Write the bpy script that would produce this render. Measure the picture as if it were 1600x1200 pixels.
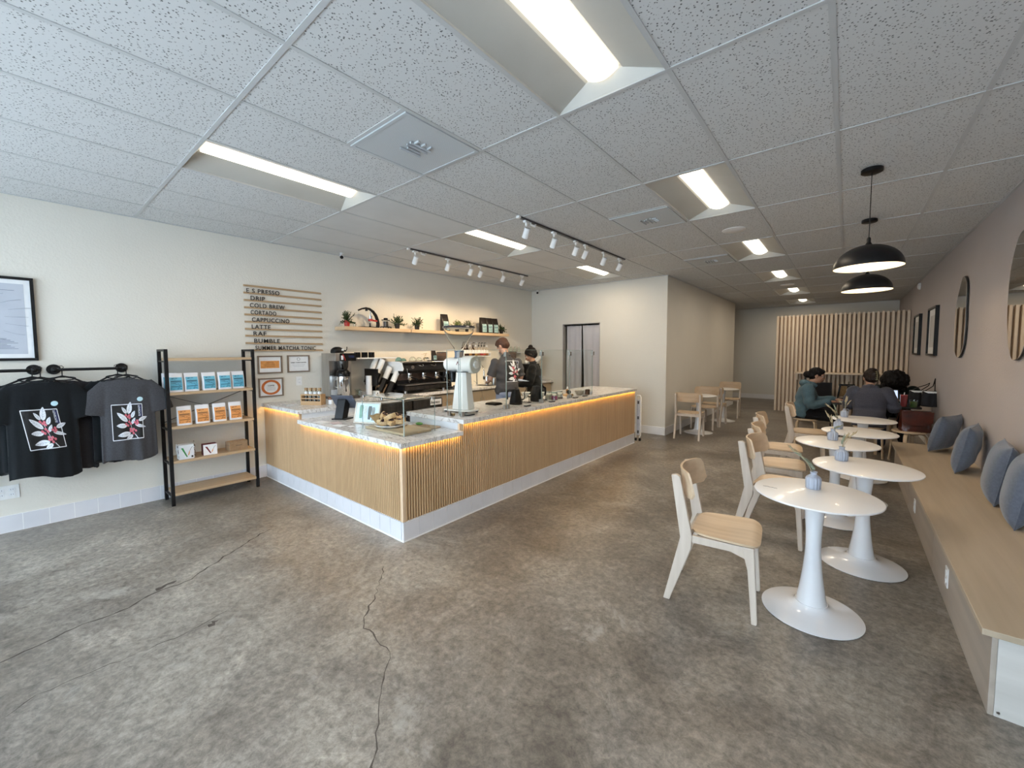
import bpy, bmesh, math, random
from math import pi, sin, cos, radians
from mathutils import Vector, Matrix, Euler
random.seed(7)
for _o in list(bpy.data.objects): bpy.data.objects.remove(_o, do_unlink=True)
SC = bpy.context.scene
COL = SC.collection

# ---------------------------------------------------------------- camera
XL, XR = -5.467, 1.038          # left wall, right wall
YB, YF = 7.36, 15.0             # wall behind the bar, far wall
XB, YC = -2.486, 12.95          # hall wall plane, hall wall end
YW = -1.75                      # shop front (behind the camera)
H = 2.8515
EYE = 1.517
G = 0.6096
def gx(k): return k*G - 5.5793
def gy(n): return 0.8149 + n*2*G
cam_d = bpy.data.cameras.new('camera'); cam = bpy.data.objects.new('camera', cam_d); COL.objects.link(cam)
cam_d.sensor_width = 36.0; cam_d.sensor_fit = 'HORIZONTAL'
cam_d.lens = 637.14/1600*36.0
cam_d.shift_y = -12.1/1600
cam_d.clip_start = 0.05; cam_d.clip_end = 200
yaw, pitch, roll = .6874, -.0601, -.0039
_f = Vector((-sin(yaw)*cos(pitch), cos(yaw)*cos(pitch), sin(pitch)))
_r0 = Vector((cos(yaw), sin(yaw), 0)); _u0 = _r0.cross(_f)
_r = cos(roll)*_r0 + sin(roll)*_u0; _u = -sin(roll)*_r0 + cos(roll)*_u0
cam.matrix_world = Matrix(((_r.x, _u.x, -_f.x, 0), (_r.y, _u.y, -_f.y, 0), (_r.z, _u.z, -_f.z, EYE), (0, 0, 0, 1)))
SC.camera = cam

# ---------------------------------------------------------------- light of the place
SC.view_settings.view_transform = 'Standard'; SC.view_settings.look = 'None'
SC.view_settings.exposure = 0.1; SC.view_settings.gamma = 1.0; SC.view_settings.use_curve_mapping = False
w = bpy.data.worlds.new('sky'); SC.world = w; w.use_nodes = True
_n = w.node_tree; _n.nodes.clear()
_sky = _n.nodes.new('ShaderNodeTexSky'); _sky.sky_type = 'HOSEK_WILKIE'; _sky.turbidity = 4; _sky.ground_albedo = 0.35
_sky.sun_direction = Vector((0.5, 0.55, 0.66)).normalized()
_bg = _n.nodes.new('ShaderNodeBackground'); _bg.inputs['Strength'].default_value = SKY = 1.0
_out = _n.nodes.new('ShaderNodeOutputWorld')
_n.links.new(_sky.outputs[0], _bg.inputs[0]); _n.links.new(_bg.outputs[0], _out.inputs[0])
def area(name, loc, size, sy, power, col, rot):
    l = bpy.data.lights.new(name, 'AREA'); l.shape = 'RECTANGLE'; l.size = size; l.size_y = sy; l.energy = power; l.color = col
    o = bpy.data.objects.new(name, l); COL.objects.link(o); o.location = loc; o.rotation_euler = rot
    return o
LAMPW, SPOTW = 14.0, 30.0
# daylight falling through the shop-front glazing behind the camera
area('daylight', ((XL+XR)/2, YW-0.25, 1.35), 6.2, 2.3, 300, (0.72, 0.86, 1.0), (radians(76), 0, 0))

# ---------------------------------------------------------------- helpers
def new_mat(name, base=(.8,.8,.8), rough=.5, metal=0., spec=.5, emit=None, estr=0., trans=0., ior=1.45, coat=0., alpha=1., sheen=0.):
    m = bpy.data.materials.new(name); m.use_nodes = True
    b = m.node_tree.nodes['Principled BSDF']
    b.inputs['Base Color'].default_value = (*base, 1); b.inputs['Roughness'].default_value = rough
    b.inputs['Metallic'].default_value = metal; b.inputs['Specular IOR Level'].default_value = spec
    b.inputs['Transmission Weight'].default_value = trans; b.inputs['IOR'].default_value = ior
    b.inputs['Coat Weight'].default_value = coat; b.inputs['Alpha'].default_value = alpha
    b.inputs['Sheen Weight'].default_value = sheen
    if emit: b.inputs['Emission Color'].default_value = (*emit, 1); b.inputs['Emission Strength'].default_value = estr
    return m
def nt(m): return m.node_tree.nodes, m.node_tree.links, m.node_tree.nodes['Principled BSDF']
def noise_mat(name, c1, c2, scale=8, rough=.6, detail=4, stretch=(1,1,1), lo=.35, hi=.65, bump=0., bscale=None, **kw):
    """two-tone procedural material: noise between two tones (generated in object space), optional bump"""
    m = new_mat(name, c1, rough, **kw); n, l, b = nt(m)
    tc = n.new('ShaderNodeTexCoord'); mp = n.new('ShaderNodeMapping'); mp.inputs['Scale'].default_value = stretch
    ns = n.new('ShaderNodeTexNoise'); ns.inputs['Scale'].default_value = scale; ns.inputs['Detail'].default_value = detail
    cr = n.new('ShaderNodeValToRGB'); cr.color_ramp.elements[0].position = lo; cr.color_ramp.elements[1].position = hi
    cr.color_ramp.elements[0].color = (*c1, 1); cr.color_ramp.elements[1].color = (*c2, 1)
    l.new(tc.outputs['Object'], mp.inputs[0]); l.new(mp.outputs[0], ns.inputs[0]); l.new(ns.outputs[0], cr.inputs[0]); l.new(cr.outputs[0], b.inputs['Base Color'])
    if bump:
        n2 = n.new('ShaderNodeTexNoise'); n2.inputs['Scale'].default_value = bscale or scale; n2.inputs['Detail'].default_value = 3
        bp = n.new('ShaderNodeBump'); bp.inputs['Strength'].default_value = bump; bp.inputs['Distance'].default_value = .01
        l.new(mp.outputs[0], n2.inputs[0]); l.new(n2.outputs[0], bp.inputs['Height']); l.new(bp.outputs[0], b.inputs['Normal'])
    return m
def wood_mat(name, c1, c2, axis='X', rough=.45, scale=3.0, grain=30, bump=.03):
    st = {'X': (.06,1,1), 'Y': (1,.06,1), 'Z': (1,1,.06)}[axis]
    return noise_mat(name, c1, c2, scale=grain, rough=rough, detail=6, stretch=st, lo=.3, hi=.72, bump=bump)

class MB:
    def __init__(s): s.bm = bmesh.new(); s.mi = 0
    def _tag(s, vs):
        for v in vs:
            for f in v.link_faces: f.material_index = s.mi
    def box(s, x0, x1, y0, y1, z0, z1):
        m = Matrix.Translation(((x0+x1)/2, (y0+y1)/2, (z0+z1)/2)) @ Matrix.Diagonal((x1-x0, y1-y0, z1-z0, 1))
        r = bmesh.ops.create_cube(s.bm, size=1, matrix=m); s._tag(r['verts']); return r['verts']
    def obox(s, c, sz, rot=(0,0,0)):
        m = Matrix.Translation(c) @ Euler(rot).to_matrix().to_4x4() @ Matrix.Diagonal((*sz, 1))
        r = bmesh.ops.create_cube(s.bm, size=1, matrix=m); s._tag(r['verts']); return r['verts']
    def bar(s, a, b, w, d, up=(0,0,1)):
        a = Vector(a); b = Vector(b); z = (b-a); L = z.length; z.normalize(); up = Vector(up)
        if abs(z.dot(up)) > .98: up = Vector((1,0,0))
        x = up.cross(z).normalized(); y = z.cross(x)
        m = Matrix((( x.x,y.x,z.x,0),(x.y,y.y,z.y,0),(x.z,y.z,z.z,0),(0,0,0,1)))
        m = Matrix.Translation((a+b)/2) @ m @ Matrix.Diagonal((w, d, L, 1))
        r = bmesh.ops.create_cube(s.bm, size=1, matrix=m); s._tag(r['verts']); return r['verts']
    def cyl(s, a, b, r1, r2=None, n=24, cap=True):
        r2 = r1 if r2 is None else r2
        return s.tube([a, b], [r1, r2], n, cap)
    def tube(s, pts, r, n=10, cap=True, sq=(1,1), up=None):
        pts = [Vector(p) for p in pts]; N = len(pts)
        if not hasattr(r, '__len__'): r = [r]*N
        rings = []; px = None
        for i, p in enumerate(pts):
            t = (pts[min(i+1, N-1)] - pts[max(i-1, 0)])
            if t.length < 1e-9: t = Vector((0,0,1))
            t.normalize()
            if px is None:
                u = Vector(up) if up else (Vector((0,0,1)) if abs(t.z) < .95 else Vector((0,1,0)))
                px = (u - t*u.dot(t)).normalized()
            else:
                px = px - t*px.dot(t)
                px = px.normalized() if px.length > 1e-6 else Vector((1,0,0))
            py = t.cross(px)
            rings.append([s.bm.verts.new(p + px*cos(2*pi*k/n)*r[i]*sq[0] + py*sin(2*pi*k/n)*r[i]*sq[1]) for k in range(n)])
        for i in range(N-1):
            for k in range(n):
                f = s.bm.faces.new((rings[i][k], rings[i][(k+1)%n], rings[i+1][(k+1)%n], rings[i+1][k])); f.material_index = s.mi
        if cap:
            f = s.bm.faces.new(rings[0][::-1]); f.material_index = s.mi
            f = s.bm.faces.new(rings[-1]); f.material_index = s.mi
        return [v for q in rings for v in q]
    def lathe(s, prof, c=(0,0,0), n=32, sx=1, sy=1, flute=None):
        """prof: list of (radius, z); radius 0 closes"""
        rings = []
        for (r, z) in prof:
            if r < 1e-6: rings.append([s.bm.verts.new((c[0], c[1], c[2]+z))])
            else:
                rr = lambda k: r*(1+(flute[0]*cos(flute[1]*2*pi*k/n) if flute and flute[2] <= z <= flute[3] else 0))
                rings.append([s.bm.verts.new((c[0]+sx*rr(k)*cos(2*pi*k/n), c[1]+sy*rr(k)*sin(2*pi*k/n), c[2]+z)) for k in range(n)])
        for a, b in zip(rings, rings[1:]):
            for k in range(n):
                k2 = (k+1) % n
                if len(a) == 1 and len(b) == 1: continue
                if len(a) == 1: f = s.bm.faces.new((a[0], b[k2], b[k]))
                elif len(b) == 1: f = s.bm.faces.new((a[k], a[k2], b[0]))
                else: f = s.bm.faces.new((a[k], a[k2], b[k2], b[k]))
                f.material_index = s.mi
        return [v for q in rings for v in q]
    def prism(s, poly, d, o=(0,0,0), u=(1,0,0), v=(0,0,1), w=None):
        """2-D outline extruded by d along w (default u x v), centred"""
        u = Vector(u); v = Vector(v); w = Vector(w) if w else u.cross(v); o = Vector(o)
        A = [s.bm.verts.new(o + u*p[0] + v*p[1] - w*d/2) for p in poly]
        B = [s.bm.verts.new(o + u*p[0] + v*p[1] + w*d/2) for p in poly]
        n = len(poly); fs = [s.bm.faces.new(A[::-1]), s.bm.faces.new(B)]
        for i in range(n): fs.append(s.bm.faces.new((A[i], A[(i+1)%n], B[(i+1)%n], B[i])))
        for f in fs: f.material_index = s.mi
        return A+B
    def ball(s, c, r, sc=(1,1,1), n=16, rot=(0,0,0)):
        m = Matrix.Translation(c) @ Euler(rot).to_matrix().to_4x4() @ Matrix.Diagonal((r*sc[0], r*sc[1], r*sc[2], 1))
        q = bmesh.ops.create_uvsphere(s.bm, u_segments=n, v_segments=max(6, n*2//3), radius=1, matrix=m); s._tag(q['verts']); return q['verts']
    def grid(s, fn, nu, nv, close_u=False):
        V = [[s.bm.verts.new(fn(i/nu, j/nv)) for j in range(nv+1)] for i in range(nu if close_u else nu+1)]
        for i in range(nu):
            i2 = (i+1) % nu if close_u else i+1
            for j in range(nv):
                f = s.bm.faces.new((V[i][j], V[i2][j], V[i2][j+1], V[i][j+1])); f.material_index = s.mi
        return V
    def build(s, name, mat, parent=None, smooth=True, bevel=0., loc=None, seg=2, fixn=True, sub=0, solid=0.):
        bm = s.bm
        if fixn: bmesh.ops.recalc_face_normals(bm, faces=bm.faces)
        if loc is not None and parent is None: bmesh.ops.translate(bm, verts=bm.verts, vec=-Vector(loc))
        me = bpy.data.meshes.new(name); bm.to_mesh(me); bm.free()
        mats = mat if isinstance(mat, (list, tuple)) else [mat]
        for m in mats: me.materials.append(m)
        o = bpy.data.objects.new(name, me); COL.objects.link(o)
        if smooth:
            for p in me.polygons: p.use_smooth = True
            try: me.set_sharp_from_angle(angle=radians(38))
            except Exception: pass
        if loc is not None and parent is None: o.location = loc
        if parent is not None: o.parent = parent
        if solid: md = o.modifiers.new('solid', 'SOLIDIFY'); md.thickness = solid; md.offset = 0
        if bevel: md = o.modifiers.new('bevel', 'BEVEL'); md.width = bevel; md.segments = seg; md.limit_method = 'ANGLE'; md.angle_limit = radians(40)
        if sub: md = o.modifiers.new('sub', 'SUBSURF'); md.levels = sub; md.render_levels = sub
        return o
def tag(o, label=None, cat=None, group=None, kind=None):
    if label: o['label'] = label
    if cat: o['category'] = cat
    if group: o['group'] = group
    if kind: o['kind'] = kind
    return o
def thing(name, loc, label, cat, rz=0., group=None):
    o = bpy.data.objects.new(name, None); COL.objects.link(o); o.empty_display_size = .05
    o.location = loc; o.rotation_euler = (0,0,rz); return tag(o, label, cat, group)
def kids(o): return [c for c in bpy.data.objects if c.parent == o]
def copy_tree(o, loc=None, rz=None, label=None, group=None, parent=None):
    c = o.copy(); COL.objects.link(c)
    if parent is not None: c.parent = parent
    if loc is not None: c.location = loc
    if rz is not None: c.rotation_euler = (0,0,rz) if not hasattr(rz, '__len__') else rz
    if label: c['label'] = label
    if group: c['group'] = group
    for ch in kids(o): copy_tree(ch, parent=c)
    return c
def struct(name, mb, m, smooth=False, bevel=0.): return tag(mb.build(name, m, smooth=smooth, bevel=bevel), kind='structure')
def text_mesh(txt, size, depth=.002, spacing=1.0, bold=0.0):
    cu = bpy.data.curves.new('t', 'FONT'); cu.body = txt; cu.size = size; cu.extrude = depth/2; cu.space_character = spacing; cu.offset = bold
    to = bpy.data.objects.new('t', cu); COL.objects.link(to)
    dg = bpy.context.evaluated_depsgraph_get(); dg.update()
    me = bpy.data.meshes.new_from_object(to.evaluated_get(dg)); bpy.data.objects.remove(to, do_unlink=True)
    return me
def text_obj(name, txt, size, mat, parent, origin, u, v, depth=.002, spacing=1.0, bold=0.0, align='L'):
    """lettering standing in the plane (u,v) at origin"""
    me = text_mesh(txt, size, depth, spacing, bold); me.name = name
    u = Vector(u).normalized(); v = Vector(v).normalized(); w = u.cross(v); o = Vector(origin)
    xs = [q.co.x for q in me.vertices]; sh = -(max(xs)+min(xs))/2 if align == 'C' else 0
    for q in me.vertices: c = q.co.copy(); q.co = o + u*(c.x+sh) + v*c.y + w*c.z
    me.materials.clear(); me.materials.append(mat)
    ob = bpy.data.objects.new(name, me); COL.objects.link(ob)
    if parent is not None: ob.parent = parent
    return ob
def rrect(w, h, r, n=5):
    P = []
    for cx, cy, a0 in ((w/2-r, h/2-r, 0), (-w/2+r, h/2-r, 90), (-w/2+r, -h/2+r, 180), (w/2-r, -h/2+r, 270)):
        for i in range(n+1): a = radians(a0 + 90*i/n); P.append((cx+r*cos(a), cy+r*sin(a)))
    return P

# ---------------------------------------------------------------- materials
M = {}
def wall_mat(name, c):
    return noise_mat(name, c, tuple(x*.975 for x in c), scale=2.0, rough=.75, bump=.22, bscale=55, spec=.25)
M['wall'] = wall_mat('off_white_wall_paint', (.70,.67,.60))
M['wall_mauve'] = wall_mat('mauve_grey_wall_paint', (.44,.405,.40))
M['white_paint'] = noise_mat('white_paint', (.80,.80,.80), (.77,.77,.77), 6, .45)
M['black'] = noise_mat('black_metal', (.006,.006,.0065), (.010,.010,.011), 20, .42, spec=.28)
M['black_plastic'] = noise_mat('black_plastic', (.006,.006,.007), (.010,.010,.011), 30, .28, spec=.3)
M['white_plastic'] = noise_mat('white_plastic', (.8,.8,.79), (.76,.76,.75), 30, .3)
M['steel'] = noise_mat('brushed_steel', (.55,.54,.52), (.45,.44,.43), 60, .28, stretch=(1,1,.05), metal=1.)
M['chrome'] = noise_mat('chrome', (.75,.75,.75), (.68,.68,.68), 20, .12, metal=1.)
M['dark_steel'] = noise_mat('dark_steel', (.13,.122,.115), (.09,.086,.082), 40, .35, stretch=(1,1,.1), metal=.9)
M['glass'] = new_mat('clear_glass', (.93,.97,.95), .02, trans=1., ior=1.45)
M['guard_glass'] = new_mat('guard_glass', (.96,.985,.975), .0, trans=1., ior=1.16, spec=.8)
M['wood_light'] = wood_mat('light_birch', (.70,.52,.35), (.60,.43,.28), 'X')
M['wood_lightY'] = wood_mat('light_birch_y', (.62,.46,.30), (.52,.37,.23), 'Y')
M['wood_lightZ'] = wood_mat('light_birch_z', (.70,.52,.35), (.60,.43,.28), 'Z')
M['oak_shelf'] = wood_mat('oak_shelf_y', (.48,.33,.19), (.36,.24,.13), 'Y', grain=22)
M['label_white'] = noise_mat('label_paper', (.78,.79,.8), (.74,.75,.76), 20, .6)
M['ink'] = noise_mat('black_ink', (.02,.02,.02), (.03,.03,.03), 20, .5)
def ceiling_mat():
    m = new_mat('fissured_ceiling_tile', (.62,.63,.62), .9, spec=.1); n, l, b = nt(m)
    tc = n.new('ShaderNodeTexCoord'); v = n.new('ShaderNodeTexVoronoi'); v.inputs['Scale'].default_value = 74; v.feature = 'F1'
    ns = n.new('ShaderNodeTexNoise'); ns.inputs['Scale'].default_value = 95; ns.inputs['Detail'].default_value = 2
    ns2 = n.new('ShaderNodeTexNoise'); ns2.inputs['Scale'].default_value = 34
    mx = n.new('ShaderNodeMix'); mx.data_type = 'VECTOR'; mx.inputs[0].default_value = .03
    l.new(tc.outputs['Object'], mx.inputs[4]); l.new(ns2.outputs['Color'], mx.inputs[5]); l.new(mx.outputs[1], v.inputs['Vector'])
    l.new(tc.outputs['Object'], ns.inputs[0])
    r1 = n.new('ShaderNodeValToRGB'); r1.color_ramp.elements[0].position = .24; r1.color_ramp.elements[1].position = .33
    r1.color_ramp.elements[0].color = (1,1,1,1); r1.color_ramp.elements[1].color = (0,0,0,1)
    r2 = n.new('ShaderNodeValToRGB'); r2.color_ramp.elements[0].position = .44; r2.color_ramp.elements[1].position = .50
    l.new(v.outputs['Distance'], r1.inputs[0]); l.new(ns.outputs[0], r2.inputs[0])
    mu = n.new('ShaderNodeMath'); mu.operation = 'MULTIPLY'; l.new(r1.outputs[0], mu.inputs[0]); l.new(r2.outputs[0], mu.inputs[1])
    mc = n.new('ShaderNodeMix'); mc.data_type = 'RGBA'; mc.inputs[6].default_value = (.60,.605,.60,1); mc.inputs[7].default_value = (.15,.15,.15,1)
    l.new(mu.outputs[0], mc.inputs[0]); l.new(mc.outputs[2], b.inputs['Base Color'])
    return m
M['tile_ceiling'] = ceiling_mat()
M['tile_smooth'] = noise_mat('smooth_ceiling_tile', (.60,.60,.59), (.57,.57,.56), 3, .85)
def floor_mat():
    m = new_mat('polished_concrete', (.2,.18,.16), .35, spec=.5); n, l, b = nt(m)
    tc = n.new('ShaderNodeTexCoord')
    def ns(scale, detail, rough=.6, dist=0., vec=None):
        q = n.new('ShaderNodeTexNoise'); q.inputs['Scale'].default_value = scale; q.inputs['Detail'].default_value = detail
        q.inputs['Roughness'].default_value = rough; q.inputs['Distortion'].default_value = dist
        l.new(vec or tc.outputs['Object'], q.inputs[0]); return q
    def ramp(src, stops):
        r = n.new('ShaderNodeValToRGB'); e = r.color_ramp.elements
        e[0].position, e[0].color = stops[0][0], (*stops[0][1], 1); e[1].position, e[1].color = stops[-1][0], (*stops[-1][1], 1)
        for p, c in stops[1:-1]: x = e.new(p); x.color = (*c, 1)
        l.new(src, r.inputs[0]); return r
    def mix(fac, a, bb, mode='MIX', f=None):
        q = n.new('ShaderNodeMix'); q.data_type = 'RGBA'; q.blend_type = mode
        if f is not None: q.inputs[0].default_value = f
        else: l.new(fac, q.inputs[0])
        for i, s in ((6, a), (7, bb)):
            if hasattr(s, 'links'): l.new(s, q.inputs[i])
            else: q.inputs[i].default_value = (*s, 1)
        return q
    big = ns(.55, 8, .66, .6); mid = ns(2.0, 14, .80, .8); fine = ns(26, 8, .8, .3)
    c1 = ramp(big.outputs[0], [(.30, (.088,.073,.060)), (.45, (.165,.145,.122)), (.56, (.228,.206,.180)), (.72, (.305,.283,.252))])
    c2 = ramp(mid.outputs[0], [(.30, (.40,.39,.38)), (.43, (.78,.77,.76)), (.53, (1.02,1.02,1.01)), (.68, (1.44,1.43,1.40))])
    c3 = ramp(fine.outputs[0], [(.36, (.58,.58,.58)), (.64, (1.42,1.42,1.42))])
    a = mix(None, c1.outputs[0], c2.outputs[0], 'MULTIPLY', 1.); a2 = mix(None, a.outputs[2], c3.outputs[0], 'MULTIPLY', 1.)
    # scuffed pale patches and small dark stains with a shape of their own
    st = ns(1.15, 7, .72, 1.2); dk = ramp(st.outputs[0], [(.30, (1,1,1)), (.355, (.0,.0,.0))]); lt = ramp(ns(1.7, 9, .78, .5).outputs[0], [(.57, (0,0,0)), (.66, (.65,.65,.65))])
    al = mix(lt.outputs[0], a2.outputs[2], (.36,.34,.31))
    cm2 = n.new('ShaderNodeMath'); cm2.operation = 'MULTIPLY'; cm2.inputs[1].default_value = .62; l.new(dk.outputs[0], cm2.inputs[0])
    a2 = al
    a3 = mix(cm2.outputs[0], a2.outputs[2], (.05,.043,.036))
    l.new(a3.outputs[2], b.inputs['Base Color'])
    rr = n.new('ShaderNodeMapRange'); rr.inputs[1].default_value = .3; rr.inputs[2].default_value = .7; rr.inputs[3].default_value = .28; rr.inputs[4].default_value = .46
    l.new(mid.outputs[0], rr.inputs[0]); l.new(rr.outputs[0], b.inputs['Roughness'])
    bp = n.new('ShaderNodeBump'); bp.inputs['Strength'].default_value = .05; bp.inputs['Distance'].default_value = .01
    l.new(fine.outputs[0], bp.inputs['Height']); l.new(bp.outputs[0], b.inputs['Normal'])
    return m
M['floor'] = floor_mat()
def marble_mat():
    m = new_mat('white_marble', (.7,.7,.7), .22, spec=.5, coat=.2); n, l, b = nt(m)
    tc = n.new('ShaderNodeTexCoord'); mp = n.new('ShaderNodeMapping'); mp.inputs['Rotation'].default_value = (0,0,.6); mp.inputs['Scale'].default_value = (1,2.6,1)
    ns = n.new('ShaderNodeTexNoise'); ns.inputs['Scale'].default_value = 5.5; ns.inputs['Detail'].default_value = 8; ns.inputs['Distortion'].default_value = 1.6
    r = n.new('ShaderNodeValToRGB'); e = r.color_ramp.elements
    e[0].position = .40; e[0].color = (.70,.69,.68,1); e[1].position = .60; e[1].color = (.72,.71,.70,1)
    for p, c in ((.475, (.66,.65,.63)), (.497, (.26,.245,.235)), (.515, (.62,.60,.585))): x = e.new(p); x.color = (*c, 1)
    l.new(tc.outputs['Object'], mp.inputs[0]); l.new(mp.outputs[0], ns.inputs[0]); l.new(ns.outputs[0], r.inputs[0]); l.new(r.outputs[0], b.inputs['Base Color'])
    return m
M['marble'] = marble_mat()
CRACKS = [('a', [(-3.12,-.30),(-3.17,-.12),(-3.2,0.),(-3.26,.17),(-3.26,.36),(-3.34,.5),(-3.35,.68),(-3.54,.92),(-3.73,1.2),(-3.82,1.38)], .006),
          ('b', [(-2.49,1.59),(-2.23,1.36),(-2.11,1.22),(-2.04,1.16),(-1.86,1.14),(-1.74,1.13),(-1.61,1.02),(-1.46,.89),(-1.37,.82),(-1.29,.76),(-1.1,.6)], .0042),
          ('c', [(-2.66,-.11),(-2.73,-.01),(-2.74,.15),(-2.72,.33),(-2.72,.54),(-2.79,.78)], .003),
          ('d', [(-3.36,.50),(-3.40,.56),(-3.42,.64)], .022), ('e', [(-2.68,.61),(-2.72,.64),(-2.70,.68)], .018)]
# ================================================================ ROOM
b = MB(); b.box(XL-.2, XR+.2, YW-.2, YF+.2, -.12, 0); FLOOR = struct('floor', b, M['floor'])
M['crack'] = noise_mat('crack_dirt', (.060,.050,.043), (.10,.087,.075), 40, .8)
rnd = random.Random(2)
for nm_, pts, w0 in CRACKS:
    b = MB(); Q = []
    for (p0, p1) in zip(pts, pts[1:]):
        p0 = Vector((*p0, 0)); p1 = Vector((*p1, 0)); k = max(3, int((p1-p0).length/.035)); s_ = (p1-p0).normalized().cross(Vector((0,0,1)))
        for j in range(k): Q.append(p0.lerp(p1, j/k) + s_*rnd.uniform(-.011, .011))
    A = []
    for i, q in enumerate(Q):
        t = (Q[min(i+1, len(Q)-1)]-Q[max(i-1, 0)]).normalized(); s_ = t.cross(Vector((0,0,1))); w = w0*rnd.uniform(.25, 1.25)*(1 if 0 < i < len(Q)-1 else .1)
        A.append((b.bm.verts.new(q+s_*w+Vector((0,0,.0006))), b.bm.verts.new(q-s_*w+Vector((0,0,.0006)))))
    for A0, A1 in zip(A, A[1:]): b.bm.faces.new((A0[0], A1[0], A1[1], A0[1]))
    b.build('crack', M['crack'], FLOOR, smooth=False)
b = MB(); b.box(XL-.2, XL, YW, YF, -.05, H+.3); struct('wall_left', b, M['wall'])
b = MB(); b.box(XR, XR+.2, YW, YF+.2, -.05, H+.3); struct('wall_right', b, M['wall_mauve'])
b = MB(); b.box(XL-.2, XR+.2, YF, YF+.2, -.05, H+.3); struct('wall_far', b, M['wall'])
# wall behind the bar with the doorway
DX0, DX1, DZ = -4.655, -3.79, 2.09
b = MB(); b.box(XL, DX0, YB, YB+.12, 0, H+.3); b.box(DX1, XB, YB, YB+.12, 0, H+.3); b.box(DX0, DX1, YB, YB+.12, DZ, H+.3)
struct('wall_back', b, M['wall'])
b = MB(); b.box(XB-.12, XB, YB+.12, YC, 0, H+.3); b.box(XL, XB-.12, YC-.12, YC, 0, H+.3); struct('wall_hall', b, M['wall'])
# back room behind the doorway
b = MB(); b.box(XL, XB-.12, YB+2.2, YB+2.3, 0, H); struct('wall_backroom', b, M['wall'])
# shop front behind the camera: low sill, mullions, glass
b = MB(); b.box(XL, XR, YW-.12, YW, 0, .18); b.box(XL, XR, YW-.12, YW, 2.72, H+.3)
struct('wall_front', b, M['white_paint'])
M['alu'] = noise_mat('dark_aluminium', (.10,.10,.11), (.08,.08,.09), 20, .35, metal=.8)
nx = 4
for i in range(nx):
    x0 = XL + (XR-XL)*i/nx; x1 = XL + (XR-XL)*(i+1)/nx
    b = MB()
    for (a0, a1, z0, z1) in ((x0, x0+.05, .18, 2.72), (x1-.05, x1, .18, 2.72), (x0+.05, x1-.05, .18, .24), (x0+.05, x1-.05, 2.66, 2.72)):
        b.box(a0, a1, YW-.10, YW-.02, z0, z1)
    f = struct('window_%d' % (i+1), b, M['alu'])
    g = MB(); g.box(x0+.05, x1-.05, YW-.064, YW-.056, .24, 2.66)
    gm = new_mat('window_glass', (.98,1,1), 0., trans=1., ior=1.02, spec=.2) if i == 0 else gm
    g.build('pane', gm, f, smooth=False)
# pavement outside
b = MB(); b.box(XL-6, XR+6, YW-9, YW-.2, -.15, -.02); struct('ground', b, noise_mat('pavement', (.42,.41,.40), (.36,.35,.34), 2, .8))

# ---- suspended ceiling
b = MB(); b.box(XL, XR, YW, YF, H+.012, H+.03)
# holes are made by laying the tiles one by one
b.bm.free(); b = MB()
LAMPS = [(7,0),(3,0),(7,2),(3,2),(3,4),(7,4),(7,6),(7,8),(7,10)]
RECESS = set(LAMPS)
bs = MB()
for k in range(0, 11):
    for n in range(-3, 12):
        if (k, n) in RECESS: continue
        x0, x1 = max(gx(k), XL), min(gx(k+1), XR); y0, y1 = max(gy(n), YW), min(gy(n+1), YF)
        if x1-x0 < .01 or y1-y0 < .01: continue
        smooth_t = (1 <= n <= 3 and k <= 3) or (k == 5 and n == 1 and False)
        (bs if smooth_t else b).box(x0, x1, y0, y1, H, H+.02)
b.mi = 0
struct('ceiling', b, M['tile_ceiling'])
struct('ceiling.001', bs, M['tile_smooth'])
M['tbar'] = noise_mat('ceiling_grid_paint', (.50,.51,.51), (.48,.49,.49), 6, .5)
b = MB()
for k in range(1, 11): b.box(gx(k)-.012, gx(k)+.012, YW, YF, H-.004, H+.004)
for n in range(-2, 12):
    y = gy(n)
    if YW < y < YF: b.box(XL, XR, y-.012, y+.012, H-.0045, H+.0035)
for (k, n) in ((5, .5), (6, 2.5), (6, 4.5)):
    b.box(gx(k)+.012, gx(k+1)-.012, gy(n)-.012, gy(n)+.012, H-.004, H+.004)
struct('trim_1', b, M['tbar'])
b = MB()
for (x0, x1, y0, y1) in ((XL, XL+.02, YW, YB), (XL+.02, XB, YB-.02, YB), (XB, XB+.02, YB-.02, YC), (XR-.02, XR, YW, YF), (XB+.02, XR-.02, YF-.02, YF)):
    b.box(x0, x1, y0, y1, H-.006, H+.004)
struct('trim_2', b, M['tbar'])
# baseboards
def tile_board(name, a, bb, axis, side, h=.143, pitch=.1525, th=.010, off=0.):
    """row of white tiles on a wall; a..bb along axis"""
    m = MB(); p = a - off
    while p < bb:
        q0, q1 = max(p+.002, a), min(p+pitch-.002, bb)
        if q1-q0 > .004:
            if axis == 'Y': m.box(min(side), max(side), q0, q1, .002, h)
            else: m.box(q0, q1, min(side), max(side), .002, h)
        p += pitch
    return m
M['base_tile'] = noise_mat('glazed_white_tile', (.68,.68,.71), (.64,.64,.67), 5, .25)
m = tile_board('x', YW, 1.90, 'Y', (XL, XL+.010), off=.102); struct('baseboard_left', m, M['base_tile'], bevel=.0015)
b = MB(); b.box(XL, XL+.0098, YW, 1.90, 0, .0035); b.box(XL, XL+.0095, YW, 1.90, .003, .1435); struct('trim_3', b, M['white_paint'])
b = MB(); b.box(XL, DX0-.0, YB-.012, YB, 0, .145); b.box(DX1, XB+.012, YB-.012, YB, 0, .145); struct('baseboard_back', b, M['white_paint'], bevel=.003)
b = MB(); b.box(XB, XB+.012, YB-.012, YC, 0, .145); b.box(XB-.3, XB+.012, YC, YC+.012, 0, .145); struct('baseboard_hall', b, M['white_paint'], bevel=.003)
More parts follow.
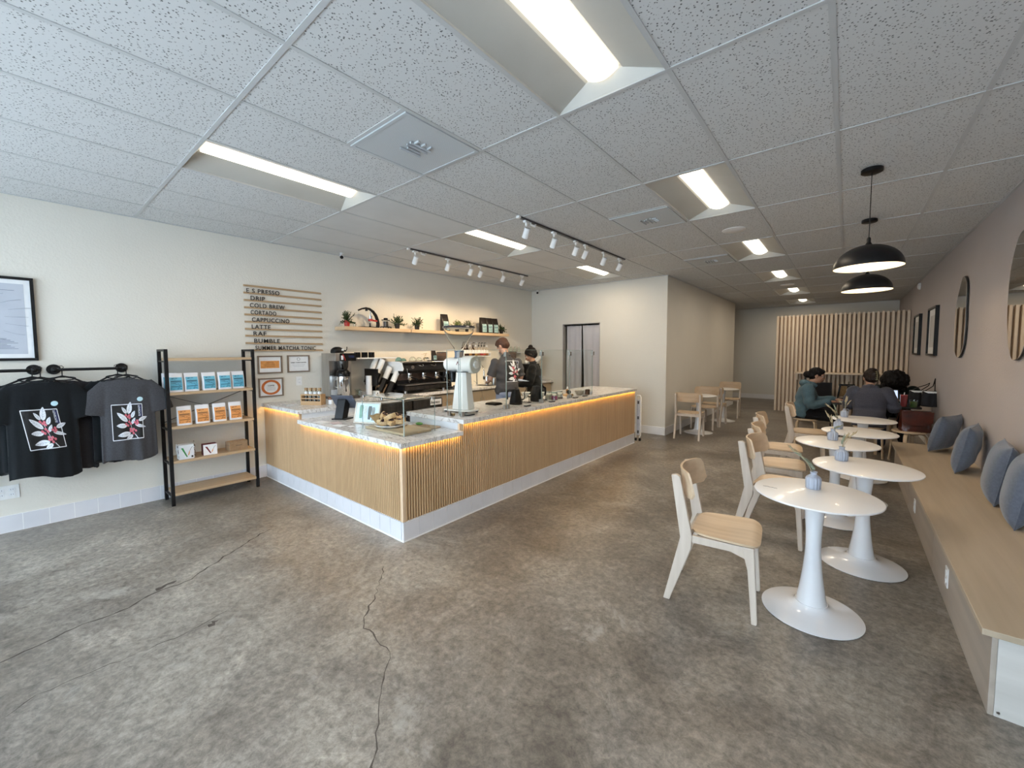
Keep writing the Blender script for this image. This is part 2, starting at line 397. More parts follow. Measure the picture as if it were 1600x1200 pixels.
b = MB(); b.box(XL, XR, YF-.012, YF, 0, .145); struct('baseboard_far', b, M['white_paint'], bevel=.003)
b = MB(); b.box(XR-.012, XR, 6.95, YF-.012, 0, .145); b.box(XR-.012, XR, YW, 2.45, 0, .145); struct('baseboard_right', b, M['white_paint'], bevel=.003)
# doorway reveal
b = MB(); b.box(DX0, DX0+.012, YB-.004, YB+.124, 0, DZ); b.box(DX1-.012, DX1, YB-.004, YB+.124, 0, DZ); b.box(DX0, DX1, YB-.004, YB+.124, DZ-.012, DZ)
struct('trim_4', b, noise_mat('grey_frame', (.42,.41,.40), (.39,.38,.37), 9, .5))

# ---- recessed lights
def lamp_fixture():
    r = thing('ceiling_light', (0,0,H), 'x', 'ceiling light', group='recessed troffer lights in the ceiling')
    w, L = G-.024, 2*G-.024; x, y = w/2, L/2; d = .085; cw = .165
    M['troffer'] = noise_mat('troffer_enamel', (.50,.49,.45), (.47,.46,.42), 4, .45)
    b = MB()
    V = lambda *p: b.bm.verts.new(p)
    prof = [(-x, 0.), (-x, .008), (-cw/2-.02, d*.8), (-cw/2, d), (cw/2, d), (cw/2+.02, d*.8), (x, .008), (x, 0.)]
    e = .05
    A = [V(px, -y + (e if 0 < i < 7 and abs(px) < x-.001 else 0), pz) for i, (px, pz) in enumerate(prof)]
    Bv = [V(px, y - (e if 0 < i < 7 and abs(px) < x-.001 else 0), pz) for i, (px, pz) in enumerate(prof)]
    for i in range(7): b.bm.faces.new((A[i], A[i+1], Bv[i+1], Bv[i]))
    for R_ in (A, Bv): b.bm.faces.new(R_)
    # housing back
    o = b.build('housing', M['troffer'], r, smooth=False, fixn=False)
    o.modifiers.new('s', 'SOLIDIFY').thickness = .002
    b = MB(); b.box(-x, x, -y, y, d+.008, d+.012); b.build('back_box', M['troffer'], r, smooth=False)
    b = MB(); n = 8
    pts = [(-cw/2 + cw*i/n, d*.78 - .028*sin(pi*i/n)) for i in range(n+1)]
    b.prism(pts + [(cw/2, d*.95), (-cw/2, d*.95)], L-2*e-.02, (0,0,0), (1,0,0), (0,0,1), (0,1,0))
    m = new_mat('lamp_diffuser', (.9,.9,.88), .5, emit=(1., .90, .74), estr=2.6)
    b.build('diffuser', m, r, smooth=False)
    return r
L0 = lamp_fixture()
LL = {(7,0): 'large ceiling light nearest the camera, cut by the top edge of the photo', (3,0): 'long ceiling light above the T-shirts and the menu rails',
      (7,2): 'ceiling light beside the round ceiling speaker, second of the row down the room', (3,2): 'ceiling light between the two spotlight tracks, nearer one',
      (3,4): 'ceiling light beyond the spotlight tracks, close to the wall behind the bar', (7,4): 'third ceiling light of the row leading to the slatted screen',
      (7,6): 'fourth ceiling light of the row leading to the slatted screen', (7,8): 'fifth, small looking ceiling light of the row leading to the slatted screen',
      (7,10): 'last and smallest looking ceiling light, just before the slatted screen'}
for i, (k, n) in enumerate(LAMPS):
    c = (gx(k+.5), gy(n+.5), H)
    o = L0 if i == 0 else copy_tree(L0)
    o.location = c; o['label'] = LL[(k, n)]
    area('lamp_glow', (c[0], c[1], H-.01), .16, 1.0, LAMPW, (1., .83, .62), (0,0,0))
# ---- air vents (square, perforated)
M['vent'] = noise_mat('vent_enamel', (.50,.53,.55), (.46,.49,.51), 3, .5)
def perf_mat():
    m = new_mat('perforated_vent', (.5,.53,.55), .5); n, l, bb = nt(m)
    tc = n.new('ShaderNodeTexCoord'); v = n.new('ShaderNodeTexVoronoi'); v.inputs['Scale'].default_value = 110; v.inputs['Randomness'].default_value = 0
    r = n.new('ShaderNodeValToRGB'); r.color_ramp.elements[0].position = .25; r.color_ramp.elements[1].position = .35
    r.color_ramp.elements[0].color = (.20,.22,.23,1); r.color_ramp.elements[1].color = (.53,.56,.58,1)
    l.new(tc.outputs['Object'], v.inputs['Vector']); l.new(v.outputs['Distance'], r.inputs[0]); l.new(r.outputs[0], bb.inputs['Base Color']); return m
M['perf'] = perf_mat()
def vent():
    r = thing('ceiling_vent', (0,0,H), 'x', 'air vent', group='square ceiling air vents')
    s = G/2-.014
    b = MB()
    for q in ((-s, s, -s, -s+.02), (-s, s, s-.02, s), (-s, -s+.02, -s+.02, s-.02), (s-.02, s, -s+.02, s-.02)): b.box(*q, -.010, .0)
    b.build('frame', M['vent'], r, smooth=False)
    b = MB(); b.box(-s+.02, s-.02, -s+.02, s-.02, -.007, -.003); b.build('perforated_panel', M['perf'], r, smooth=False)
    for i in range(4):
        b = MB(); b.obox((-.055+.035*i, .0, -.014), (.012, .16 if i != 1 else .10, .012), (0, .5, 0)); b.build('louver', M['vent'], r, smooth=False)
    for q in (-.05, 0, .05):
        b = MB(); b.obox((.07, q, -.012), (.06, .012, .010)); b.build('cross_louver', M['vent'], r, smooth=False)
    return r
v0 = vent()
VL = ['square air vent nearest the camera, between two ceiling lights', 'square air vent just beyond the spotlight track over the counter', 'farthest square air vent, left of the row of ceiling lights']
for i, (k, n) in enumerate(((5, .5), (6, 2.5), (6, 4.5))):
    o = v0 if i == 0 else copy_tree(v0); o.location = (gx(k+.5), gy(n)+G/2, H-.001); o['label'] = VL[i]
b = MB(); b.lathe([(0,-.012),(.085,-.012),(.09,-.010),(.118,-.006),(.122,0)], n=40)
sp = b.build('ceiling_speaker', M['white_plastic'], loc=(0,0,0)); sp.location = (-1.013, 5.108, H-.001)
tag(sp, 'round white ceiling speaker after the second light of the row', 'speaker', 'round ceiling speakers')
s2 = sp.copy(); COL.objects.link(s2); s2.location = (-.986, 10.01, H-.001); s2['label'] = 'round white ceiling speaker far down the row of lights'
b = MB(); b.lathe([(.062,0),(.062,.012),(.05,.035),(.02,.045),(0,.046)], n=28)
sm = b.build('smoke_detector', M['white_plastic']); sm.location = (XR, 11.05, 2.735); sm.rotation_euler = (0, -pi/2, 0)
tag(sm, 'small round white detector high on the right wall', 'smoke detector')
# ---- small security cameras
def seccam(loc, tgt, label):
    r = thing('security_camera', loc, label, 'security camera', group='small ceiling corner cameras')
    b = MB(); b.lathe([(0,0),(.025,0),(.025,-.01),(.012,-.014),(.010,-.03),(0,-.03)], n=16); b.build('mount', M['white_plastic'], r)
    d = Vector(tgt).normalized()
    b = MB(); a = Vector((0,0,-.045)); b.cyl(a-d*.03, a+d*.03, .026, n=16); b.build('body', M['white_plastic'], r)
    b = MB(); b.cyl(a+d*.028, a+d*.036, .023, n=16); b.build('lens', M['black_plastic'], r)
seccam((XL+.18, 2.85, H-.004), (.7,-.4,-.5), 'small white security camera high on the wall above the menu rails')
seccam((-5.25, 7.28, H-.006), (.5,-.8,-.4), 'small security camera in the corner above the bar')
# ---- spotlight tracks
def spot(parent_loc, aim, label, group):
    r = thing('track_spotlight', parent_loc, label, 'spotlight', group=group)
    b = MB(); b.box(-.016, .016, -.035, .035, -.022, -.001); b.lathe([(0,-.022),(.012,-.022),(.012,-.045),(0,-.045)], n=12); b.build('adapter', M['white_plastic'], r, bevel=.002)
    b = MB(); b.tube([(0,0,-.04),(0,0,-.07),(.004,.012,-.09)], .006, 8); b.build('arm', M['white_plastic'], r)
    d = Vector(aim).normalized(); a = Vector((0,0,-.118))
    b = MB(); b.tube([a-d*.052, a-d*.05, a+d*.05, a+d*.052], [.022,.031,.033,.033], 20); b.build('can', M['white_plastic'], r)
    b = MB(); b.cyl(a+d*.0515, a+d*.0535, .026, n=20); b.build('lens', new_mat('spot_lens', (.9,.85,.75), .3, emit=(1,.8,.55), estr=4.) if 'spot_lens' not in bpy.data.materials else bpy.data.materials['spot_lens'], r)
    l = bpy.data.lights.new('spot', 'SPOT'); l.energy = SPOTW; l.spot_size = radians(82); l.spot_blend = .7; l.color = (1., .74, .46); l.shadow_soft_size = .014
    lo = bpy.data.objects.new('spot_beam', l); COL.objects.link(lo)
    lo.location = Vector(parent_loc)+a+d*.06; lo.rotation_euler = d.to_track_quat('-Z', 'Y').to_euler()
def track(x, y0, y1, ys, aim, name, gname):
    r = thing('lighting_track', (x, y0, H), 'white spotlight track rail ' + name, 'track rail', group='ceiling spotlight tracks')
    b = MB(); b.box(-.018, .018, 0, y1-y0, -.022, -.005); b.build('rail', M['alu'], r, bevel=.002)
    b = MB(); b.box(-.02, .02, -.03, .0, -.028, -.004); b.build('end_feed', M['white_plastic'], r, bevel=.002)
    for i, yy in enumerate((.18, y1-y0-.2)):
        b = MB(); b.tube([(0,yy,-.02),(.0,yy+.01,-.045),(.02,yy+.05,-.055),(.0,yy+.08,-.03),(0,yy+.09,-.02)], .009, 8); b.build('connector', M['white_plastic'], r)
    for i, y in enumerate(ys):
        spot((x, y, H-.0225), aim, SPN[i] + ' on the track ' + name, 'spotlights on the track ' + name)
SPN = ['nearest white spotlight', 'second nearest white spotlight', 'left of the middle pair of spotlights', 'right of the middle pair of spotlights', 'last but one white spotlight', 'farthest white spotlight']
track(-4.385, 3.28, 5.78, [3.37, 3.93, 4.38, 4.59, 5.12, 5.62], (-.62,.12,-.78), 'closer to the wall shelf', 0)
track(-2.54, 3.22, 5.66, [3.33, 3.83, 4.30, 4.53, 5.02, 5.50], (-.55,.25,-.8), 'over the counter front', 0)
# ================================================================ BAR COUNTER
M['fluted'] = wood_mat('fluted_oak', (.55,.365,.20), (.45,.295,.155), 'Z', rough=.5, grain=26)
M['groove_shade'] = noise_mat('groove_shade_brown', (.13,.075,.035), (.10,.06,.03), 40, .9)  # dark brown on the groove floors, painted to deepen the shade between ribs
M['panel_white'] = noise_mat('white_laminate', (.74,.75,.77), (.71,.72,.74), 4, .35)
CX, CY = -2.69, 1.906
ZL, ZH = .805, .905           # low and high worktop tops
def fluted(name, parent, o, u, length, z0, z1, pitch=.0262, depth=.014):
    """vertical half-round ribs along u, facing w = u x z"""
    m = MB(); o = Vector(o); u = Vector(u); w = u.cross(Vector((0,0,1)))
    n = max(1, round(length/pitch)); p = length/n; pts = []
    for i in range(n):
        for t, dd in ((0,0),(.17,0),(.19,.50),(.27,.85),(.40,1.),(.60,1.),(.73,.85),(.81,.50),(.83,0)): pts.append((p*(i+t), depth*dd))
    pts.append((length, 0))
    A = [m.bm.verts.new(o + u*a + w*d + Vector((0,0,z0))) for a, d in pts]
    B = [m.bm.verts.new(o + u*a + w*d + Vector((0,0,z1))) for a, d in pts]
    A2 = [m.bm.verts.new(o + u*a - w*.012 + Vector((0,0,z0))) for a in (0, length)]
    B2 = [m.bm.verts.new(o + u*a - w*.012 + Vector((0,0,z1))) for a in (0, length)]
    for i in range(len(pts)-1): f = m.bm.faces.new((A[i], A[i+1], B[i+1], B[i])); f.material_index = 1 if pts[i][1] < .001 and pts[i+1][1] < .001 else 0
    m.bm.faces.new((A2[0], A[0], B[0], B2[0])); m.bm.faces.new((A[-1], A2[1], B2[1], B[-1]))
    m.bm.faces.new([B2[0]] + B + [B2[1]]); m.bm.faces.new(([A2[0]] + A + [A2[1]])[::-1])
    return m.build(name, [M['fluted'], M['groove_shade']], parent, smooth=False, fixn=False)
ctr = thing('bar_counter', (0,0,0), 'L-shaped bar counter clad in ribbed light oak with a white tiled base', 'counter')
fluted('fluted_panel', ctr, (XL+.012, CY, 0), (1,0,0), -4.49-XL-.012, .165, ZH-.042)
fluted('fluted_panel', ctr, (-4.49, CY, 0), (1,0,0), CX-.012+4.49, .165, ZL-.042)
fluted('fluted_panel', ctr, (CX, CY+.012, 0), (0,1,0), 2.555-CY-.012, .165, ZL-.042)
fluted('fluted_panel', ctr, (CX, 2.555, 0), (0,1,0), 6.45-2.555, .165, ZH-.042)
b = MB(); b.box(CX-.018, CX+.012, CY-.012, CY+.018, .163, ZL-.042); b.build('corner_post', M['wood_lightZ'], ctr, smooth=False, bevel=.002)
b = MB(); b.box(CX-.02, CX+.008, 6.45, 6.463, .163, ZH-.042); b.build('end_post', M['wood_lightZ'], ctr, smooth=False)
m = tile_board('x', XL+.012, CX+.008, 'X', (CY-.009, CY+.004), h=.156, pitch=.1525); m.build('tile_base', M['base_tile'], ctr, smooth=False, bevel=.0015)
m = tile_board('x', CY-.009, 6.46, 'Y', (CX-.004, CX+.009), h=.156, pitch=.1525); m.build('tile_base', M['base_tile'], ctr, smooth=False, bevel=.0015)
b = MB(); b.box(XL+.012, CX, CY, CY+.02, .0, .164); b.build('grout_backing', M['white_paint'], ctr, smooth=False)
b = MB(); b.box(CX-.02, CX+.0065, CY+.02, 6.455, .0, .164); b.build('grout_backing', M['white_paint'], ctr, smooth=False)
b = MB(); b.box(XL+.012, CX+.014, CY-.014, CY, 0, .010); b.box(CX, CX+.014, CY, 6.46, 0, .010); b.build('floor_bead', M['white_paint'], ctr, smooth=False)
# carcasses (white laminate inside faces)
b = MB(); b.box(XL+.012, -4.49, CY+.0125, 2.70, 0.001, ZH-.042); b.build('carcass', M['panel_white'], ctr, smooth=False)
b = MB(); b.box(-4.49, CX-.0125, CY+.0205, 2.50, 0.001, ZL-.042); b.build('carcass', M['panel_white'], ctr, smooth=False)
b = MB(); b.box(-3.46, CX-.0125, 2.555, 6.45, 0.001, ZH-.042); b.build('carcass', M['panel_white'], ctr, smooth=False)
b = MB(); b.box(CX-.035, CX-.0125, 2.535, 2.5545, ZL, ZH-.042); b.build('corner_trim', M['wood_lightZ'], ctr, smooth=False)
M['led'] = new_mat('warm_led', (1,.8,.4), .5, emit=(1., .55, .11), estr=42.)
for q in ((XL+.02, -4.50, CY-.029, CY-.021, ZH-.0418, ZH-.0412), (-4.44, CX, CY-.029, CY-.021, ZL-.0418, ZL-.0412), (CX+.021, CX+.029, CY, 2.52, ZL-.0418, ZL-.0412), (CX+.021, CX+.029, 2.56, 6.44, ZH-.0418, ZH-.0412)):
    b = MB(); b.box(*q); o = b.build('led_strip', M['led'], ctr, smooth=False); o['label'] = 'glowing warm light strip under the worktop edge'
def worktop(label, poly, z, t=.041):
    b = MB(); b.prism(poly, t, (0,0,z-t/2), (1,0,0), (0,1,0))
    o = b.build('marble_worktop', M['marble'], smooth=False, bevel=.002); return tag(o, label, 'worktop')
worktop('high grey-veined marble worktop running along the left wall under the coffee brewer', [(XL+.001,1.868),(-4.468,1.868),(-4.468,2.74),(-4.87,2.74),(-4.87,7.34),(XL+.001,7.34)], ZH)
worktop('low marble worktop at the corner holding the till and pastries', [(-4.486,1.868),(-2.652,1.868),(-2.652,2.538),(-4.486,2.538)], ZL)
worktop('long high marble worktop behind the glass guard with the white grinder on it', [(-3.5,2.5395),(-2.652,2.5395),(-2.652,6.475),(-3.5,6.475)], ZH)
# back counter cabinets under the wall worktop
M['cab_tan'] = wood_mat('tan_cabinet', (.42,.33,.23), (.36,.28,.19), 'Y', grain=14)
for i, (y0, y1) in enumerate(((3.955, 4.75), (4.755, 5.55), (5.555, 6.40), (6.405, 7.30))):
    r = thing('base_cabinet', (-5.0, (y0+y1)/2, 0), ['tan wood base cabinet nearest the steel fridges', 'second tan wood base cabinet behind the bar, under the tap', 'third tan wood base cabinet, behind the man', 'last tan wood base cabinet, in the corner behind the woman'][i], 'cabinet', group='tan base cabinets behind the bar')
    b = MB(); b.box(XL+5.0+.002, .07, y0-(y0+y1)/2, y1-(y0+y1)/2, .1, ZH-.042); b.box(XL+5.0+.002, .02, y0-(y0+y1)/2, y1-(y0+y1)/2, .0, .1); b.build('body', M['cab_tan'], r, smooth=False)
    wd = (y1-y0)/2
    for s in (-1, 1):
        b = MB(); b.box(.071, .088, min(s*.003, s*(wd-.003)), max(s*.003, s*(wd-.003)), .105, ZH-.06); b.build('door', M['cab_tan'], r, smooth=False, bevel=.002)
        b = MB(); b.tube([(.09, s*.04, .72), (.11, s*.04, .72), (.11, s*.04, .58), (.09, s*.04, .58)], .004, 8); b.build('handle', M['steel'], r)
# undercounter prep fridges
def fridge(y0, y1, label, lab):
    r = thing('undercounter_fridge', (-4.93, (y0+y1)/2, 0), label, 'fridge', group='steel undercounter fridges')
    w = (y1-y0)/2
    b = MB(); b.box(XL+4.93+.03, .36, -w, w, .08, .855); b.build('body', M['dark_steel'], r, smooth=False, bevel=.004)
    b = MB(); b.box(-.02, .385, -w-.0, w, .8555, .862); b.build('top', M['steel'], r, smooth=False, bevel=.002)
    b = MB(); b.box(.361, .405, -w+.01, w-.01, .12, .735); b.build('door', M['dark_steel'], r, smooth=False, bevel=.006)
    b = MB(); b.box(.395, .407, -w+.07, w-.07, .22, .70); b.build('door_recess', M['black_plastic'], r, smooth=False)
    b = MB(); b.box(.361, .400, -w+.01, w-.01, .742, .852); b.build('control_panel', M['dark_steel'], r, smooth=False, bevel=.003)
    b = MB(); b.prism([(-.13,.0),(.13,0),(.10,.045),(-.10,.045)], .03, (.425, 0, .655), (0,1,0), (0,0,1)); b.build('handle', M['steel'], r, smooth=False, bevel=.003)
    for sx in (-.3, .3):
        for sy in (-w+.06, w-.06):
            b = MB(); b.cyl((sx, sy, 0), (sx, sy, .08), .025, n=14); b.build('foot', M['black_plastic'], r)
    if lab:
        b = MB(); b.box(.4001, .4015, w-.235, w-.03, .765, .845); o = b.build('maker_label', M['label_white'], r, smooth=False)
        text_obj('lettering', 'Avantco', .055, M['ink'], r, (.4025, w-.23, .785), (0,1,0), (0,0,1), .001, .9, .0006)
fridge(2.90, 3.39, 'dark steel undercounter fridge, nearer one, behind the till corner', False)
fridge(3.40, 3.93, 'dark steel undercounter fridge with a white maker label', True)
b = MB()
# ---------------------------------------------------------------- glass guard on the high worktop
YP = [2.63, 3.30, 3.95, 4.58, 5.20]
GL = ['clear glass guard panel in front of the white grinder', 'clear glass guard panel in front of the black kettles', 'clear glass guard panel in front of the glass jars', 'clear glass guard panel in front of the grey bowl']
M['edge'] = noise_mat('glass_edge', (.36,.43,.41), (.32,.39,.37), 10, .15)
def guard(y0, y1, label, x0=-2.79, x1=None):
    c = (x0, (y0+y1)/2, ZH) if x1 is None else ((x0+x1)/2, y0, ZH)
    r = thing('glass_guard', c, label, 'glass panel', group='glass guard panels on the high worktop')
    w = (y1-y0)/2-.004 if x1 is None else abs(x1-x0)/2
    b = MB()
    if x1 is None: b.box(-.003, .003, -w, w, .012, .63)
    else: b.box(-w, w, -.003, .003, .012, .63)
    b.build('pane', M['guard_glass'], r, smooth=False)
    for s in (-1, 1):
        b = MB(); b.box(-.0032, .0032, s*w-.002, s*w+.002, .012, .63) if x1 is None else b.box(s*w-.002, s*w+.002, -.0032, .0032, .012, .63); b.build('polished_edge', M['edge'], r, smooth=False)
    b = MB(); b.box(-.0032, .0032, -w+.002, w-.002, .6302, .6325) if x1 is None else b.box(-w+.002, w-.002, -.0032, .0032, .6302, .6325); b.build('polished_edge', M['edge'], r, smooth=False)
    for s in ((-1, 1) if x1 is None else (-1,)):
        p = (0, s*(w-.022), 0) if x1 is None else (s*(w-.022), 0, 0)
        b = MB(); b.obox((p[0], p[1], .024), (.022, .034, .048) if x1 is None else (.034, .022, .048)); b.build('clamp', M['steel'], r, smooth=False, bevel=.002)
    return r
for i in range(4): guard(YP[i], YP[i+1], GL[i])
guard(YP[0]-.006, 0, 'short glass return panel at the near end beside the grinder', -2.80, -2.96)
guard(YP[-1]+.006, 0, 'short glass return panel at the far end beside the dark cup', -2.80, -3.22)
for i, y in enumerate(YP):
    b = MB(); b.box(-.018, .018, -.022, .022, -.025, .025)
    o = b.build('glass_clamp', noise_mat('satin_steel', (.42,.42,.40), (.38,.38,.36), 30, .35, metal=.9) if i == 0 else bpy.data.materials['satin_steel'], bevel=.002); o.location = (-2.79+.0, y, ZH+.585)
    tag(o, ['square steel clamp on the glass edge by the grinder, nearest one', 'square steel clamp on the glass seam in front of the man', 'square steel clamp on the glass seam in front of the woman', 'square steel clamp on the glass seam before the grey doorway curtain', 'square steel clamp on the last glass edge'][i], 'clamp', 'steel clamps on the glass guard')
# glass guard around the pastries on the low worktop
r = thing('pastry_guard', (-2.86, 2.049, ZL), 'low clear glass corner guard around the pastries', 'glass panel')
b = MB(); b.box(-.64, .0, -.003, .003, .0, .305); b.build('front_pane', M['guard_glass'], r, smooth=False)
b = MB(); b.box(-.003, .003, .0031, .33, .0, .305); b.build('side_pane', M['guard_glass'], r, smooth=False)
b = MB(); b.box(-.64, .0, .0031, .33, .3051, .311); b.build('top_pane', M['guard_glass'], r, smooth=False)
for q in ((-.0035,.0035,-.0035,.0035,0,.305), (-.642,-.6385,-.0035,.0035,0,.305), (-.0035,.0035,.3305,.3335,0,.305), (-.64,.0,-.0035,.0,.3112,.3132), (-.0035,.0035,.0,.33,.3112,.3132)):
    b = MB(); b.box(*q); b.build('polished_edge', M['edge'], r, smooth=False)
for p in ((-.62, 0), (-.32, 0), (-.008, 0.006), (0, .3)):
    b = MB(); b.obox((p[0], p[1]+.002, .300), (.02, .02, .026)); b.build('clip', M['chrome'], r, smooth=False, bevel=.002)
# ================================================================ THINGS ON THE LEFT WALL
# ---- menu rails with letters
WORDS = ['ESPRESSO','DRIP','COLD BREW','CORTADO','CAPPUCCINO','LATTE','RAF','BUMBLE','SUMMER MATCHA TONIC']
zs = [2.301,2.217,2.132,2.047,1.965,1.880,1.796,1.716,1.629,1.545]
M['rail'] = wood_mat('rail_wood', (.47,.33,.19), (.38,.25,.14), 'Y')
y_off = [1.755,1.795,1.785,1.79,1.80,1.795,1.81,1.815,1.825]; y_end = [2.115,1.95,2.17,2.07,2.22,2.00,1.95,2.10,2.54]
for i, z in enumerate(zs):
    lab = ('top empty wooden menu rail on the wall above ESPRESSO' if i == 0 else 'wooden menu rail on the wall holding the word ' + WORDS[i-1])
    y0 = 1.728 if i < 9 else 1.74
    r = thing('menu_rail', (XL, y0, z), lab, 'menu rail', group='wooden menu rails on the wall')
    b = MB(); b.box(0, .012, 0, 2.633-y0, -.010, .012); b.box(.012, .022, 0, 2.633-y0, -.010, -.002); b.box(.022, .026, 0, 2.633-y0, -.010, .004)
    b.build('rail', M['rail'], r, smooth=False)
    if i:
        wd = WORDS[i-1]; zz = .006
        me_w = y_end[i-1]-y_off[i-1]
        sp_ = 1.15
        o = text_obj('lettering', wd if i > 1 else 'E S PRESSO', .062, M['ink'], r, (.018, y_off[i-1]-y0, zz), (0,1,0), (0,0,1), .003, sp_, .001)
        ys = [v.co.y for v in o.data.vertices]; k = me_w/(max(ys)-min(ys)); m0 = min(ys)
        for v in o.data.vertices: v.co.y = (y_off[i-1]-y0) + (v.co.y-m0)*k; v.co.z = zz + (v.co.z-zz)*1.12
        o['label'] = 'loose black letters'
# ---- certificates
M['frame_brown'] = wood_mat('walnut_frame', (.22,.17,.13), (.17,.125,.09), 'Y')
def cert(y0, y1, z0, z1, label):
    r = thing('framed_certificate', (XL, (y0+y1)/2, z0), label, 'framed certificate', group='framed certificates under the menu rails')
    w = (y1-y0)/2; h = z1-z0; t = .016
    b = MB(); b.box(0, .02, -w, w, 0, t); b.box(0, .02, -w, w, h-t, h); b.box(0, .02, -w, -w+t, t, h-t); b.box(0, .02, w-t, w, t, h-t); b.build('frame', M['frame_brown'], r, smooth=False)
    b = MB(); b.box(.001, .008, -w+t, w-t, t, h-t); b.build('mat_board', M['label_white'], r, smooth=False)
    return r, w, h
M['orange_paper'] = noise_mat('orange_print', (.72,.33,.10), (.60,.24,.06), 40, .6)
M['orange'] = noise_mat('rust_orange', (.55,.16,.04), (.48,.13,.03), 20, .6)
r, w, h = cert(1.842, 2.118, 1.262, 1.480, 'framed orange certificate above the round-seal certificate')
b = MB(); b.box(.008, .009, -.105, .105, .065, .155); o = b.build('print', M['orange_paper'], r, smooth=False)
text_obj('lettering', 'CERTIFICATE', .014, M['ink'], r, (.0095, 0, .132), (0,1,0), (0,0,1), .0005, 1, 0, 'C')
for k in range(4):
    b = MB(); b.box(.009, .0094, -.06, .06, .118-.011*k, .120-.011*k); b.build('text_line', M['ink'], r, smooth=False)
r, w, h = cert(2.18, 2.455, 1.265, 1.483, 'framed white printed certificate right of the orange one')
b = MB(); b.tube([(.0088+.0*k, .018*cos(a), .168+.018*sin(a)) for k, a in enumerate([2*pi*q/20 for q in range(21)])], .002, 5); b.build('seal', M['ink'], r)
text_obj('lettering', 'SUMMIT COFFEE ROASTERS', .0155, M['ink'], r, (.0085, 0, .118), (0,1,0), (0,0,1), .0005, 1, .0006, 'C')
for k in range(3):
    b = MB(); b.box(.008, .0086, -.08+.01*k, .08-.01*k, .096-.013*k, .0985-.013*k); b.build('text_line', noise_mat('grey_print', (.3,.3,.32), (.26,.26,.28), 20) if k == 0 and 'grey_print' not in bpy.data.materials else bpy.data.materials['grey_print'], r, smooth=False)
r, w, h = cert(1.843, 2.122, .977, 1.207, 'framed certificate with a round orange ring seal')
b = MB(); n = 48
for rr, nm in ((.082, 'ring'),):
    A = [(b.bm.verts.new((.0090, 1.18*.092*cos(2*pi*i/n), .115+.092*sin(2*pi*i/n))), b.bm.verts.new((.0090, 1.18*.066*cos(2*pi*i/n), .115+.066*sin(2*pi*i/n)))) for i in range(n)]
    for i in range(n): b.bm.faces.new((A[i][0], A[(i+1)%n][0], A[(i+1)%n][1], A[i][1]))
b.build('ring_seal', M['orange'], r, smooth=False)
text_obj('lettering', 'COFFEE', .022, M['ink'], r, (.0090, 0, .128), (0,1,0), (0,0,1), .0005, 1, .0005, 'C')
for k in range(4):
    b = MB(); b.box(.008, .0088, -.05, .05, .112-.012*k, .1145-.012*k); b.build('text_line', bpy.data.materials['grey_print'], r, smooth=False)
# ---- outlets
def outlet(loc, label, wide=1, rot=0):
    r = thing('power_outlet', loc, label, 'power outlet', rz=rot, group='white wall outlets')
    wd = .036*wide
    b = MB(); b.box(0, .006, -wd, wd, -.058, .058); b.build('cover_plate', M['white_plastic'], r, smooth=False, bevel=.002)
    for g_ in range(wide):
        yc = 0 if wide == 1 else (-.03+.06*g_)
        for s in (-1, 1):
            b = MB(); b.prism(rrect(.034, .030, .010), .003, (.0075, yc, s*.021), (0,1,0), (0,0,1)); q = b.build('receptacle', M['label_white'], r, smooth=False)
            for t in (-1, 1):
                b = MB(); b.box(.0091, .0096, yc+t*.006-.001, yc+t*.006+.001, s*.021-.004, s*.021+.005); b.build('slot', M['black_plastic'], q, smooth=False)
outlet((XL, -.10, .342), 'white double power outlet on the wall below the black T-shirt', 2)
outlet((XL, 2.318, 1.152), 'white power outlet on the wall above the tube rack')
# ---- framed poster
r = thing('framed_poster', (XL, -.335, 1.457), 'large black-framed grey poster with a radial drawing, cut by the left edge', 'framed poster')
W2, h = .468, .706
b = MB(); t = .022
for q in ((-W2, W2, 0, t), (-W2, W2, h-t, h), (-W2, -W2+t, t, h-t), (W2-t, W2, t, h-t)): b.box(.0, .03, *q)
b.build('frame', M['black'], r, smooth=False, bevel=.002)
b = MB(); b.box(.002, .010, -W2+t, W2-t, t, h-t); b.build('mat_board', M['label_white'], r, smooth=False)
M['poster'] = noise_mat('poster_grey', (.47,.50,.56), (.44,.47,.53), 6, .5)
b = MB(); b.box(.010, .011, -W2+t+.035, W2-t-.035, t+.035, h-t-.035); b.build('print', M['poster'], r, smooth=False)
M['poster_ink'] = noise_mat('poster_ink', (.16,.18,.24), (.12,.14,.19), 20, .5)
b = MB(); b.box(.0111, .0116, -.30, .36, h-.115, h-.112)
for q in range(8): b.box(.0111, .0116, .06, .19-(q%3)*.02, .10+.012*q, .1035+.012*q); b.box(.0111, .0116, .22, .36-(q*5%4)*.02, .10+.012*q, .1035+.012*q)
b.build('text_block', M['poster_ink'], r, smooth=False)
b = MB(); rnd = random.Random(3)
for k in range(24):
    a = 2*pi*k/24; R_ = .27 + rnd.uniform(-.02, .02); c0 = Vector((.0114, 0, .37))
    d = Vector((0, 1.42*cos(a), sin(a))); b.bar(c0+d*(R_-.05), c0+d*R_, .0009, .0045, (1,0,0)); b.bar(c0+d*R_*1.0, c0+d*R_+Vector((0,.05*cos(a)+.01,.02*sin(a))), .0011, .009, (1,0,0))
    for j in range(3): aa = a + rnd.uniform(-.3, .3); b.bar(c0+d*.02*j, c0+Vector((0, cos(aa), sin(aa)))*rnd.uniform(.1, .22), .0006, .0030, (1,0,0))
b.build('radial_drawing', M['poster_ink'], r, smooth=False)
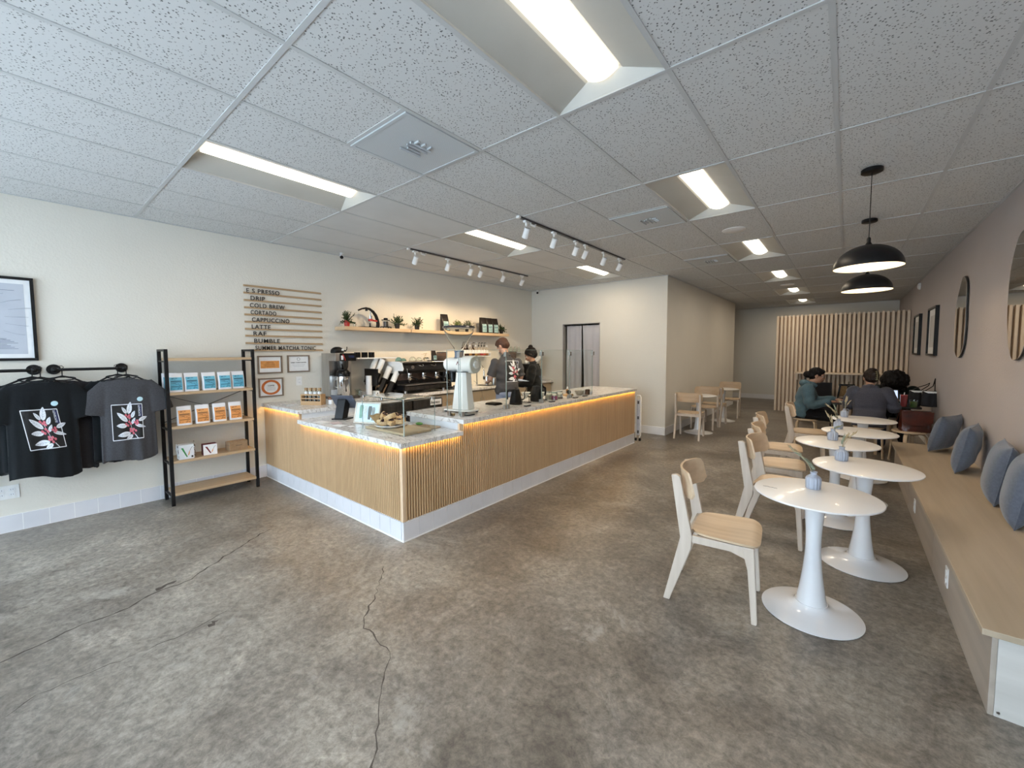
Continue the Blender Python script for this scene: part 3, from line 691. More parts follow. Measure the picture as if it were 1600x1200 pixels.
# ---- shirt rails: pipes with round flanges, standing off the wall
def pipe_rail(y0, y1, label):
    r = thing('clothes_rail', (XL, (y0+y1)/2, 1.376), label, 'clothes rail', group='black pipe clothes rails')
    w = (y1-y0)/2; X = .17
    b = MB(); b.tube([(.01,-w,0),(X-.02,-w,0),(X,-w+.02,0),(X,w-.02,0),(X-.02,w,0),(.01,w,0)], .0125, 12); b.build('pipe', M['black'], r)
    for s in (-1, 1):
        b = MB(); b.tube([(0,s*w,0),(.008,s*w,0),(.009,s*w,0),(.03,s*w,0)], [.045,.045,.02,.018], 24); b.build('wall_flange', M['black'], r)
        b = MB(); b.ball((X, s*w, 0), .022); b.build('elbow', M['black'], r)
    return r
pipe_rail(-.62, .10, 'black pipe clothes rail under the poster, cut by the left edge')
pipe_rail(.215, .655, 'black pipe clothes rail left of the shelf rack')
# ================================================================ CHAIRS, TABLES, BENCH
M['chair_ash'] = wood_mat('pale_ash', (.60,.52,.44), (.50,.425,.35), 'Z', rough=.5, grain=30)
M['chair_oak'] = wood_mat('oak_ply', (.66,.51,.35), (.54,.40,.26), 'X', rough=.42, grain=24)
M['chair_oakZ'] = wood_mat('oak_ply_back', (.62,.47,.32), (.52,.38,.25), 'Y', rough=.42, grain=24)
M['table_white'] = noise_mat('white_laminate_table', (.80,.79,.78), (.77,.76,.75), 3, .34, coat=.1)
M['base_white'] = noise_mat('gloss_white_metal', (.74,.75,.77), (.71,.72,.74), 3, .16, coat=.5)
def make_chair():
    r = thing('dining_chair', (0,0,0), 'x', 'chair', group='pale wooden cafe chairs')
    for s in (-1, 1):
        y = s*.197
        b = MB()
        b.prism([(-.237,0),(-.200,0),(-.083,.352),(-.080,.425),(-.152,.770),(-.172,.782),(-.203,.776),(-.150,.43),(-.146,.405)], .030, (0,y,0), (1,0,0), (0,0,1), (0,1,0))
        b.build('rear_leg', M['chair_ash'], r, smooth=False, bevel=.004)
        b = MB(); b.prism([(.178,.43),(.236,.43),(.262,.008),(.256,0),(.232,0),(.206,.30),(.185,.385)], .032, (0,s*.192,0), (1,0,0), (0,0,1), (0,1,0))
        b.build('front_leg', M['chair_ash'], r, smooth=False, bevel=.005)
        b = MB(); b.prism([(-.09,.385),(.12,.385),(.195,.36),(.205,.424),(.19,.428),(-.09,.428)], .022, (0,s*.194,0), (1,0,0), (0,0,1), (0,1,0))
        b.build('side_rail', M['chair_ash'], r, smooth=False, bevel=.003)
    for x in (-.105, .21):
        b = MB(); b.box(x-.011, x+.011, -.185, .185, .385 if x < 0 else .395, .427); b.build('cross_rail', M['chair_ash'], r, smooth=False, bevel=.003)
    # seat: rounded board, dished, front edge rolled
    P = []
    for a in range(48):
        t = 2*pi*a/48; c, q = cos(t), sin(t)
        e = .42
        x = (abs(c)**e)*(1 if c > 0 else -1); y = (abs(q)**e)*(1 if q > 0 else -1)
        P.append((.085 + .180*x, (.205+.018*x)*y))
    b = MB(); N = 8; rings = []
    def zt(x, y): return .448 - .012*(1-(y/.22)**2)*max(0, 1-abs(x-.04)/.22) - .020*max(0, (x-.20)/.07)**2
    top = []; bot = []
    for k in range(1, N+1):
        f = k/N
        top.append([b.bm.verts.new((.085+(x-.085)*f, y*f, zt(.085+(x-.085)*f, y*f))) for x, y in P])
    for k in (N, N//2):
        f = k/N*.992
        bot.append([b.bm.verts.new((.085+(x-.085)*f, y*f, zt(.085+(x-.085)*f, y*f)-.013)) for x, y in P])
    ct = b.bm.verts.new((.085, 0, zt(.085, 0))); cb = b.bm.verts.new((.085, 0, zt(.085,0)-.013))
    L_ = top + bot
    for i in range(48): b.bm.faces.new((ct, top[0][i], top[0][(i+1)%48])); b.bm.faces.new((cb, bot[-1][(i+1)%48], bot[-1][i]))
    for A, B in zip(L_, L_[1:]):
        for i in range(48): b.bm.faces.new((A[i], B[i], B[(i+1)%48], A[(i+1)%48]))
    b.build('seat', M['chair_oak'], r)
    # curved backrest
    b = MB()
    def fb(side):
        def f(u, v):
            y = -.222 + .444*u; z0, z1 = .640, .802
            rr = .035; e = min(u, 1-u)*.444; sh = rr - math.sqrt(max(0, rr*rr-(rr-e)**2)) if e < rr else 0
            z = z0+sh + (z1-z0-2*sh)*v
            x = -.168 + .085*(abs(y)/.222)**2.3 - .022*(v-.5)
            return (x + side*.0065, y, z)
        return f
    V1 = b.grid(fb(1), 24, 8); V2 = b.grid(fb(-1), 24, 8)
    for i in range(24):
        b.bm.faces.new((V1[i][0], V1[i+1][0], V2[i+1][0], V2[i][0])); b.bm.faces.new((V1[i][8], V2[i][8], V2[i+1][8], V1[i+1][8]))
    for j in range(8):
        b.bm.faces.new((V1[0][j], V2[0][j], V2[0][j+1], V1[0][j+1])); b.bm.faces.new((V1[24][j], V1[24][j+1], V2[24][j+1], V2[24][j]))
    b.build('backrest', M['chair_oakZ'], r)
    return r
CH0 = make_chair()
CH = [(-.612,2.70,6,'nearest wooden chair, on its own left of the first white pedestal table'),
      (-.45,3.93,-5,'wooden chair behind the first white table, second in the row of five'),
      (-.525,4.62,5,'third wooden chair in the row, facing the middle white tables'),
      (-.605,5.42,5,'fourth wooden chair in the row, its back just showing above the third'),
      (-.44,6.70,5,'farthest wooden chair of the row, closest to the hooded person'),
      (-2.10,7.45,95,'nearest wooden chair at the small tables along the hall wall'),
      (-2.13,8.60,-88,'chair between the two hall wall tables, with its back to the first one'),
      (-2.10,9.05,88,'chair at the second hall wall table, back towards the camera'),
      (-2.05,10.35,-85,'farthest chair along the hall wall, facing the camera')]
for i, (x, y, a, lab) in enumerate(CH):
    o = CH0 if i == 0 else copy_tree(CH0)
    o.location = (x, y, 0); o.rotation_euler = (0, 0, radians(a)); o['label'] = lab
def make_table():
    r = thing('pedestal_table', (0,0,0), 'x', 'table', group='round white pedestal tables')
    b = MB(); b.lathe([(0,.686),(.285,.686),(.297,.690),(.300,.695),(.298,.700),(.293,.702),(0,.702)], n=96); b.build('tabletop', M['table_white'], r)
    pr_ = []
    for k in range(29):
        t = k/28; z = .045 + t*.64
        rad = .030 + .048*((1-t)**2.6) + .028*(max(0,(t-.45)/.55)**1.7)
        pr_.append((rad, z))
    b = MB(); b.lathe(pr_, n=48); b.build('stem', M['base_white'], r)
    b = MB(); b.lathe([(0,0),(.236,0),(.243,.004),(.243,.008),(.22,.014),(.17,.024),(.12,.036),(.092,.048),(.080,.060),(.078,.066),(0,.066)], n=96); b.build('base', M['base_white'], r)
    return r
TB0 = make_table()
TB = [(-.112,2.866,'first white pedestal table, nearest the camera'),(.126,3.748,'second white pedestal table, close to the bench, right behind the nearest'),
      (-.047,4.597,'third white pedestal table, middle of the row beside the bench'),(.117,5.34,'fourth white pedestal table beside the bench'),
      (.173,6.332,'fifth white pedestal table, in front of the seated people'),
      (-2.10,8.02,'nearer white pedestal table against the hall wall'),(-2.05,9.72,'farther white pedestal table against the hall wall')]
for i, (x, y, lab) in enumerate(TB):
    o = TB0 if i == 0 else copy_tree(TB0); o.location = (x, y, 0); o['label'] = lab
b = MB(); rnd = random.Random(5)
pts = [(-.02+.012*k+rnd.uniform(-.002,.002), rnd.uniform(-.007,.007)) for k in range(7)]
b.tube([(x*1.0, y*1.0, 0) for x, y in pts], .0012, 5)
o = b.build('scribble', M['ink']); o.location = (-.345, 2.83, .7025); tag(o, 'small black pen scribble on the left edge of the nearest white table', 'pen mark')
# ---- vases with dried grass
M['vase'] = noise_mat('blue_grey_ceramic', (.38,.42,.50), (.33,.37,.45), 8, .35, coat=.2)
M['dry'] = noise_mat('dried_grass', (.46,.37,.23), (.34,.29,.19), 30, .8)
M['dry2'] = noise_mat('dried_green_grass', (.27,.29,.21), (.20,.23,.17), 30, .8)
def make_vase(seed, kind, dirs):
    r = thing('bud_vase', (0,0,0), 'x', 'vase', group='blue-grey ribbed bud vases with dried grass')
    prof = {0: [(0,0),(.030,0),(.033,.003),(.033,.050),(.031,.060),(.022,.068),(.014,.073),(.0135,.082),(.017,.088),(.014,.088),(.010,.078),(0,.078)],
            1: [(0,0),(.031,0),(.034,.003),(.034,.020),(.034,.046),(.032,.058),(.024,.067),(.015,.072),(.0145,.084),(.018,.090),(.014,.090),(.011,.080),(0,.080)]}[kind]
    # densify
    b = MB(); b.lathe(prof, n=96, flute=(.07, 14, .004, .058)); b.build('vase', M['vase'], r)
    if seed == 5:
        b = MB(); b.tube([(.030,0,.05),(.045,0,.055),(.046,0,.075),(.034,0,.086),(.016,0,.084)], .004, 8); b.build('handle', M['vase'], r)
    rnd = random.Random(seed)
    for (dx, dy, L, green) in dirs:
        mt = M['dry2'] if green else M['dry']
        top = Vector((dx, dy, .09+L)); p0 = Vector((0,0,.06)); mid = Vector((dx*.3, dy*.3, .09+L*.6))
        pts = [((1-t)**2)*p0 + 2*t*(1-t)*mid + t*t*top for t in [k/8 for k in range(9)]]
        b = MB(); b.tube(pts, .0012, 5)
        d = (pts[-1]-pts[-3]).normalized()
        # seed head: overlapping small spikelets
        for k in range(16):
            t = k/15; c = pts[-1] - d*(.055*(1-t)) + Vector((rnd.uniform(-1,1), rnd.uniform(-1,1), rnd.uniform(-1,1)))*.0022
            q = (d + Vector((rnd.uniform(-1,1), rnd.uniform(-1,1), rnd.uniform(-1,1)))*.33).normalized()
            w_ = .0034*sin(pi*min(1, .25+t*.75))+.0012
            b.tube([c, c+q*.006, c+q*.014, c+q*.022], [.0006, w_, w_*.7, .0003], 5)
        b.build('dried_stem', mt, r)
    return r
VA = [(-.128,2.965,.0,[(-.085,.04,.105,1),(-.12,.01,.125,0),(-.055,.02,.075,1),(-.015,.02,.05,1)],'ribbed vase with dry grass leaning left on the nearest white table'),
      (-.005,3.86,1,[(.05,.01,.08,0),(.06,.04,.06,0),(.01,0,.07,1),(.075,-.01,.095,0)],'ribbed vase with pale grass leaning right on the second white table'),
      (-.075,4.70,1,[(-.02,0,.10,0),(-.045,.02,.13,0),(.05,-.02,.03,1),(.06,.01,.015,1)],'ribbed vase with upright and drooping stems on the third white table'),
      (-.045,5.42,1,[(-.06,0,.09,0),(-.10,.02,.13,0),(-.03,.02,.12,1),(-.06,-.02,.03,1)],'ribbed vase with stems leaning left on the fourth white table'),
      (.0,6.42,0,[(-.07,0,.10,0),(.03,.02,.12,0),(.06,0,.08,0),(.015,.0,.10,1),(.01,-.02,.12,0)],'small handled vase with spread dry stems on the fifth white table')]
for i, (x, y, k, ds, lab) in enumerate(VA):
    v = make_vase(i+1, int(k), ds); v.location = (x, y, .7025); v['label'] = lab; v.rotation_euler = (0,0,yaw); v.scale = (1.14,1.14,1.14)
# ---- built-in bench
M['bench_top'] = wood_mat('bench_oak_top', (.48,.395,.29), (.385,.31,.22), 'Y', rough=.4, grain=16)
M['bench_front'] = wood_mat('bench_grey_oak', (.43,.37,.31), (.35,.30,.25), 'Y', rough=.5, grain=16)
M['bench_end'] = wood_mat('bench_white_oak', (.60,.58,.54), (.50,.48,.44), 'X', rough=.5, grain=14)
BX, BY0, BY1, BZ = .504, 2.505, 6.93, .345
cuts = [BY0, 3.95, 5.42, BY1]
for i in range(3):
    y0, y1 = cuts[i]+(0 if i == 0 else .003), cuts[i+1]-.003
    r = thing('bench_cabinet', (.78, (y0+y1)/2, 0), ['nearest low bench cabinet with a pale end panel', 'middle low bench cabinet under the oak seat board', 'farthest low bench cabinet by the brown leather bag'][i], 'bench cabinet', group='bench cabinets along the right wall')
    cy_ = (y0+y1)/2
    b = MB(); b.box(BX+.018-.78, XR-.002-.78, y0+.02-cy_, y1-cy_, 0, BZ); b.build('body', M['bench_front'], r, smooth=False)
    b = MB(); b.box(BX-.78, BX+.0175-.78, y0-cy_, y1-cy_, 0, BZ); b.build('front_panel', M['bench_front'], r, smooth=False, bevel=.0015)
    if i == 0:
        b = MB(); b.box(BX-.78+.018, XR-.002-.78, y0-cy_, y0+.0195-cy_, 0, BZ); o = b.build('end_panel', M['bench_end'], r, smooth=False, bevel=.0015); o['label'] = 'pale whitish end panel'
        b = MB(); b.cyl((BX-.78+.03, y0-cy_-.002, .02), (BX-.78+.03, y0-cy_, .02), .006, n=12); b.build('screw', M['steel'], r)
b = MB(); b.box(.470, XR-.001, 2.475, 6.95, BZ+.0005, BZ+.028)
o = b.build('bench_board', M['bench_top'], smooth=False, bevel=.003); tag(o, 'long oak seat board of the bench along the mauve wall', 'bench seat')
BT = BZ+.0285
for i, (y, z) in enumerate(((3.43, .18), (4.905, .166))):
    r = thing('bench_outlet', (BX, y, z), ['white outlet plate on the bench front beside the second table', 'white outlet plate farther along the bench front'][i], 'power outlet', rz=pi, group='outlets on the bench front')
    b = MB(); b.prism(rrect(.072, .115, .004), .006, (.003, 0, 0), (0,1,0), (0,0,1)); b.build('cover_plate', M['white_plastic'], r, smooth=False, bevel=.0015)
    for s in (-1, 1):
        b = MB(); b.prism(rrect(.034, .030, .010), .003, (.0075, 0, s*.022), (0,1,0), (0,0,1)); b.build('receptacle', M['label_white'], r, smooth=False)
# ---- cushions
M['cushion'] = noise_mat('blue_grey_linen', (.112,.132,.175), (.088,.105,.142), 60, .9, bump=.15, bscale=300, sheen=.3)
def cushion(loc, rot, label, s=.45, th=.15, seed=0):
    b = MB(); rnd = random.Random(seed); ph = [rnd.uniform(0, 6) for _ in range(6)]
    N = 24
    def pt(u, v, side):
        a, c = 2*u-1, 2*v-1
        e = (1-abs(a)**3.2)*(1-abs(c)**3.2); t = th/2*max(0, e)**.5
        pin = 1-.06*(1-abs(c)**2)*(abs(a)**3); pin2 = 1-.06*(1-abs(a)**2)*(abs(c)**3)
        wr = .006*sin(6*a+ph[0]+3*c)*(1-abs(a))+.004*sin(9*c+ph[1]+a*4)
        return (side*(t+ (wr*e if side > 0 else 0)), a*s/2*pin, c*s/2*pin2)
    V1 = b.grid(lambda u, v: pt(u, v, 1), N, N); V2 = b.grid(lambda u, v: pt(u, v, -1), N, N)
    bmesh.ops.remove_doubles(b.bm, verts=b.bm.verts, dist=.0005)
    o = b.build('cushion_cover', M['cushion'])
    r = thing('cushion', loc, label, 'cushion', group='blue-grey linen cushions on the bench'); r.rotation_euler = rot
    o.parent = r
    e = MB(); m = 14; loop = []
    for k in range(4*m):
        q, f = divmod(k, m); f /= m; a, c = [(-1+2*f, -1), (1, -1+2*f), (1-2*f, 1), (-1, 1-2*f)][q]
        pin = 1-.06*(1-abs(c)**2)*(abs(a)**3); pin2 = 1-.06*(1-abs(a)**2)*(abs(c)**3); loop.append((0, a*s/2*pin, c*s/2*pin2))
    loop.append(loop[0]); e.tube(loop, .0035, 6, cap=False); e.build('seam_piping', M['cushion'], r)
    return r
cushion((.885, 6.62, BT+.212), (0, radians(14), radians(-28)), 'farthest blue-grey cushion, slouched on the bench beside the brown bag', seed=1, s=.42)
cushion((.905, 5.66, BT+.222), (0, radians(10), radians(-16)), 'second farthest blue-grey cushion leaning on the mauve wall', seed=2, s=.44)
cushion((.925, 4.70, BT+.222), (0, radians(9), radians(-6)), 'blue-grey cushion below the large mirror, half behind the nearest cushion', seed=3, s=.45)
cushion((.92, 4.18, BT+.222), (0, radians(8), radians(-8)), 'nearest blue-grey cushion, cut by the right edge of the photo', seed=4, s=.45)
# ---- irregular mirrors
M['mirror'] = noise_mat('mirror_silver', (.86,.86,.85), (.84,.84,.83), 3, .015, metal=1.)
def mirror(pts, label):
    n = len(pts); cy_ = sum(p[0] for p in pts)/n; cz_ = sum(p[1] for p in pts)/n; P = [Vector((p[0]-cy_, p[1]-cz_)) for p in pts]
    S = []
    for i in range(n):
        p0, p1, p2, p3 = P[(i-1)%n], P[i], P[(i+1)%n], P[(i+2)%n]
        for k in range(6):
            t = k/6; S.append(.5*((2*p1)+(-p0+p2)*t+(2*p0-5*p1+4*p2-p3)*t*t+(-p0+3*p1-3*p2+p3)*t**3))
    r = thing('wall_mirror', (XR, cy_, cz_), label, 'mirror', group='wavy frameless mirrors on the mauve wall')
    S = [(p.x, p.y) for p in S]
    b = MB(); b.prism(S, .012, (-.016,0,0), (0,1,0), (0,0,1)); b.build('backing', M['ink'], r, smooth=False)
    b = MB(); b.prism([(x*.99, y*.993) for x, y in S], .004, (-.0245,0,0), (0,1,0), (0,0,1)); b.build('mirror_glass', M['mirror'], r, smooth=False)
mirror([(7.08,2.355),(6.95,2.352),(6.84,2.25),(6.81,2.0),(6.79,1.73),(6.86,1.53),(7.06,1.425),(7.27,1.49),(7.37,1.65),(7.38,1.88),(7.34,2.08),(7.22,2.22)], 'farther wavy upright mirror on the mauve wall')
mirror([(5.06,2.40),(4.90,2.43),(4.76,2.33),(4.71,2.1),(4.73,1.85),(4.72,1.65),(4.82,1.48),(5.0,1.435),(5.12,1.52),(5.20,1.70),(5.235,1.95),(5.20,2.2)], 'nearer wavy mirror, cut by the right edge of the photo')
# ---- two black framed pictures
M['print_grey'] = noise_mat('pale_print', (.60,.60,.60), (.45,.45,.46), 4, .5, stretch=(1,1,.3))
def pic(y0, y1, label):
    r = thing('framed_picture', (XR, (y0+y1)/2, 1.43), label, 'framed picture', group='black framed pictures on the mauve wall')
    w = (y1-y0)/2; h = .755; t = .03; d = .045
    b = MB()
    for q in ((-w, w, 0, t), (-w, w, h-t, h), (-w, -w+t, t, h-t), (w-t, w, t, h-t)): b.box(-d, 0, *q)
    b.build('frame', M['black'], r, smooth=False, bevel=.002)
    b = MB(); b.box(-.02, -.002, -w+t, w-t, t, h-t); b.build('mat_board', M['label_white'], r, smooth=False)
    b = MB(); b.box(-.0215, -.0202, -w+t+.10, w-t-.10, t+.1, h-t-.1); b.build('print', M['print_grey'], r, smooth=False)
pic(10.52, 11.30, 'farther of two black framed pictures on the mauve wall')
pic(8.72, 9.50, 'nearer of two black framed pictures on the mauve wall')
# ---- pendants
M['dome_in'] = noise_mat('dome_white_inside', (.86,.80,.66), (.84,.78,.64), 5, .5)
def pendant():
    r = thing('pendant_lamp', (0,0,H), 'x', 'pendant lamp', group='black dome pendant lamps')
    b = MB(); b.lathe([(0,-.030),(.058,-.030),(.064,-.026),(.064,-.004),(.060,0),(0,0)], n=40); b.build('canopy', M['black'], r)
    b = MB(); b.cyl((0,0,-.03), (0,0,-.50), .0028, n=8); b.build('cord', M['black'], r)
    b = MB(); b.lathe([(0,-.495),(.008,-.495),(.012,-.505),(.012,-.53),(.020,-.545),(.03,-.555),(0,-.555)], n=24); b.build('stem_cap', M['black'], r)
    R_, hh = .205, .165; zt = -.55
    pf = [(R_*sin(t*pi/2), zt - hh*(1-cos(t*pi/2))) for t in [k/16 for k in range(17)]]
    b = MB(); b.lathe([(max(x, .0), z) for x, z in pf], n=64); b.mi = 1; b.lathe([(x*.985, z-.004) for x, z in pf[:-1]]+[(R_*.985, pf[-1][1]), (R_, pf[-1][1])], n=64)
    b.build('dome_shade', [M['black'], M['dome_in']], r, fixn=False)
    b = MB(); b.ball((0,0,-.635), .032); b.build('bulb', new_mat('warm_bulb', (1,.9,.7), .4, emit=(1,.78,.5), estr=9.) if 'warm_bulb' not in bpy.data.materials else bpy.data.materials['warm_bulb'], r)
    return r
p0 = pendant(); p0.location = (.095, 4.06, H-.0045); p0['label'] = 'black dome pendant lamp, nearer and hanging in front of the other'
p1 = copy_tree(p0, (.13, 5.60, H-.0045)); p1['label'] = 'black dome pendant lamp, farther one, lower in the picture'
for p in ((.095, 4.06), (.13, 5.60)):
    l = bpy.data.lights.new('pendant_bulb_light', 'POINT'); l.energy = 6; l.color = (1,.76,.48); l.shadow_soft_size = .04
    lo = bpy.data.objects.new('pendant_bulb_light', l); COL.objects.link(lo); lo.location = (p[0], p[1], H-.69)
# ---- slatted timber screen
M['slat'] = noise_mat('pine_slat', (.74,.62,.48), (.62,.49,.36), 9, .55, detail=6, stretch=(1,1,.12), lo=.3, hi=.7)
sl = thing('slat_screen', (-.2, 12.28, 0), 'tall screen of vertical pale pine slats at the end of the room', 'slatted screen')
x0, x1 = -1.40, XR-.02; n = 30; rnd = random.Random(11)
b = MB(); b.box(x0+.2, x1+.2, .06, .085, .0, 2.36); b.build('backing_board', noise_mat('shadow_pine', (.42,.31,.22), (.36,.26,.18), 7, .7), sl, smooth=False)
for i in range(n):
    x = x0 + (x1-x0-.04)*i/(n-1) + .2
    b = MB(); b.box(x, x+.047, -.035+rnd.uniform(-.002,.002), .058, 0, 2.385+rnd.uniform(-.006,.006)); b.build('slat', M['slat'], sl, smooth=False, bevel=.003)
# ledge bar in front of the slats
r = thing('bar_ledge', (.03, 12.06, 0), 'narrow wooden standing ledge fixed along the slatted screen', 'ledge')
b = MB(); b.box(-1.0, .98, -.17, .18, .965, 1.0); b.build('ledge_top', M['slat'], r, smooth=False, bevel=.003)
for x in (-.98, 0., .93):
    b = MB(); b.box(x, x+.04, .10, .18, .80, .964); b.build('bracket', M['slat'], r, smooth=False)
# ================================================================ T-SHIRTS ON THE RAILS
def voxelize(mb, name, mat, parent, voxel=.008, smooth_it=4, loc=None):
    """join overlapping closed shapes into one continuous skin"""
    o = mb.build(name+'_src', mat if not isinstance(mat, (list, tuple)) else mat[0], smooth=False)
    md = o.modifiers.new('r', 'REMESH'); md.mode = 'VOXEL'; md.voxel_size = voxel; md.use_smooth_shade = True
    if smooth_it: s = o.modifiers.new('s', 'SMOOTH'); s.iterations = smooth_it; s.factor = .5
    dg = bpy.context.evaluated_depsgraph_get(); dg.update()
    me = bpy.data.meshes.new_from_object(o.evaluated_get(dg)); me.name = name
    src = o.data; bpy.data.objects.remove(o, do_unlink=True); bpy.data.meshes.remove(src)
    me.materials.clear()
    for m in (mat if isinstance(mat, (list, tuple)) else [mat]): me.materials.append(m)
    for p in me.polygons: p.use_smooth = True
    ob = bpy.data.objects.new(name, me); COL.objects.link(ob)
    if parent is not None: ob.parent = parent
    if loc is not None: ob.location = loc
    return ob
from mathutils.bvhtree import BVHTree
def drape(ob, target, direction, offs=.0015, start=.3):
    """press a flat print onto the cloth below it"""
    bm = bmesh.new(); bm.from_mesh(target.data); tree = BVHTree.FromBMesh(bm); bm.free()
    d = Vector(direction).normalized()
    for v in ob.data.vertices:
        h = tree.ray_cast(v.co - d*start, d)
        if h[0] is not None: v.co = h[0] - d*(offs + v.co.dot(-d)*0)
    return ob
def cloth_mat(name, c, c2=None, bump=.1):
    return noise_mat(name, c, c2 or tuple(x*.8 for x in c), scale=90, rough=.92, bump=bump, bscale=350, spec=.15, sheen=.1)
M['tee_black'] = cloth_mat('black_cotton', (.010,.012,.014)); M['tee_char'] = cloth_mat('charcoal_cotton', (.060,.060,.066))
M['tee_dark'] = cloth_mat('washed_black_cotton', (.022,.022,.025))
M['pr_white'] = noise_mat('print_white', (.74,.76,.80), (.66,.69,.74), 40, .7); M['pr_vein'] = noise_mat('print_vein', (.30,.34,.42), (.25,.29,.36), 40, .7)
M['pr_pink'] = noise_mat('print_pink', (.62,.16,.20), (.45,.09,.13), 90, .7); M['pr_navy'] = noise_mat('print_navy', (.02,.03,.11), (.02,.025,.09), 30, .7)
M['pr_fill'] = noise_mat('print_black_fill', (.012,.012,.013), (.01,.01,.011), 30, .8); M['sticker'] = noise_mat('pale_blue_sticker', (.50,.72,.80), (.45,.66,.75), 60, .5)
LEAVES = [((430,540),(490,290),95),((392,532),(293,403),62),((488,612),(572,468),62),((408,692),(188,522),92),((392,775),(165,786),82),((640,662),(835,572),66),((560,745),(800,788),56),((488,745),(572,606),52),((462,922),(180,988),88),((505,958),(358,1062),66)]
BERRIES = [(375,565),(415,597),(447,568),(457,617),(440,697),(373,742),(410,772),(472,735),(562,702),(612,668),(622,708),(597,735),(463,840),(525,842),(570,870),(460,885),(520,925),(500,880)]
def shirt_graphic(parent, target, o, u, v, W, Hh, direction, fill=False, skew=0.):
    """frame, coffee branch and berries; drawn flat, then pressed on the cloth"""
    u = Vector(u).normalized(); v = Vector(v).normalized(); o = Vector(o); w = u.cross(v)
    def P(x, y): a = (x-80)/660*W; c = (1085-y - (x-80)*.11)/704*Hh; return o + u*(a + skew*(1-c/Hh)*W) + v*(c-.0*Hh)
    def patch(poly_fn, name, mat, lift):
        b = MB(); poly_fn(b); me = b.build(name, mat, parent, smooth=False, fixn=False)
        drape(me, target, direction, .0012+lift); return me
    n = 14
    def strip(b, p, q, wd, k=16):
        p = Vector(p); q = Vector(q); t = (q-p).normalized(); s = Vector((-t.y, t.x))*wd/2
        A = []
        for i in range(k+1): c = p.lerp(q, i/k); A.append((b.bm.verts.new(P(*(c+s))), b.bm.verts.new(P(*(c-s)))))
        for i in range(k): b.bm.faces.new((A[i][0], A[i+1][0], A[i+1][1], A[i][1]))
    if fill:
        def ff(b): b.grid(lambda a, c: P(90+640*a, (1080-.1*640*a)+( -690)*c+.0), 16, 16)
        patch(ff, 'print_ground', M['pr_fill'], .0)
    def fr(b):
        for p, q in (((80,378),(735,318)),((735,318),(735,1012)),((80,1085),(740,1012)),((80,378),(80,1085))): strip(b, p, q, 15)
    patch(fr, 'print_frame', M['pr_white'], .0006)
    def lf(b):
        for (bx, by), (tx, ty), wd in LEAVES:
            p = Vector((bx, by)); q = Vector((tx, ty)); t = q-p; s = Vector((-t.y, t.x)).normalized()
            A = []
            for i in range(13):
                f = i/12; h = wd/2*1.15*sin(pi*f**.8)**.8; c = p + t*f; A.append((b.bm.verts.new(P(*(c+s*h))), b.bm.verts.new(P(*c)), b.bm.verts.new(P(*(c-s*h)))))
            for i in range(12):
                b.bm.faces.new((A[i][0], A[i+1][0], A[i+1][1], A[i][1])); b.bm.faces.new((A[i][1], A[i+1][1], A[i+1][2], A[i][2]))
        strip(b, (550,940), (612,1022), 14, 5); strip(b, (430,620), (500,860), 6, 10)
    patch(lf, 'print_leaves', M['pr_white'], .0010)
    def ve(b):
        for (bx, by), (tx, ty), wd in LEAVES:
            p = Vector((bx, by)); q = Vector((tx, ty)); t = q-p; s = Vector((-t.y, t.x)).normalized(); strip(b, p, q, 5, 8)
            for f in (.25, .42, .6, .75):
                for sg in (-1, 1): strip(b, p+t*f, p+t*(f+.14)+s*sg*wd*.40*sin(pi*(f+.1)), 3.5, 3)
    patch(ve, 'print_veins', M['pr_vein'], .0014)
    def be(b):
        for (x, y) in BERRIES:
            c = b.bm.verts.new(P(x, y)); R = [b.bm.verts.new(P(x+25*cos(2*pi*i/n), y+25*sin(2*pi*i/n))) for i in range(n)]
            for i in range(n): b.bm.faces.new((c, R[i], R[(i+1)%n]))
    patch(be, 'print_berries', M['pr_pink'], .0018)
    def nv(b): b.grid(lambda a, c: P(655+70*a, 345+235*c), 6, 12)
    patch(nv, 'print_bar', M['pr_navy'], .0008)
    me = text_mesh('LOVECATS', 46, 0.0, 1.0, 1.0)
    xs = [q.co.x for q in me.vertices]; k = 215/(max(xs)-min(xs))
    tb = bpy.data.objects.new('print_lettering', me); COL.objects.link(tb); tb.parent = parent
    x0 = min(xs)
    for q in me.vertices: q.co = P(648 + (q.co.y)*1.25, 352 + (q.co.x-x0)*k)
    me.materials.clear(); me.materials.append(M['pr_white']); drape(tb, target, direction, .0024)
    return P
def hanger(r, w=.2):
    b = MB()
    b.tube([(0,0,.0),(.0,.012,.018),(0,.0,.032),(0,-.018,.026),(0,-.020,.010)], .0025, 6)
    b.tube([(0,0,0),(0,0,-.04),(0,0,-.062)], .0035, 6)
    b.tube([(0,-w*.85,-.135),(0,-.06,-.078),(0,0,-.06),(0,.06,-.078),(0,w*.85,-.135)], .0075, 8, sq=(1,.7))
    b.build('hanger', M['black_plastic'], r)
    b = MB(); b.tube([(0,-w*.8,-.132),(0,-.05,-.112),(0,.05,-.112),(0,w*.8,-.132)], .005, 6); b.build('hanger_bar', M['black_plastic'], r)
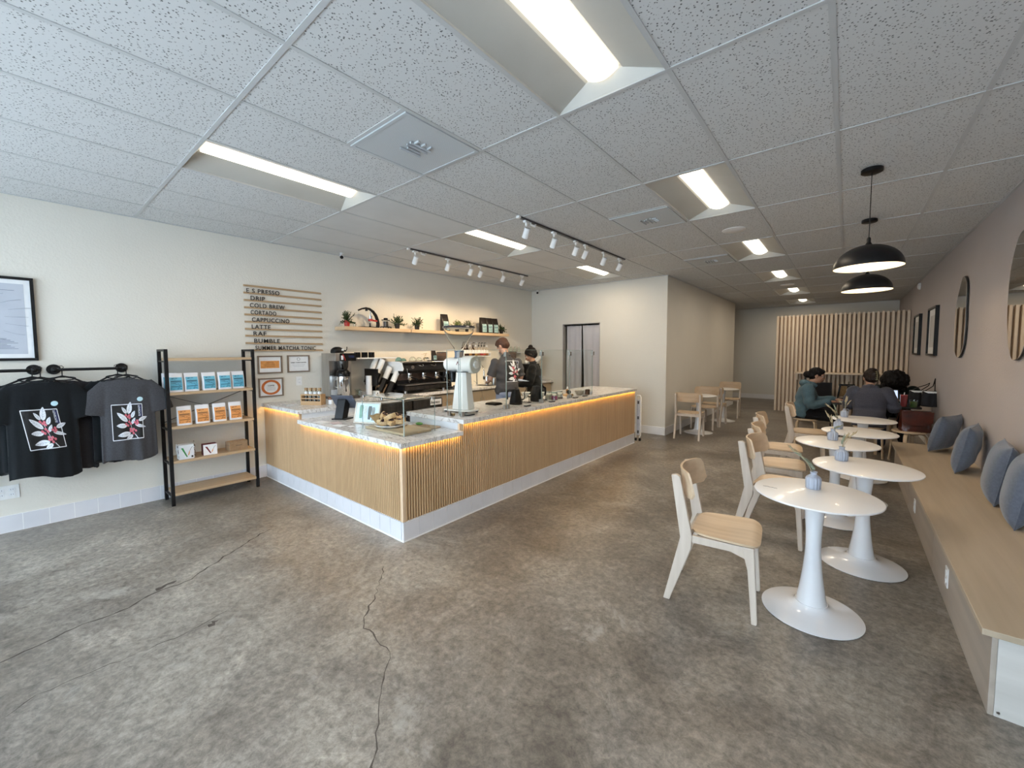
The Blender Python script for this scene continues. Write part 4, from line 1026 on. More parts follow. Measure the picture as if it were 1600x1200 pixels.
def tee(loc, rz, mat, label, graphic=None, seed=0, L=.78, bw=.195, sleeve=True, tilt=0., hang=True, skew=0.):
    """T-shirt hanging from a hanger; local +x faces the room, origin at the hook"""
    r = thing('hanging_tshirt', loc, label, 'T-shirt', rz=rz, group='T-shirts hanging on the pipe rails')
    if hang: hanger(r, bw-.01)
    rnd = random.Random(seed); ph = [rnd.uniform(0, 6) for _ in range(4)]
    b = MB(); NU, NV = 64, 26; z0 = -.055
    def ring(j):
        t = j/NV; z = z0 - .035 - t*(L-.035) if j else z0-.035
        a = bw*(.97 + .05*t + .02*sin(ph[0]+3*t)); d = .030 + .012*t
        return t, z, a, d
    rows = []
    # shoulder line closes the top: narrow ridge from neck to shoulder tips
    top = []
    for k in range(NU):
        th = 2*pi*k/NU; y = cos(th)*bw*.97; zz = z0 - .02 - .065*max(0, (abs(y)-.075))/bw*1.6 + (.0 if abs(y) > .07 else -.012*(1-abs(y)/.07))
        top.append(b.bm.verts.new((sin(th)*.012, y, zz)))
    rows.append(top)
    for j in range(NV+1):
        t = j/NV; z = z0 - .11 - t*(L-.11); a = bw*(.99+.05*t); d = .028+.020*t; R = []
        for k in range(NU):
            th = 2*pi*k/NU; y = cos(th)*a; x = sin(th)*d
            rip = (.010*sin(6*th+ph[0]) + .006*sin(11*th+ph[1]))*t**.7 + .004*sin(4*th+7*t+ph[2])*t
            zz = z + (.014*cos(th)*tilt + .006*sin(3*th+ph[3]))*t*3*(1 if j == NV else t)
            R.append(b.bm.verts.new((x + rip*(1 if sin(th) >= 0 else -1)*abs(sin(th))**.3, y + .004*sin(5*th+ph[1])*t, zz)))
        rows.append(R)
    for A, B_ in zip(rows, rows[1:]):
        for k in range(NU): b.bm.faces.new((A[k], A[(k+1)%NU], B_[(k+1)%NU], B_[k]))
    b.bm.faces.new(rows[0][::-1]); b.bm.faces.new(rows[-1])
    if sleeve:
        for s in (-1, 1):
            b.tube([(0, s*(bw-.06), z0-.085), (0, s*(bw+.010), z0-.19), (.004, s*(bw+.050), z0-.32), (.004, s*(bw+.058), z0-.36)], [.055,.082,.088,.088], 22, sq=(1, .26), up=(0,1,.2))
    g = voxelize(b, 'shirt', mat, r, .0075, 3)
    b = MB(); b.tube([(.004+.010*sin(a)*0+.006*cos(a), .078*sin(a), z0-.027-.016*cos(a)*.9) for a in [2*pi*i/24 for i in range(25)]], .0055, 6, cap=False); b.build('collar', mat, r)
    if graphic:
        W, Hh, oy, oz = graphic
        P = shirt_graphic(r, g, (.1, oy, oz), (0,1,0), (0,0,1), W, Hh, (-1,0,0), fill=True, skew=skew)
        b = MB(); n = 20; cc = P(700, 215) if False else Vector((.1, oy+W*.94, oz+Hh*1.13))
        c = b.bm.verts.new(cc); R = [b.bm.verts.new(cc+Vector((0, .021*cos(2*pi*i/n), .021*sin(2*pi*i/n)))) for i in range(n)]
        for i in range(n): b.bm.faces.new((c, R[i], R[(i+1)%n]))
        st = b.build('round_sticker', M['sticker'], r, smooth=False, fixn=False); drape(st, g, (-1,0,0), .002)
    return r
RX = XL+.17; RZ = 1.385
tee((RX+.13, .128, RZ-.005), radians(4), M['tee_black'], 'black T-shirt in front with a white coffee-branch print', (.20, .33, -.125, -.655), seed=1, L=.84, bw=.200, tilt=-.55, skew=.20)
tee((RX+.055, .085, RZ-.003), radians(0), M['tee_black'], 'black T-shirt directly behind the printed black one', None, seed=2, L=.80, bw=.205, tilt=-.3)
tee((RX+.02, .255, RZ-.005), radians(0), M['tee_dark'], 'dark charcoal T-shirt half hidden between the black and grey printed ones', None, seed=3, L=.84, bw=.185, tilt=0)
tee((RX+.13, .650, RZ-.005), radians(-3), M['tee_char'], 'charcoal grey T-shirt in front with a white coffee-branch print', (.208, .325, -.115, -.66), seed=4, L=.80, bw=.185, tilt=.0)
tee((RX+.06, .60, RZ-.003), radians(0), M['tee_black'], 'black T-shirt behind the grey printed one', None, seed=5, L=.80, bw=.185, tilt=.0)
tee((RX+.09, -.40, RZ-.003), radians(0), M['tee_dark'], 'dark T-shirt at the left edge of the photo, only its side showing', None, seed=6, L=.78, bw=.185)

# ================================================================ SHELF RACK
M['rack_wood'] = wood_mat('rack_oak', (.50,.36,.22), (.38,.265,.155), 'Y', grain=18)
RY0, RY1, RX0, RX1, RH = .915, 1.695, -5.415, -5.10, 1.555
r = thing('shelf_rack', ((RX0+RX1)/2, (RY0+RY1)/2, 0), 'black metal shelf rack with five oak shelves standing against the left wall', 'shelf rack')
cx_, cy_ = (RX0+RX1)/2, (RY0+RY1)/2
for x in (RX0, RX1):
    for y in (RY0, RY1):
        b = MB(); s = -1 if x == RX1 else 1; t = 1 if y == RY0 else -1
        b.box(min(x, x+s*.028)-cx_, max(x, x+s*.028)-cx_, min(y, y+t*.030)-cy_, max(y, y+t*.030)-cy_, 0, RH); b.build('post', M['black'], r, smooth=False, bevel=.002)
for y in (RY0, RY1):
    t = 1 if y == RY0 else -1
    b = MB(); b.box(RX0-cx_+.028, RX1-cx_-.028, min(y, y+t*.022)-cy_, max(y, y+t*.022)-cy_, RH-.022, RH); b.build('top_rail', M['black'], r, smooth=False)
SZ = [1.467, 1.128, .790, .447, .123]
for z in SZ:
    b = MB(); b.box(RX0-cx_+.008, RX1-cx_-.002, RY0-cy_+.0305, RY1-cy_-.0305, z-.026, z); b.build('shelf', M['rack_wood'], r, smooth=False, bevel=.002)
    for y in (RY0+.015, RY1-.015):
        b = MB(); b.box(RX0-cx_+.0285, RX1-cx_-.0285, y-.010-cy_, y+.010-cy_, z-.040, z-.0265); b.build('shelf_bracket', M['black'], r, smooth=False)
for s in (-1, 1):
    b = MB(); b.bar((RX0-cx_+.006, s*(RY1-cy_-.02), 1.09), (RX0-cx_+.006, -s*(RY1-cy_-.02), .80), .004, .014, (1,0,0)); b.build('cross_brace', M['black'], r, smooth=False)
# ---- coffee bags
M['bag_white'] = noise_mat('matte_white_bag', (.76,.76,.78), (.70,.70,.73), 12, .5, bump=.05, bscale=30)
M['lab_blue'] = noise_mat('sky_blue_label', (.13,.42,.56), (.10,.36,.50), 12, .5); M['lab_orange'] = noise_mat('orange_label', (.72,.32,.10), (.66,.27,.08), 12, .5)
M['lab_dark_b'] = noise_mat('label_print_blue', (.02,.10,.15), (.02,.08,.12), 12, .5); M['lab_dark_o'] = noise_mat('label_print_brown', (.20,.08,.03), (.16,.06,.02), 12, .5)
def coffee_bag(w, h, d, lab, ink, bagm, name='coffee_bag', label_z=(.10,.80), lw=.80):
    r = thing(name, (0,0,0), 'x', 'coffee bag')
    b = MB(); NU, NV = 28, 14
    def f(u, v):
        th = 2*pi*u; c, s = cos(th), sin(th); e = .45
        y = (abs(c)**e)*(1 if c > 0 else -1)*w/2; x = (abs(s)**e)*(1 if s > 0 else -1)
        t = max(0, (v-.45)/.55); D = d/2*(1-t**1.5*.93)
        lean = -.022*t
        return (x*D + lean, y*(1-.03*v), v*h)
    V = b.grid(f, NU, NV, close_u=True)
    b.bm.faces.new([V[i][0] for i in range(NU)]); b.bm.faces.new([V[i][NV] for i in range(NU)][::-1])
    g = b.build('pouch', bagm, r)
    def fx(z): t = max(0, (z/h-.45)/.55); return d/2*(1-t**1.5*.93) - .022*t
    def patch(y0, y1, z0, z1, mat, nm, lift):
        b = MB(); b.grid(lambda u, v: (fx(z0+(z1-z0)*v)+lift, y0+(y1-y0)*u, z0+(z1-z0)*v), 2, 10); return b.build(nm, mat, r, smooth=True, fixn=False)
    zl0, zl1 = h*label_z[0], h*label_z[1]; W = w*lw/2
    patch(-W, W, zl0, zl1, lab, 'label', .0012)
    rnd = random.Random(9)
    b = MB(); hh = zl1-zl0
    for zz, t in ((.26,.006),(.66,.010),(.60,.004)):
        z0 = zl0+hh*zz; b.grid(lambda u, v: (fx(z0+t*v)+.002, -W*.85+W*1.7*u, z0+t*v), 1, 1)
    for k in range(26):
        y = rnd.uniform(-W*.85, W*.75); z0 = zl0+hh*rnd.choice((.08,.12,.18,.34,.40,.46,.52,.80,.86,.90)); ww = rnd.uniform(.004,.018); q = rnd.uniform(.002,.006)
        if y+ww > W*.92: continue
        b.grid(lambda u, v: (fx(z0+q*v)+.002, y+ww*u, z0+q*v), 1, 1)
    b.build('label_print', ink, r, smooth=False, fixn=False)
    b = MB(); b.box(-.022-.004, -.022+.004, -w/2*.965, w/2*.965, h-.004, h+.004); b.build('top_seal', bagm, r, smooth=False, bevel=.001)
    return r
g_b = coffee_bag(.122, .182, .065, M['lab_blue'], M['lab_dark_b'], M['bag_white']); g_o = coffee_bag(.122, .186, .065, M['lab_orange'], M['lab_dark_o'], M['bag_white'])
BL = ['first (leftmost whole) blue-labelled white coffee bag on the second shelf', 'second blue-labelled coffee bag on the rack', 'middle blue-labelled coffee bag on the rack', 'fourth blue-labelled coffee bag on the rack', 'rightmost blue-labelled coffee bag, by the rack post', 'blue-labelled coffee bag half hidden behind the left rack post']
for i, (y, a) in enumerate(((1.010,-4),(1.138,-3),(1.286,0),(1.425,-3),(1.552,-4))):
    o = g_b if i == 0 else copy_tree(g_b); o.location = (-5.185-(.01 if i == 4 else 0), y, SZ[1]+.0005); o.rotation_euler = (0,0,radians(a)); o['label'] = BL[i]; o['group'] = 'blue-labelled coffee bags on the rack'
o = copy_tree(g_b); o.location = (-5.30, .985, SZ[1]+.0005); o['label'] = BL[5]; o['group'] = 'blue-labelled coffee bags on the rack'
OL = ['leftmost orange-labelled white coffee bag on the third shelf', 'second orange-labelled coffee bag from the left', 'third orange-labelled coffee bag from the left', 'rightmost orange-labelled coffee bag on the rack']
for i, (y, a) in enumerate(((1.062,-5),(1.212,-3),(1.362,-3),(1.508,-2))):
    o = g_o if i == 0 else copy_tree(g_o); o.location = (-5.170, y, SZ[2]+.0005); o.rotation_euler = (0,0,radians(a)); o['label'] = OL[i]; o['group'] = 'orange-labelled coffee bags on the rack'
# ---- filter boxes
M['kraft'] = noise_mat('kraft_card', (.33,.22,.13), (.28,.185,.105), 30, .8)
M['maroon'] = noise_mat('maroon_card', (.16,.02,.025), (.13,.015,.02), 20, .6); M['green_card'] = noise_mat('green_print', (.05,.26,.07), (.04,.22,.06), 20, .6)
def vbox(loc, w, h, d, vm, side, label, wrap=False):
    r = thing('filter_paper_box', loc, label, 'box', rz=radians(-3))
    b = MB(); b.box(-d/2, d/2, -w/2, w/2, 0, h); b.build('carton', side, r, smooth=False, bevel=.001)
    b = MB(); b.box(d/2, d/2+.001, -w/2+.001, w/2-.001, .001, h-.001); b.build('front_face', M['label_white'], r, smooth=False)
    b = MB(); b.prism([(-w*.36,h*.80),(-w*.22,h*.80),(w*.06,h*.16),(-w*.02,h*.14)], .001, (d/2+.0018,0,0), (0,1,0), (0,0,1)); b.build('letter_v', vm, r, smooth=False)
    b = MB(); b.prism([(w*.06,h*.22),(w*.16,h*.52),(w*.22,h*.55),(w*.16,h*.30)], .001, (d/2+.0021,0,0), (0,1,0), (0,0,1)); b.build('orange_flame', M['lab_orange'], r, smooth=False)
    b = MB(); b.tube([(d/2+.002, w*.2, h*.55), (d/2+.002, w*.3, h*.74), (d/2+.002, w*.40, h*.84)], .0014, 5); b.build('drawn_handle', M['ink'], r)
    if wrap:
        b = MB(); b.box(d/2+.001, d/2+.002, w*.30, w*.42, .012, .032); b.build('black_square', M['ink'], r, smooth=False)
        b = MB(); rnd = random.Random(4)
        def pf(u, v):
            th = 2*pi*u; c, s = cos(th), sin(th); e = .35
            k = 1+.06*sin(9*th+5*v)+.04*sin(15*th-9*v)
            return (((abs(c)**e)*(1 if c > 0 else -1))*(d/2+.008)*k, ((abs(s)**e)*(1 if s > 0 else -1))*(w/2+.010)*k, .002+v*(h+.018))
        b.grid(pf, 60, 14, close_u=True); b.build('clear_film', new_mat('crinkled_film', (1,1,1), .08, trans=1., ior=1.08, spec=.6), r)
    return r
vbox((-5.17, 1.058, SZ[3]+.0005), .122, .145, .10, M['green_card'], M['label_white'], 'film-wrapped white box with a green V on the fourth shelf', True)
vbox((-5.19, 1.262, SZ[3]+.0005), .122, .112, .09, M['maroon'], M['maroon'], 'white box with a dark red V on the fourth shelf')
r = thing('kraft_box', (-5.20, 1.515, SZ[3]+.0005), 'plain brown kraft box at the right end of the fourth shelf', 'box', rz=radians(6))
b = MB(); b.box(-.055, .055, -.09, .09, 0, .098); b.build('carton', M['kraft'], r, smooth=False, bevel=.002)
b = MB(); b.box(.055, .056, -.03, .03, .052, .056); b.build('print_line', M['ink'], r, smooth=False)
b = MB(); b.box(-.050, .050, -.0895, -.0905, .06, .062); b.build('flap_edge', M['ink'], r, smooth=False)
# ================================================================ WALL SHELVES AND WHAT STANDS ON THEM
M['shelf_birch'] = wood_mat('shelf_birch', (.60,.44,.28), (.52,.37,.22), 'Y', grain=18)
for (y0, y1, lab) in ((2.815, 3.888, 'left floating birch shelf high on the wall with the lever press'), (3.905, 6.25, 'right floating birch shelf high on the wall with the tall black bags')):
    b = MB(); b.box(XL+.0005, -5.2, y0, y1, 1.820, 1.868); o = b.build('wall_shelf', M['shelf_birch'], smooth=False, bevel=.002, loc=(XL, y0, 1.82)); tag(o, lab, 'shelf', 'floating birch wall shelves')
SHZ = 1.8685
M['leaf'] = noise_mat('dark_green_leaf', (.018,.038,.010), (.035,.065,.018), 25, .6); M['leaf_l'] = noise_mat('fresh_green_leaf', (.10,.15,.03), (.15,.19,.05), 25, .6)
M['pot'] = noise_mat('black_pot', (.015,.015,.015), (.022,.02,.02), 20, .5); M['red'] = noise_mat('red_paint', (.42,.03,.02), (.36,.025,.02), 20, .4)
def plant(y, label, seed, leafm='leaf', R=.10, hgt=.17, pot=True, x=-5.31, ph=.075, sx=1.0):
    r = thing('potted_plant', (x, y, SHZ), label, 'plant', group='small potted plants on the wall shelves')
    rnd = random.Random(seed)
    b = MB(); b.lathe([(0,0),(.032,0),(.042,ph),(.044,ph),(.044,ph+.006),(.038,ph+.006),(.036,ph-.012),(0,ph-.012)], n=28); b.build('pot', M['pot'], r)
    b = MB()
    for k in range(46):
        a = rnd.uniform(0, 2*pi); e = rnd.uniform(.1, 1.4); L = rnd.uniform(.6, 1.)*(hgt-ph+R)*.62
        d = Vector((cos(a)*cos(e)*.8, sin(a)*cos(e)*sx, sin(e))); p0 = Vector((0,0,ph-.01)); 
        pts = [p0 + d*L*t + Vector((0,0,-.045*t*t*(1-sin(e)))) for t in (0,.33,.66,1)]
        b.tube(pts, .0014, 4)
        for t in range(9):
            f = .25+.75*t/8; c = p0 + d*L*f + Vector((0,0,-.045*f*f*(1-sin(e))))
            q = (d + Vector((rnd.uniform(-1,1), rnd.uniform(-1,1), rnd.uniform(-.6,1)))*1.1).normalized(); s = q.cross(Vector((rnd.uniform(-1,1),rnd.uniform(-1,1),.3))).normalized()
            l = rnd.uniform(.018, .030); w_ = l*.26; m_ = c+q*l*.5; nrm = q.cross(s)*.002
            V = [b.bm.verts.new(v) for v in (c, m_+s*w_+nrm, c+q*l, m_-s*w_+nrm)]
            b.bm.faces.new(V)
    b.build('foliage', M[leafm], r, smooth=False, fixn=False)
    return r
p = plant(2.91, 'potted plant with a red and blue pot at the left end of the wall shelf', 1, 'leaf', R=.13, hgt=.20)
for c in kids(p):
    if c.name.startswith('pot'): c.data.materials[0] = M['red']; c['label'] = 'red pot'
plant(3.72, 'small dark plant right of the little black press on the left shelf', 2, R=.11, hgt=.22)
plant(4.09, 'small dark plant at the left end of the right wall shelf', 3, R=.11, hgt=.20)
plant(4.95, 'bushy light green plant behind the grinder hopper', 4, 'leaf_l', R=.12, hgt=.20)
plant(5.22, 'dark spiky plant right of the bushy light green one', 5, R=.12, hgt=.21)
plant(6.14, 'small dark plant at the right end, beside three black bags', 6, R=.09, hgt=.18)
M['bag_black'] = noise_mat('black_foil_bag', (.009,.007,.006), (.014,.010,.009), 14, .38, spec=.3, bump=.08, bscale=40); M['lab_mint'] = noise_mat('mint_label', (.38,.56,.56), (.33,.50,.51), 12, .5)
bk = coffee_bag(.150, .285, .09, M['lab_mint'], M['lab_dark_b'], M['bag_black'], label_z=(.06,.58), lw=.62)
for i, (x, y, lab) in enumerate(((-5.30, 4.66, 'single tall black coffee bag with a pale mint label on the wall shelf'), (-5.29, 5.60, 'left of three tall black coffee bags standing together'), (-5.29, 5.765, 'middle one of three tall black coffee bags standing together'), (-5.29, 5.925, 'right one of three tall black coffee bags standing together'))):
    o = bk if i == 0 else copy_tree(bk); o.location = (x, y, SHZ+.0005); o['label'] = lab; o['group'] = 'tall black coffee bags on the wall shelf'; o.rotation_euler = (0,0,radians(-12 if i else -8))
# lever espresso press
r = thing('lever_press', (-5.31, 3.24, SHZ), 'black manual lever espresso press with a red collar on the wall shelf', 'lever press')
b = MB(); b.prism(rrect(.12, .30, .03), .012, (0,0,.006), (1,0,0), (0,1,0)); b.build('base', M['black'], r, bevel=.002)
P0 = [(.145,.012),(.150,.06),(.140,.12),(.115,.18),(.075,.23),(.02,.265),(-.04,.275),(-.10,.262),(-.16,.235)]
b = MB(); b.tube([(0,y,z) for y, z in P0], [.020,.020,.019,.018,.016,.013,.010,.008,.008], 14, sq=(.8,1.4), up=(1,0,0)); b.build('frame_arm', M['black'], r)
b = MB(); b.cyl((0,.03,.10), (0,.03,.17), .024); b.build('brew_cylinder', M['chrome'], r)
b = MB(); b.cyl((0,.03,.095), (0,.03,.125), .032); b.bar((0,.03,.11), (0,.13,.10), .03, .022); b.build('collar', M['red'], r)
b = MB(); b.cyl((0,.03,.17), (0,.03,.235), .008); b.build('piston', M['chrome'], r)
b = MB(); b.cyl((0,-.03,.236), (0,-.03,.262), .018); b.build('pivot_knob', M['black'], r)
b = MB(); b.tube([(0,.02,.012),(0,.02,.03),(0,.02,.045),(0,.02,.062)], [.020,.010,.007,.014], 14); b.build('tamper', M['black_plastic'], r)
# small glass cup next to it
b = MB(); b.lathe([(0,0),(.016,0),(.018,.034),(.016,.034),(.014,.004),(0,.004)], n=20); o = b.build('small_glass', M['glass']); o.location = (-5.27, 3.0, SHZ); tag(o, 'tiny glass between the red-potted plant and the lever press', 'glass')
r = thing('hand_press', (-5.31, 3.52, SHZ), 'small black vintage press on four feet between lever press and plant', 'press')
b = MB(); b.prism(rrect(.09, .15, .02), .010, (0,0,.022), (1,0,0), (0,1,0)); b.build('base', M['black'], r, bevel=.002)
for sx in (-.035,.035):
    for sy in (-.065,.065): b = MB(); b.cyl((sx,sy,0), (sx,sy,.017), .008, n=10); b.build('foot', M['black'], r)
for sy in (-.05,.05): b = MB(); b.cyl((0,sy,.027), (0,sy,.12), .005, n=10); b.build('rod', M['steel'], r)
b = MB(); b.cyl((0,0,.027), (0,0,.105), .034); b.build('chamber', M['dark_steel'], r)
b = MB(); b.box(-.02,.02,-.06,.06,.118,.128); b.build('crossbar', M['black'], r, bevel=.002)
b = MB(); b.lathe([(0,.128),(.030,.128),(.030,.150),(.020,.156),(0,.156)], n=20); b.build('knob', M['black'], r)

# ================================================================ LOWER WALL SHELF WITH MUGS, SYRUP SHELF
b = MB(); b.box(XL+.0005, -5.19, 2.98, 3.62, 1.425, 1.442); o = b.build('mug_shelf', M['white_paint'], smooth=False, bevel=.002, loc=(XL, 2.98, 1.43)); tag(o, 'thin white wall shelf holding black mugs beside the coffee brewer', 'shelf')
def mug(loc, label, mat, R=.043, hh=.075, nm='mug', grp='black mugs on the thin white shelf', handle=True):
    r = thing(nm, loc, label, 'mug', group=grp)
    b = MB(); b.lathe([(0,0),(R*.9,0),(R,.006),(R,hh),(R-.004,hh),(R-.004,.008),(0,.008)], n=28); b.build('body', mat, r)
    if handle: b = MB(); b.tube([(-.0,-R+.002,hh*.8),(0,-R-.016,hh*.75),(0,-R-.02,hh*.5),(0,-R-.014,hh*.27),(0,-R+.002,hh*.2)], .004, 8); b.build('handle', mat, r)
    return r
for i, y in enumerate((3.045, 3.155, 3.265)):
    mug((-5.30, y, 1.4425), ['left black mug, half behind the brewer head', 'middle black mug on the thin white shelf', 'right black mug on the thin white shelf'][i], M['black_plastic'], handle=False)
r = thing('syrup_shelf', (XL, 5.47, 1.43), 'white wall rack with two front rails holding syrup bottles', 'shelf')
b = MB(); b.box(.0005, .165, -.35, .35, 0, .010); b.build('base', M['white_paint'], r, smooth=False)
b = MB(); b.box(.155, .167, -.35, .35, .058, .078); b.build('front_rail', M['white_paint'], r, smooth=False, bevel=.002)
for s in (-1, 1): b = MB(); b.box(.0005, .155, s*.35-.006, s*.35+.006, .0105, .078); b.build('end_plate', M['white_paint'], r, smooth=False)
syr = [(.09,.035,.015),(.06,.03,.02),(.45,.22,.05),(.08,.03,.015),(.50,.30,.08),(.30,.10,.03),(.42,.03,.03),(.45,.07,.03),(.35,.15,.05)]
names = ['first and leftmost', 'second', 'third', 'fourth', 'middle', 'sixth', 'seventh', 'eighth', 'last and rightmost']
for i in range(9):
    y = 5.47-.300+.075*i
    r = thing('syrup_bottle', (XL+.105, y, 1.4402), names[i]+' pump bottle in the row of nine on the white wall rack', 'bottle', group='syrup bottles on the white wall rack')
    b = MB(); b.lathe([(0,0),(.030,0),(.032,.004),(.032,.115),(.026,.135),(.012,.152),(.012,.175),(0,.175)], n=20)
    b.build('bottle', new_mat('syrup_glass_%d' % i, tuple(min(1, c*1.2) for c in syr[i]) if i in (0,1,3) else (.85,.80,.70), .08, trans=.75, ior=1.3), r)
    b = MB(); b.lathe([(.0325,.012),(.0325,.055)], n=20); b.build('syrup', new_mat('syrup_%d' % i, syr[i], .25), r, fixn=False)
    b = MB(); b.lathe([(.0328,.068),(.0328,.112)], n=20); b.build('paper_label', M['label_white'], r, fixn=False)
    b = MB(); b.cyl((0,0,.1755), (0,0,.20), .013, n=14); b.tube([(0,0,.20),(0,0,.235),(.006,0,.246),(.035,0,.246),(.045,0,.236)], [.004,.004,.006,.004,.003], 8); b.build('pump', M['black_plastic'] if i not in (2,4,8) else M['white_plastic'], r)
b = MB(); b.box(XL+.0005, -5.33, 6.22, 6.95, 1.498, 1.512); o = b.build('glass_shelf', M['white_paint'], smooth=False, loc=(XL, 6.22, 1.5)); tag(o, 'thin white wall shelf with clear bottles above the man and woman', 'shelf')
for i in range(5):
    b = MB(); b.lathe([(0,0),(.026,0),(.028,.004),(.028,.07),(.014,.10),(.014,.12),(.012,.12),(.012,.095),(.024,.066),(.024,.006),(0,.006)], n=20); o = b.build('clear_bottle', M['glass']); o.location = (-5.41, 6.30+.13*i, 1.5125)
    tag(o, ['nearest','second','middle','fourth','farthest'][i]+' small clear bottle in the row above the man', 'bottle', 'clear bottles on the thin shelf')

# ================================================================ ON THE HIGH LEFT WORKTOP
TZ = ZH+.0005
# test-tube rack
r = thing('tube_rack', (-4.83, 2.20, TZ), 'small wooden rack with four corked tubes on the marble worktop', 'tube rack', rz=radians(30))
M['pine'] = wood_mat('rack_pine', (.50,.32,.16), (.40,.24,.11), 'X', grain=30)
b = MB(); b.box(-.125, .125, -.045, .045, 0, .008); b.build('base', M['pine'], r, smooth=False)
for s in (-1, 1): b = MB(); b.box(s*.125-.006, s*.125+.006, -.045, .045, .0, .125); b.build('end_plate', M['pine'], r, smooth=False, bevel=.001)
for z0, z1 in ((.008, .045), (.070, .082), (.112, .125)):
    for y in (-.045, .041): b = MB(); b.box(-.119, .119, y, y+.004, z0, z1); b.build('slat', M['pine'], r, smooth=False)
M['bean'] = noise_mat('coffee_beans', (.02,.012,.008), (.04,.02,.012), 160, .5); M['cork'] = noise_mat('cork', (.42,.28,.15), (.33,.21,.11), 80, .9)
for i in range(4):
    x = -.085+.057*i; c, s = cos(radians(30)), sin(radians(30))
    q = thing('corked_tube', (-4.83+x*c, 2.20+x*s, TZ+.0085), ['leftmost','second','third','rightmost'][i]+' corked glass tube of dark beans in the wooden rack', 'tube', group='corked tubes in the wooden rack')
    b = MB(); b.lathe([(0,0),(.016,.004),(.020,.014),(.020,.165),(.018,.165),(.018,.014),(0,.006)], n=20); b.build('tube', M['glass'], q)
    b = MB(); b.lathe([(0,.008),(.0165,.016),(.0165,.105),(0,.105)], n=18); b.build('beans', M['bean'], q)
    b = MB(); b.lathe([(0,.150),(.0172,.150),(.0205,.166),(.0215,.188),(0,.188)], n=18); b.build('cork', M['cork'], q)
    b = MB(); b.lathe([(.0207,.118),(.0207,.142)], n=18); b.build('paper_band', M['label_white'], q, fixn=False)
r = thing('lidded_jar', (-4.70, 2.345, TZ), 'small white jar with a brown lid right of the tube rack', 'jar')
b = MB(); b.lathe([(0,0),(.024,0),(.026,.004),(.026,.055),(0,.055)], n=24); b.build('body', M['label_white'], r)
b = MB(); b.lathe([(0,.0555),(.029,.0555),(.031,.066),(.028,.08),(.018,.088),(0,.09)], n=24); b.build('lid', noise_mat('brown_lid', (.15,.06,.03), (.12,.05,.025), 20, .5), r)
for i, (x, y, a, c) in enumerate(((-5.12, 2.02, 20, 'label_white'), (-5.02, 2.06, -12, 'label_white'), (-4.92, 1.99, 5, 'label_white'))):
    b = MB(); b.obox((0,0,.0008), (.13,.075,.0012), (0,0,radians(a))); o = b.build('paper_slip', M[c], smooth=False); o.location = (x, y, TZ+.0016*i); tag(o, ['leftmost','middle','rightmost'][i]+' thin paper slip lying on the marble left of the tube rack', 'paper', 'paper slips on the marble')
# coffee brewer
r = thing('coffee_brewer', (-5.30, 2.755, TZ), 'tall steel batch coffee brewer with a black control panel', 'coffee brewer')
b = MB(); b.box(-.13, .07, -.155, .155, .03, .602); b.build('column', M['steel'], r, smooth=False, bevel=.004)
b = MB(); b.box(.0705, .25, -.155, .125, .500, .602); b.build('head', M['steel'], r, smooth=False, bevel=.004)
b = MB(); b.box(.2505, .256, -.10, .125, .500, .600); b.build('control_panel', M['black_plastic'], r, smooth=False, bevel=.001)
b = MB(); b.box(.2565, .2575, .02, .095, .540, .572); b.build('display', noise_mat('blue_black_display', (.03,.04,.10), (.02,.03,.08), 20, .2), r, smooth=False)
b = MB(); b.tube([(.258,-.06,.585),(.27,-.055,.56),(.268,-.04,.53),(.26,-.03,.51)], .006, 8); b.build('red_cable', M['red'], r)
b = MB(); b.box(.258, .2595, -.085, -.055, .515, .570); b.build('white_tag', M['label_white'], r, smooth=False)
b = MB(); b.box(-.13, .26, -.16, .16, 0, .03); b.build('base', M['dark_steel'], r, smooth=False, bevel=.004)
b = MB(); b.lathe([(0,.36),(.04,.36),(.065,.42),(.07,.498),(0,.498)], (.14,0,0), n=24); b.build('brew_basket', M['dark_steel'], r)
b = MB(); b.obox((.075,-.10,.075), (.003,.075,.085), (0,0,0)); b.build('instruction_card', M['label_white'], r, smooth=False)
# digital scale/camera-like gadget on top
r = thing('black_server', (-5.25, 2.73, TZ+.6025), 'squat black serving pot lying on top of the brewer', 'serving pot')
b = MB(); b.lathe([(0,0),(.085,0),(.092,.01),(.085,.045),(.060,.070),(.030,.082),(0,.084)], n=28, sx=.7); b.build('body', M['black_plastic'], r)
b = MB(); b.obox((0,.085,.03), (.03,.05,.025)); b.build('spout', M['black_plastic'], r, bevel=.006)
b = MB(); b.tube([(0,.115,.02),(.0,.135,.05),(0,.137,.085)], .006, 8); b.build('handle', M['black_plastic'], r)
b = MB(); b.box(.055,.062,.03,.06,.03,.055); b.build('pale_label', M['label_white'], r, smooth=False)
# airpot
r = thing('airpot', (-5.125, 2.735, TZ+.0305), 'brushed steel airpot with a black pump lid under the brewer head', 'airpot')
b = MB(); b.lathe([(0,0),(.080,0),(.084,.006),(.084,.265),(0,.265)], n=40); b.build('body', M['chrome'], r)
b = MB(); b.lathe([(0,.2655),(.085,.2655),(.087,.29),(.078,.33),(.055,.352),(0,.356)], n=36); b.build('pump_lid', M['black_plastic'], r)
b = MB(); b.bar((0,.0,.35), (.04,-.03,.43), .022, .012); b.build('lever', M['black_plastic'], r, bevel=.003)
b = MB(); b.obox((.085,.04,.31), (.03,.02,.03)); b.build('spout', M['black_plastic'], r, bevel=.004)
b = MB(); b.tube([(0,-.084,.22),(0,-.12,.21),(0,-.125,.14),(0,-.084,.12)], .005, 8); b.build('side_handle', M['steel'], r)
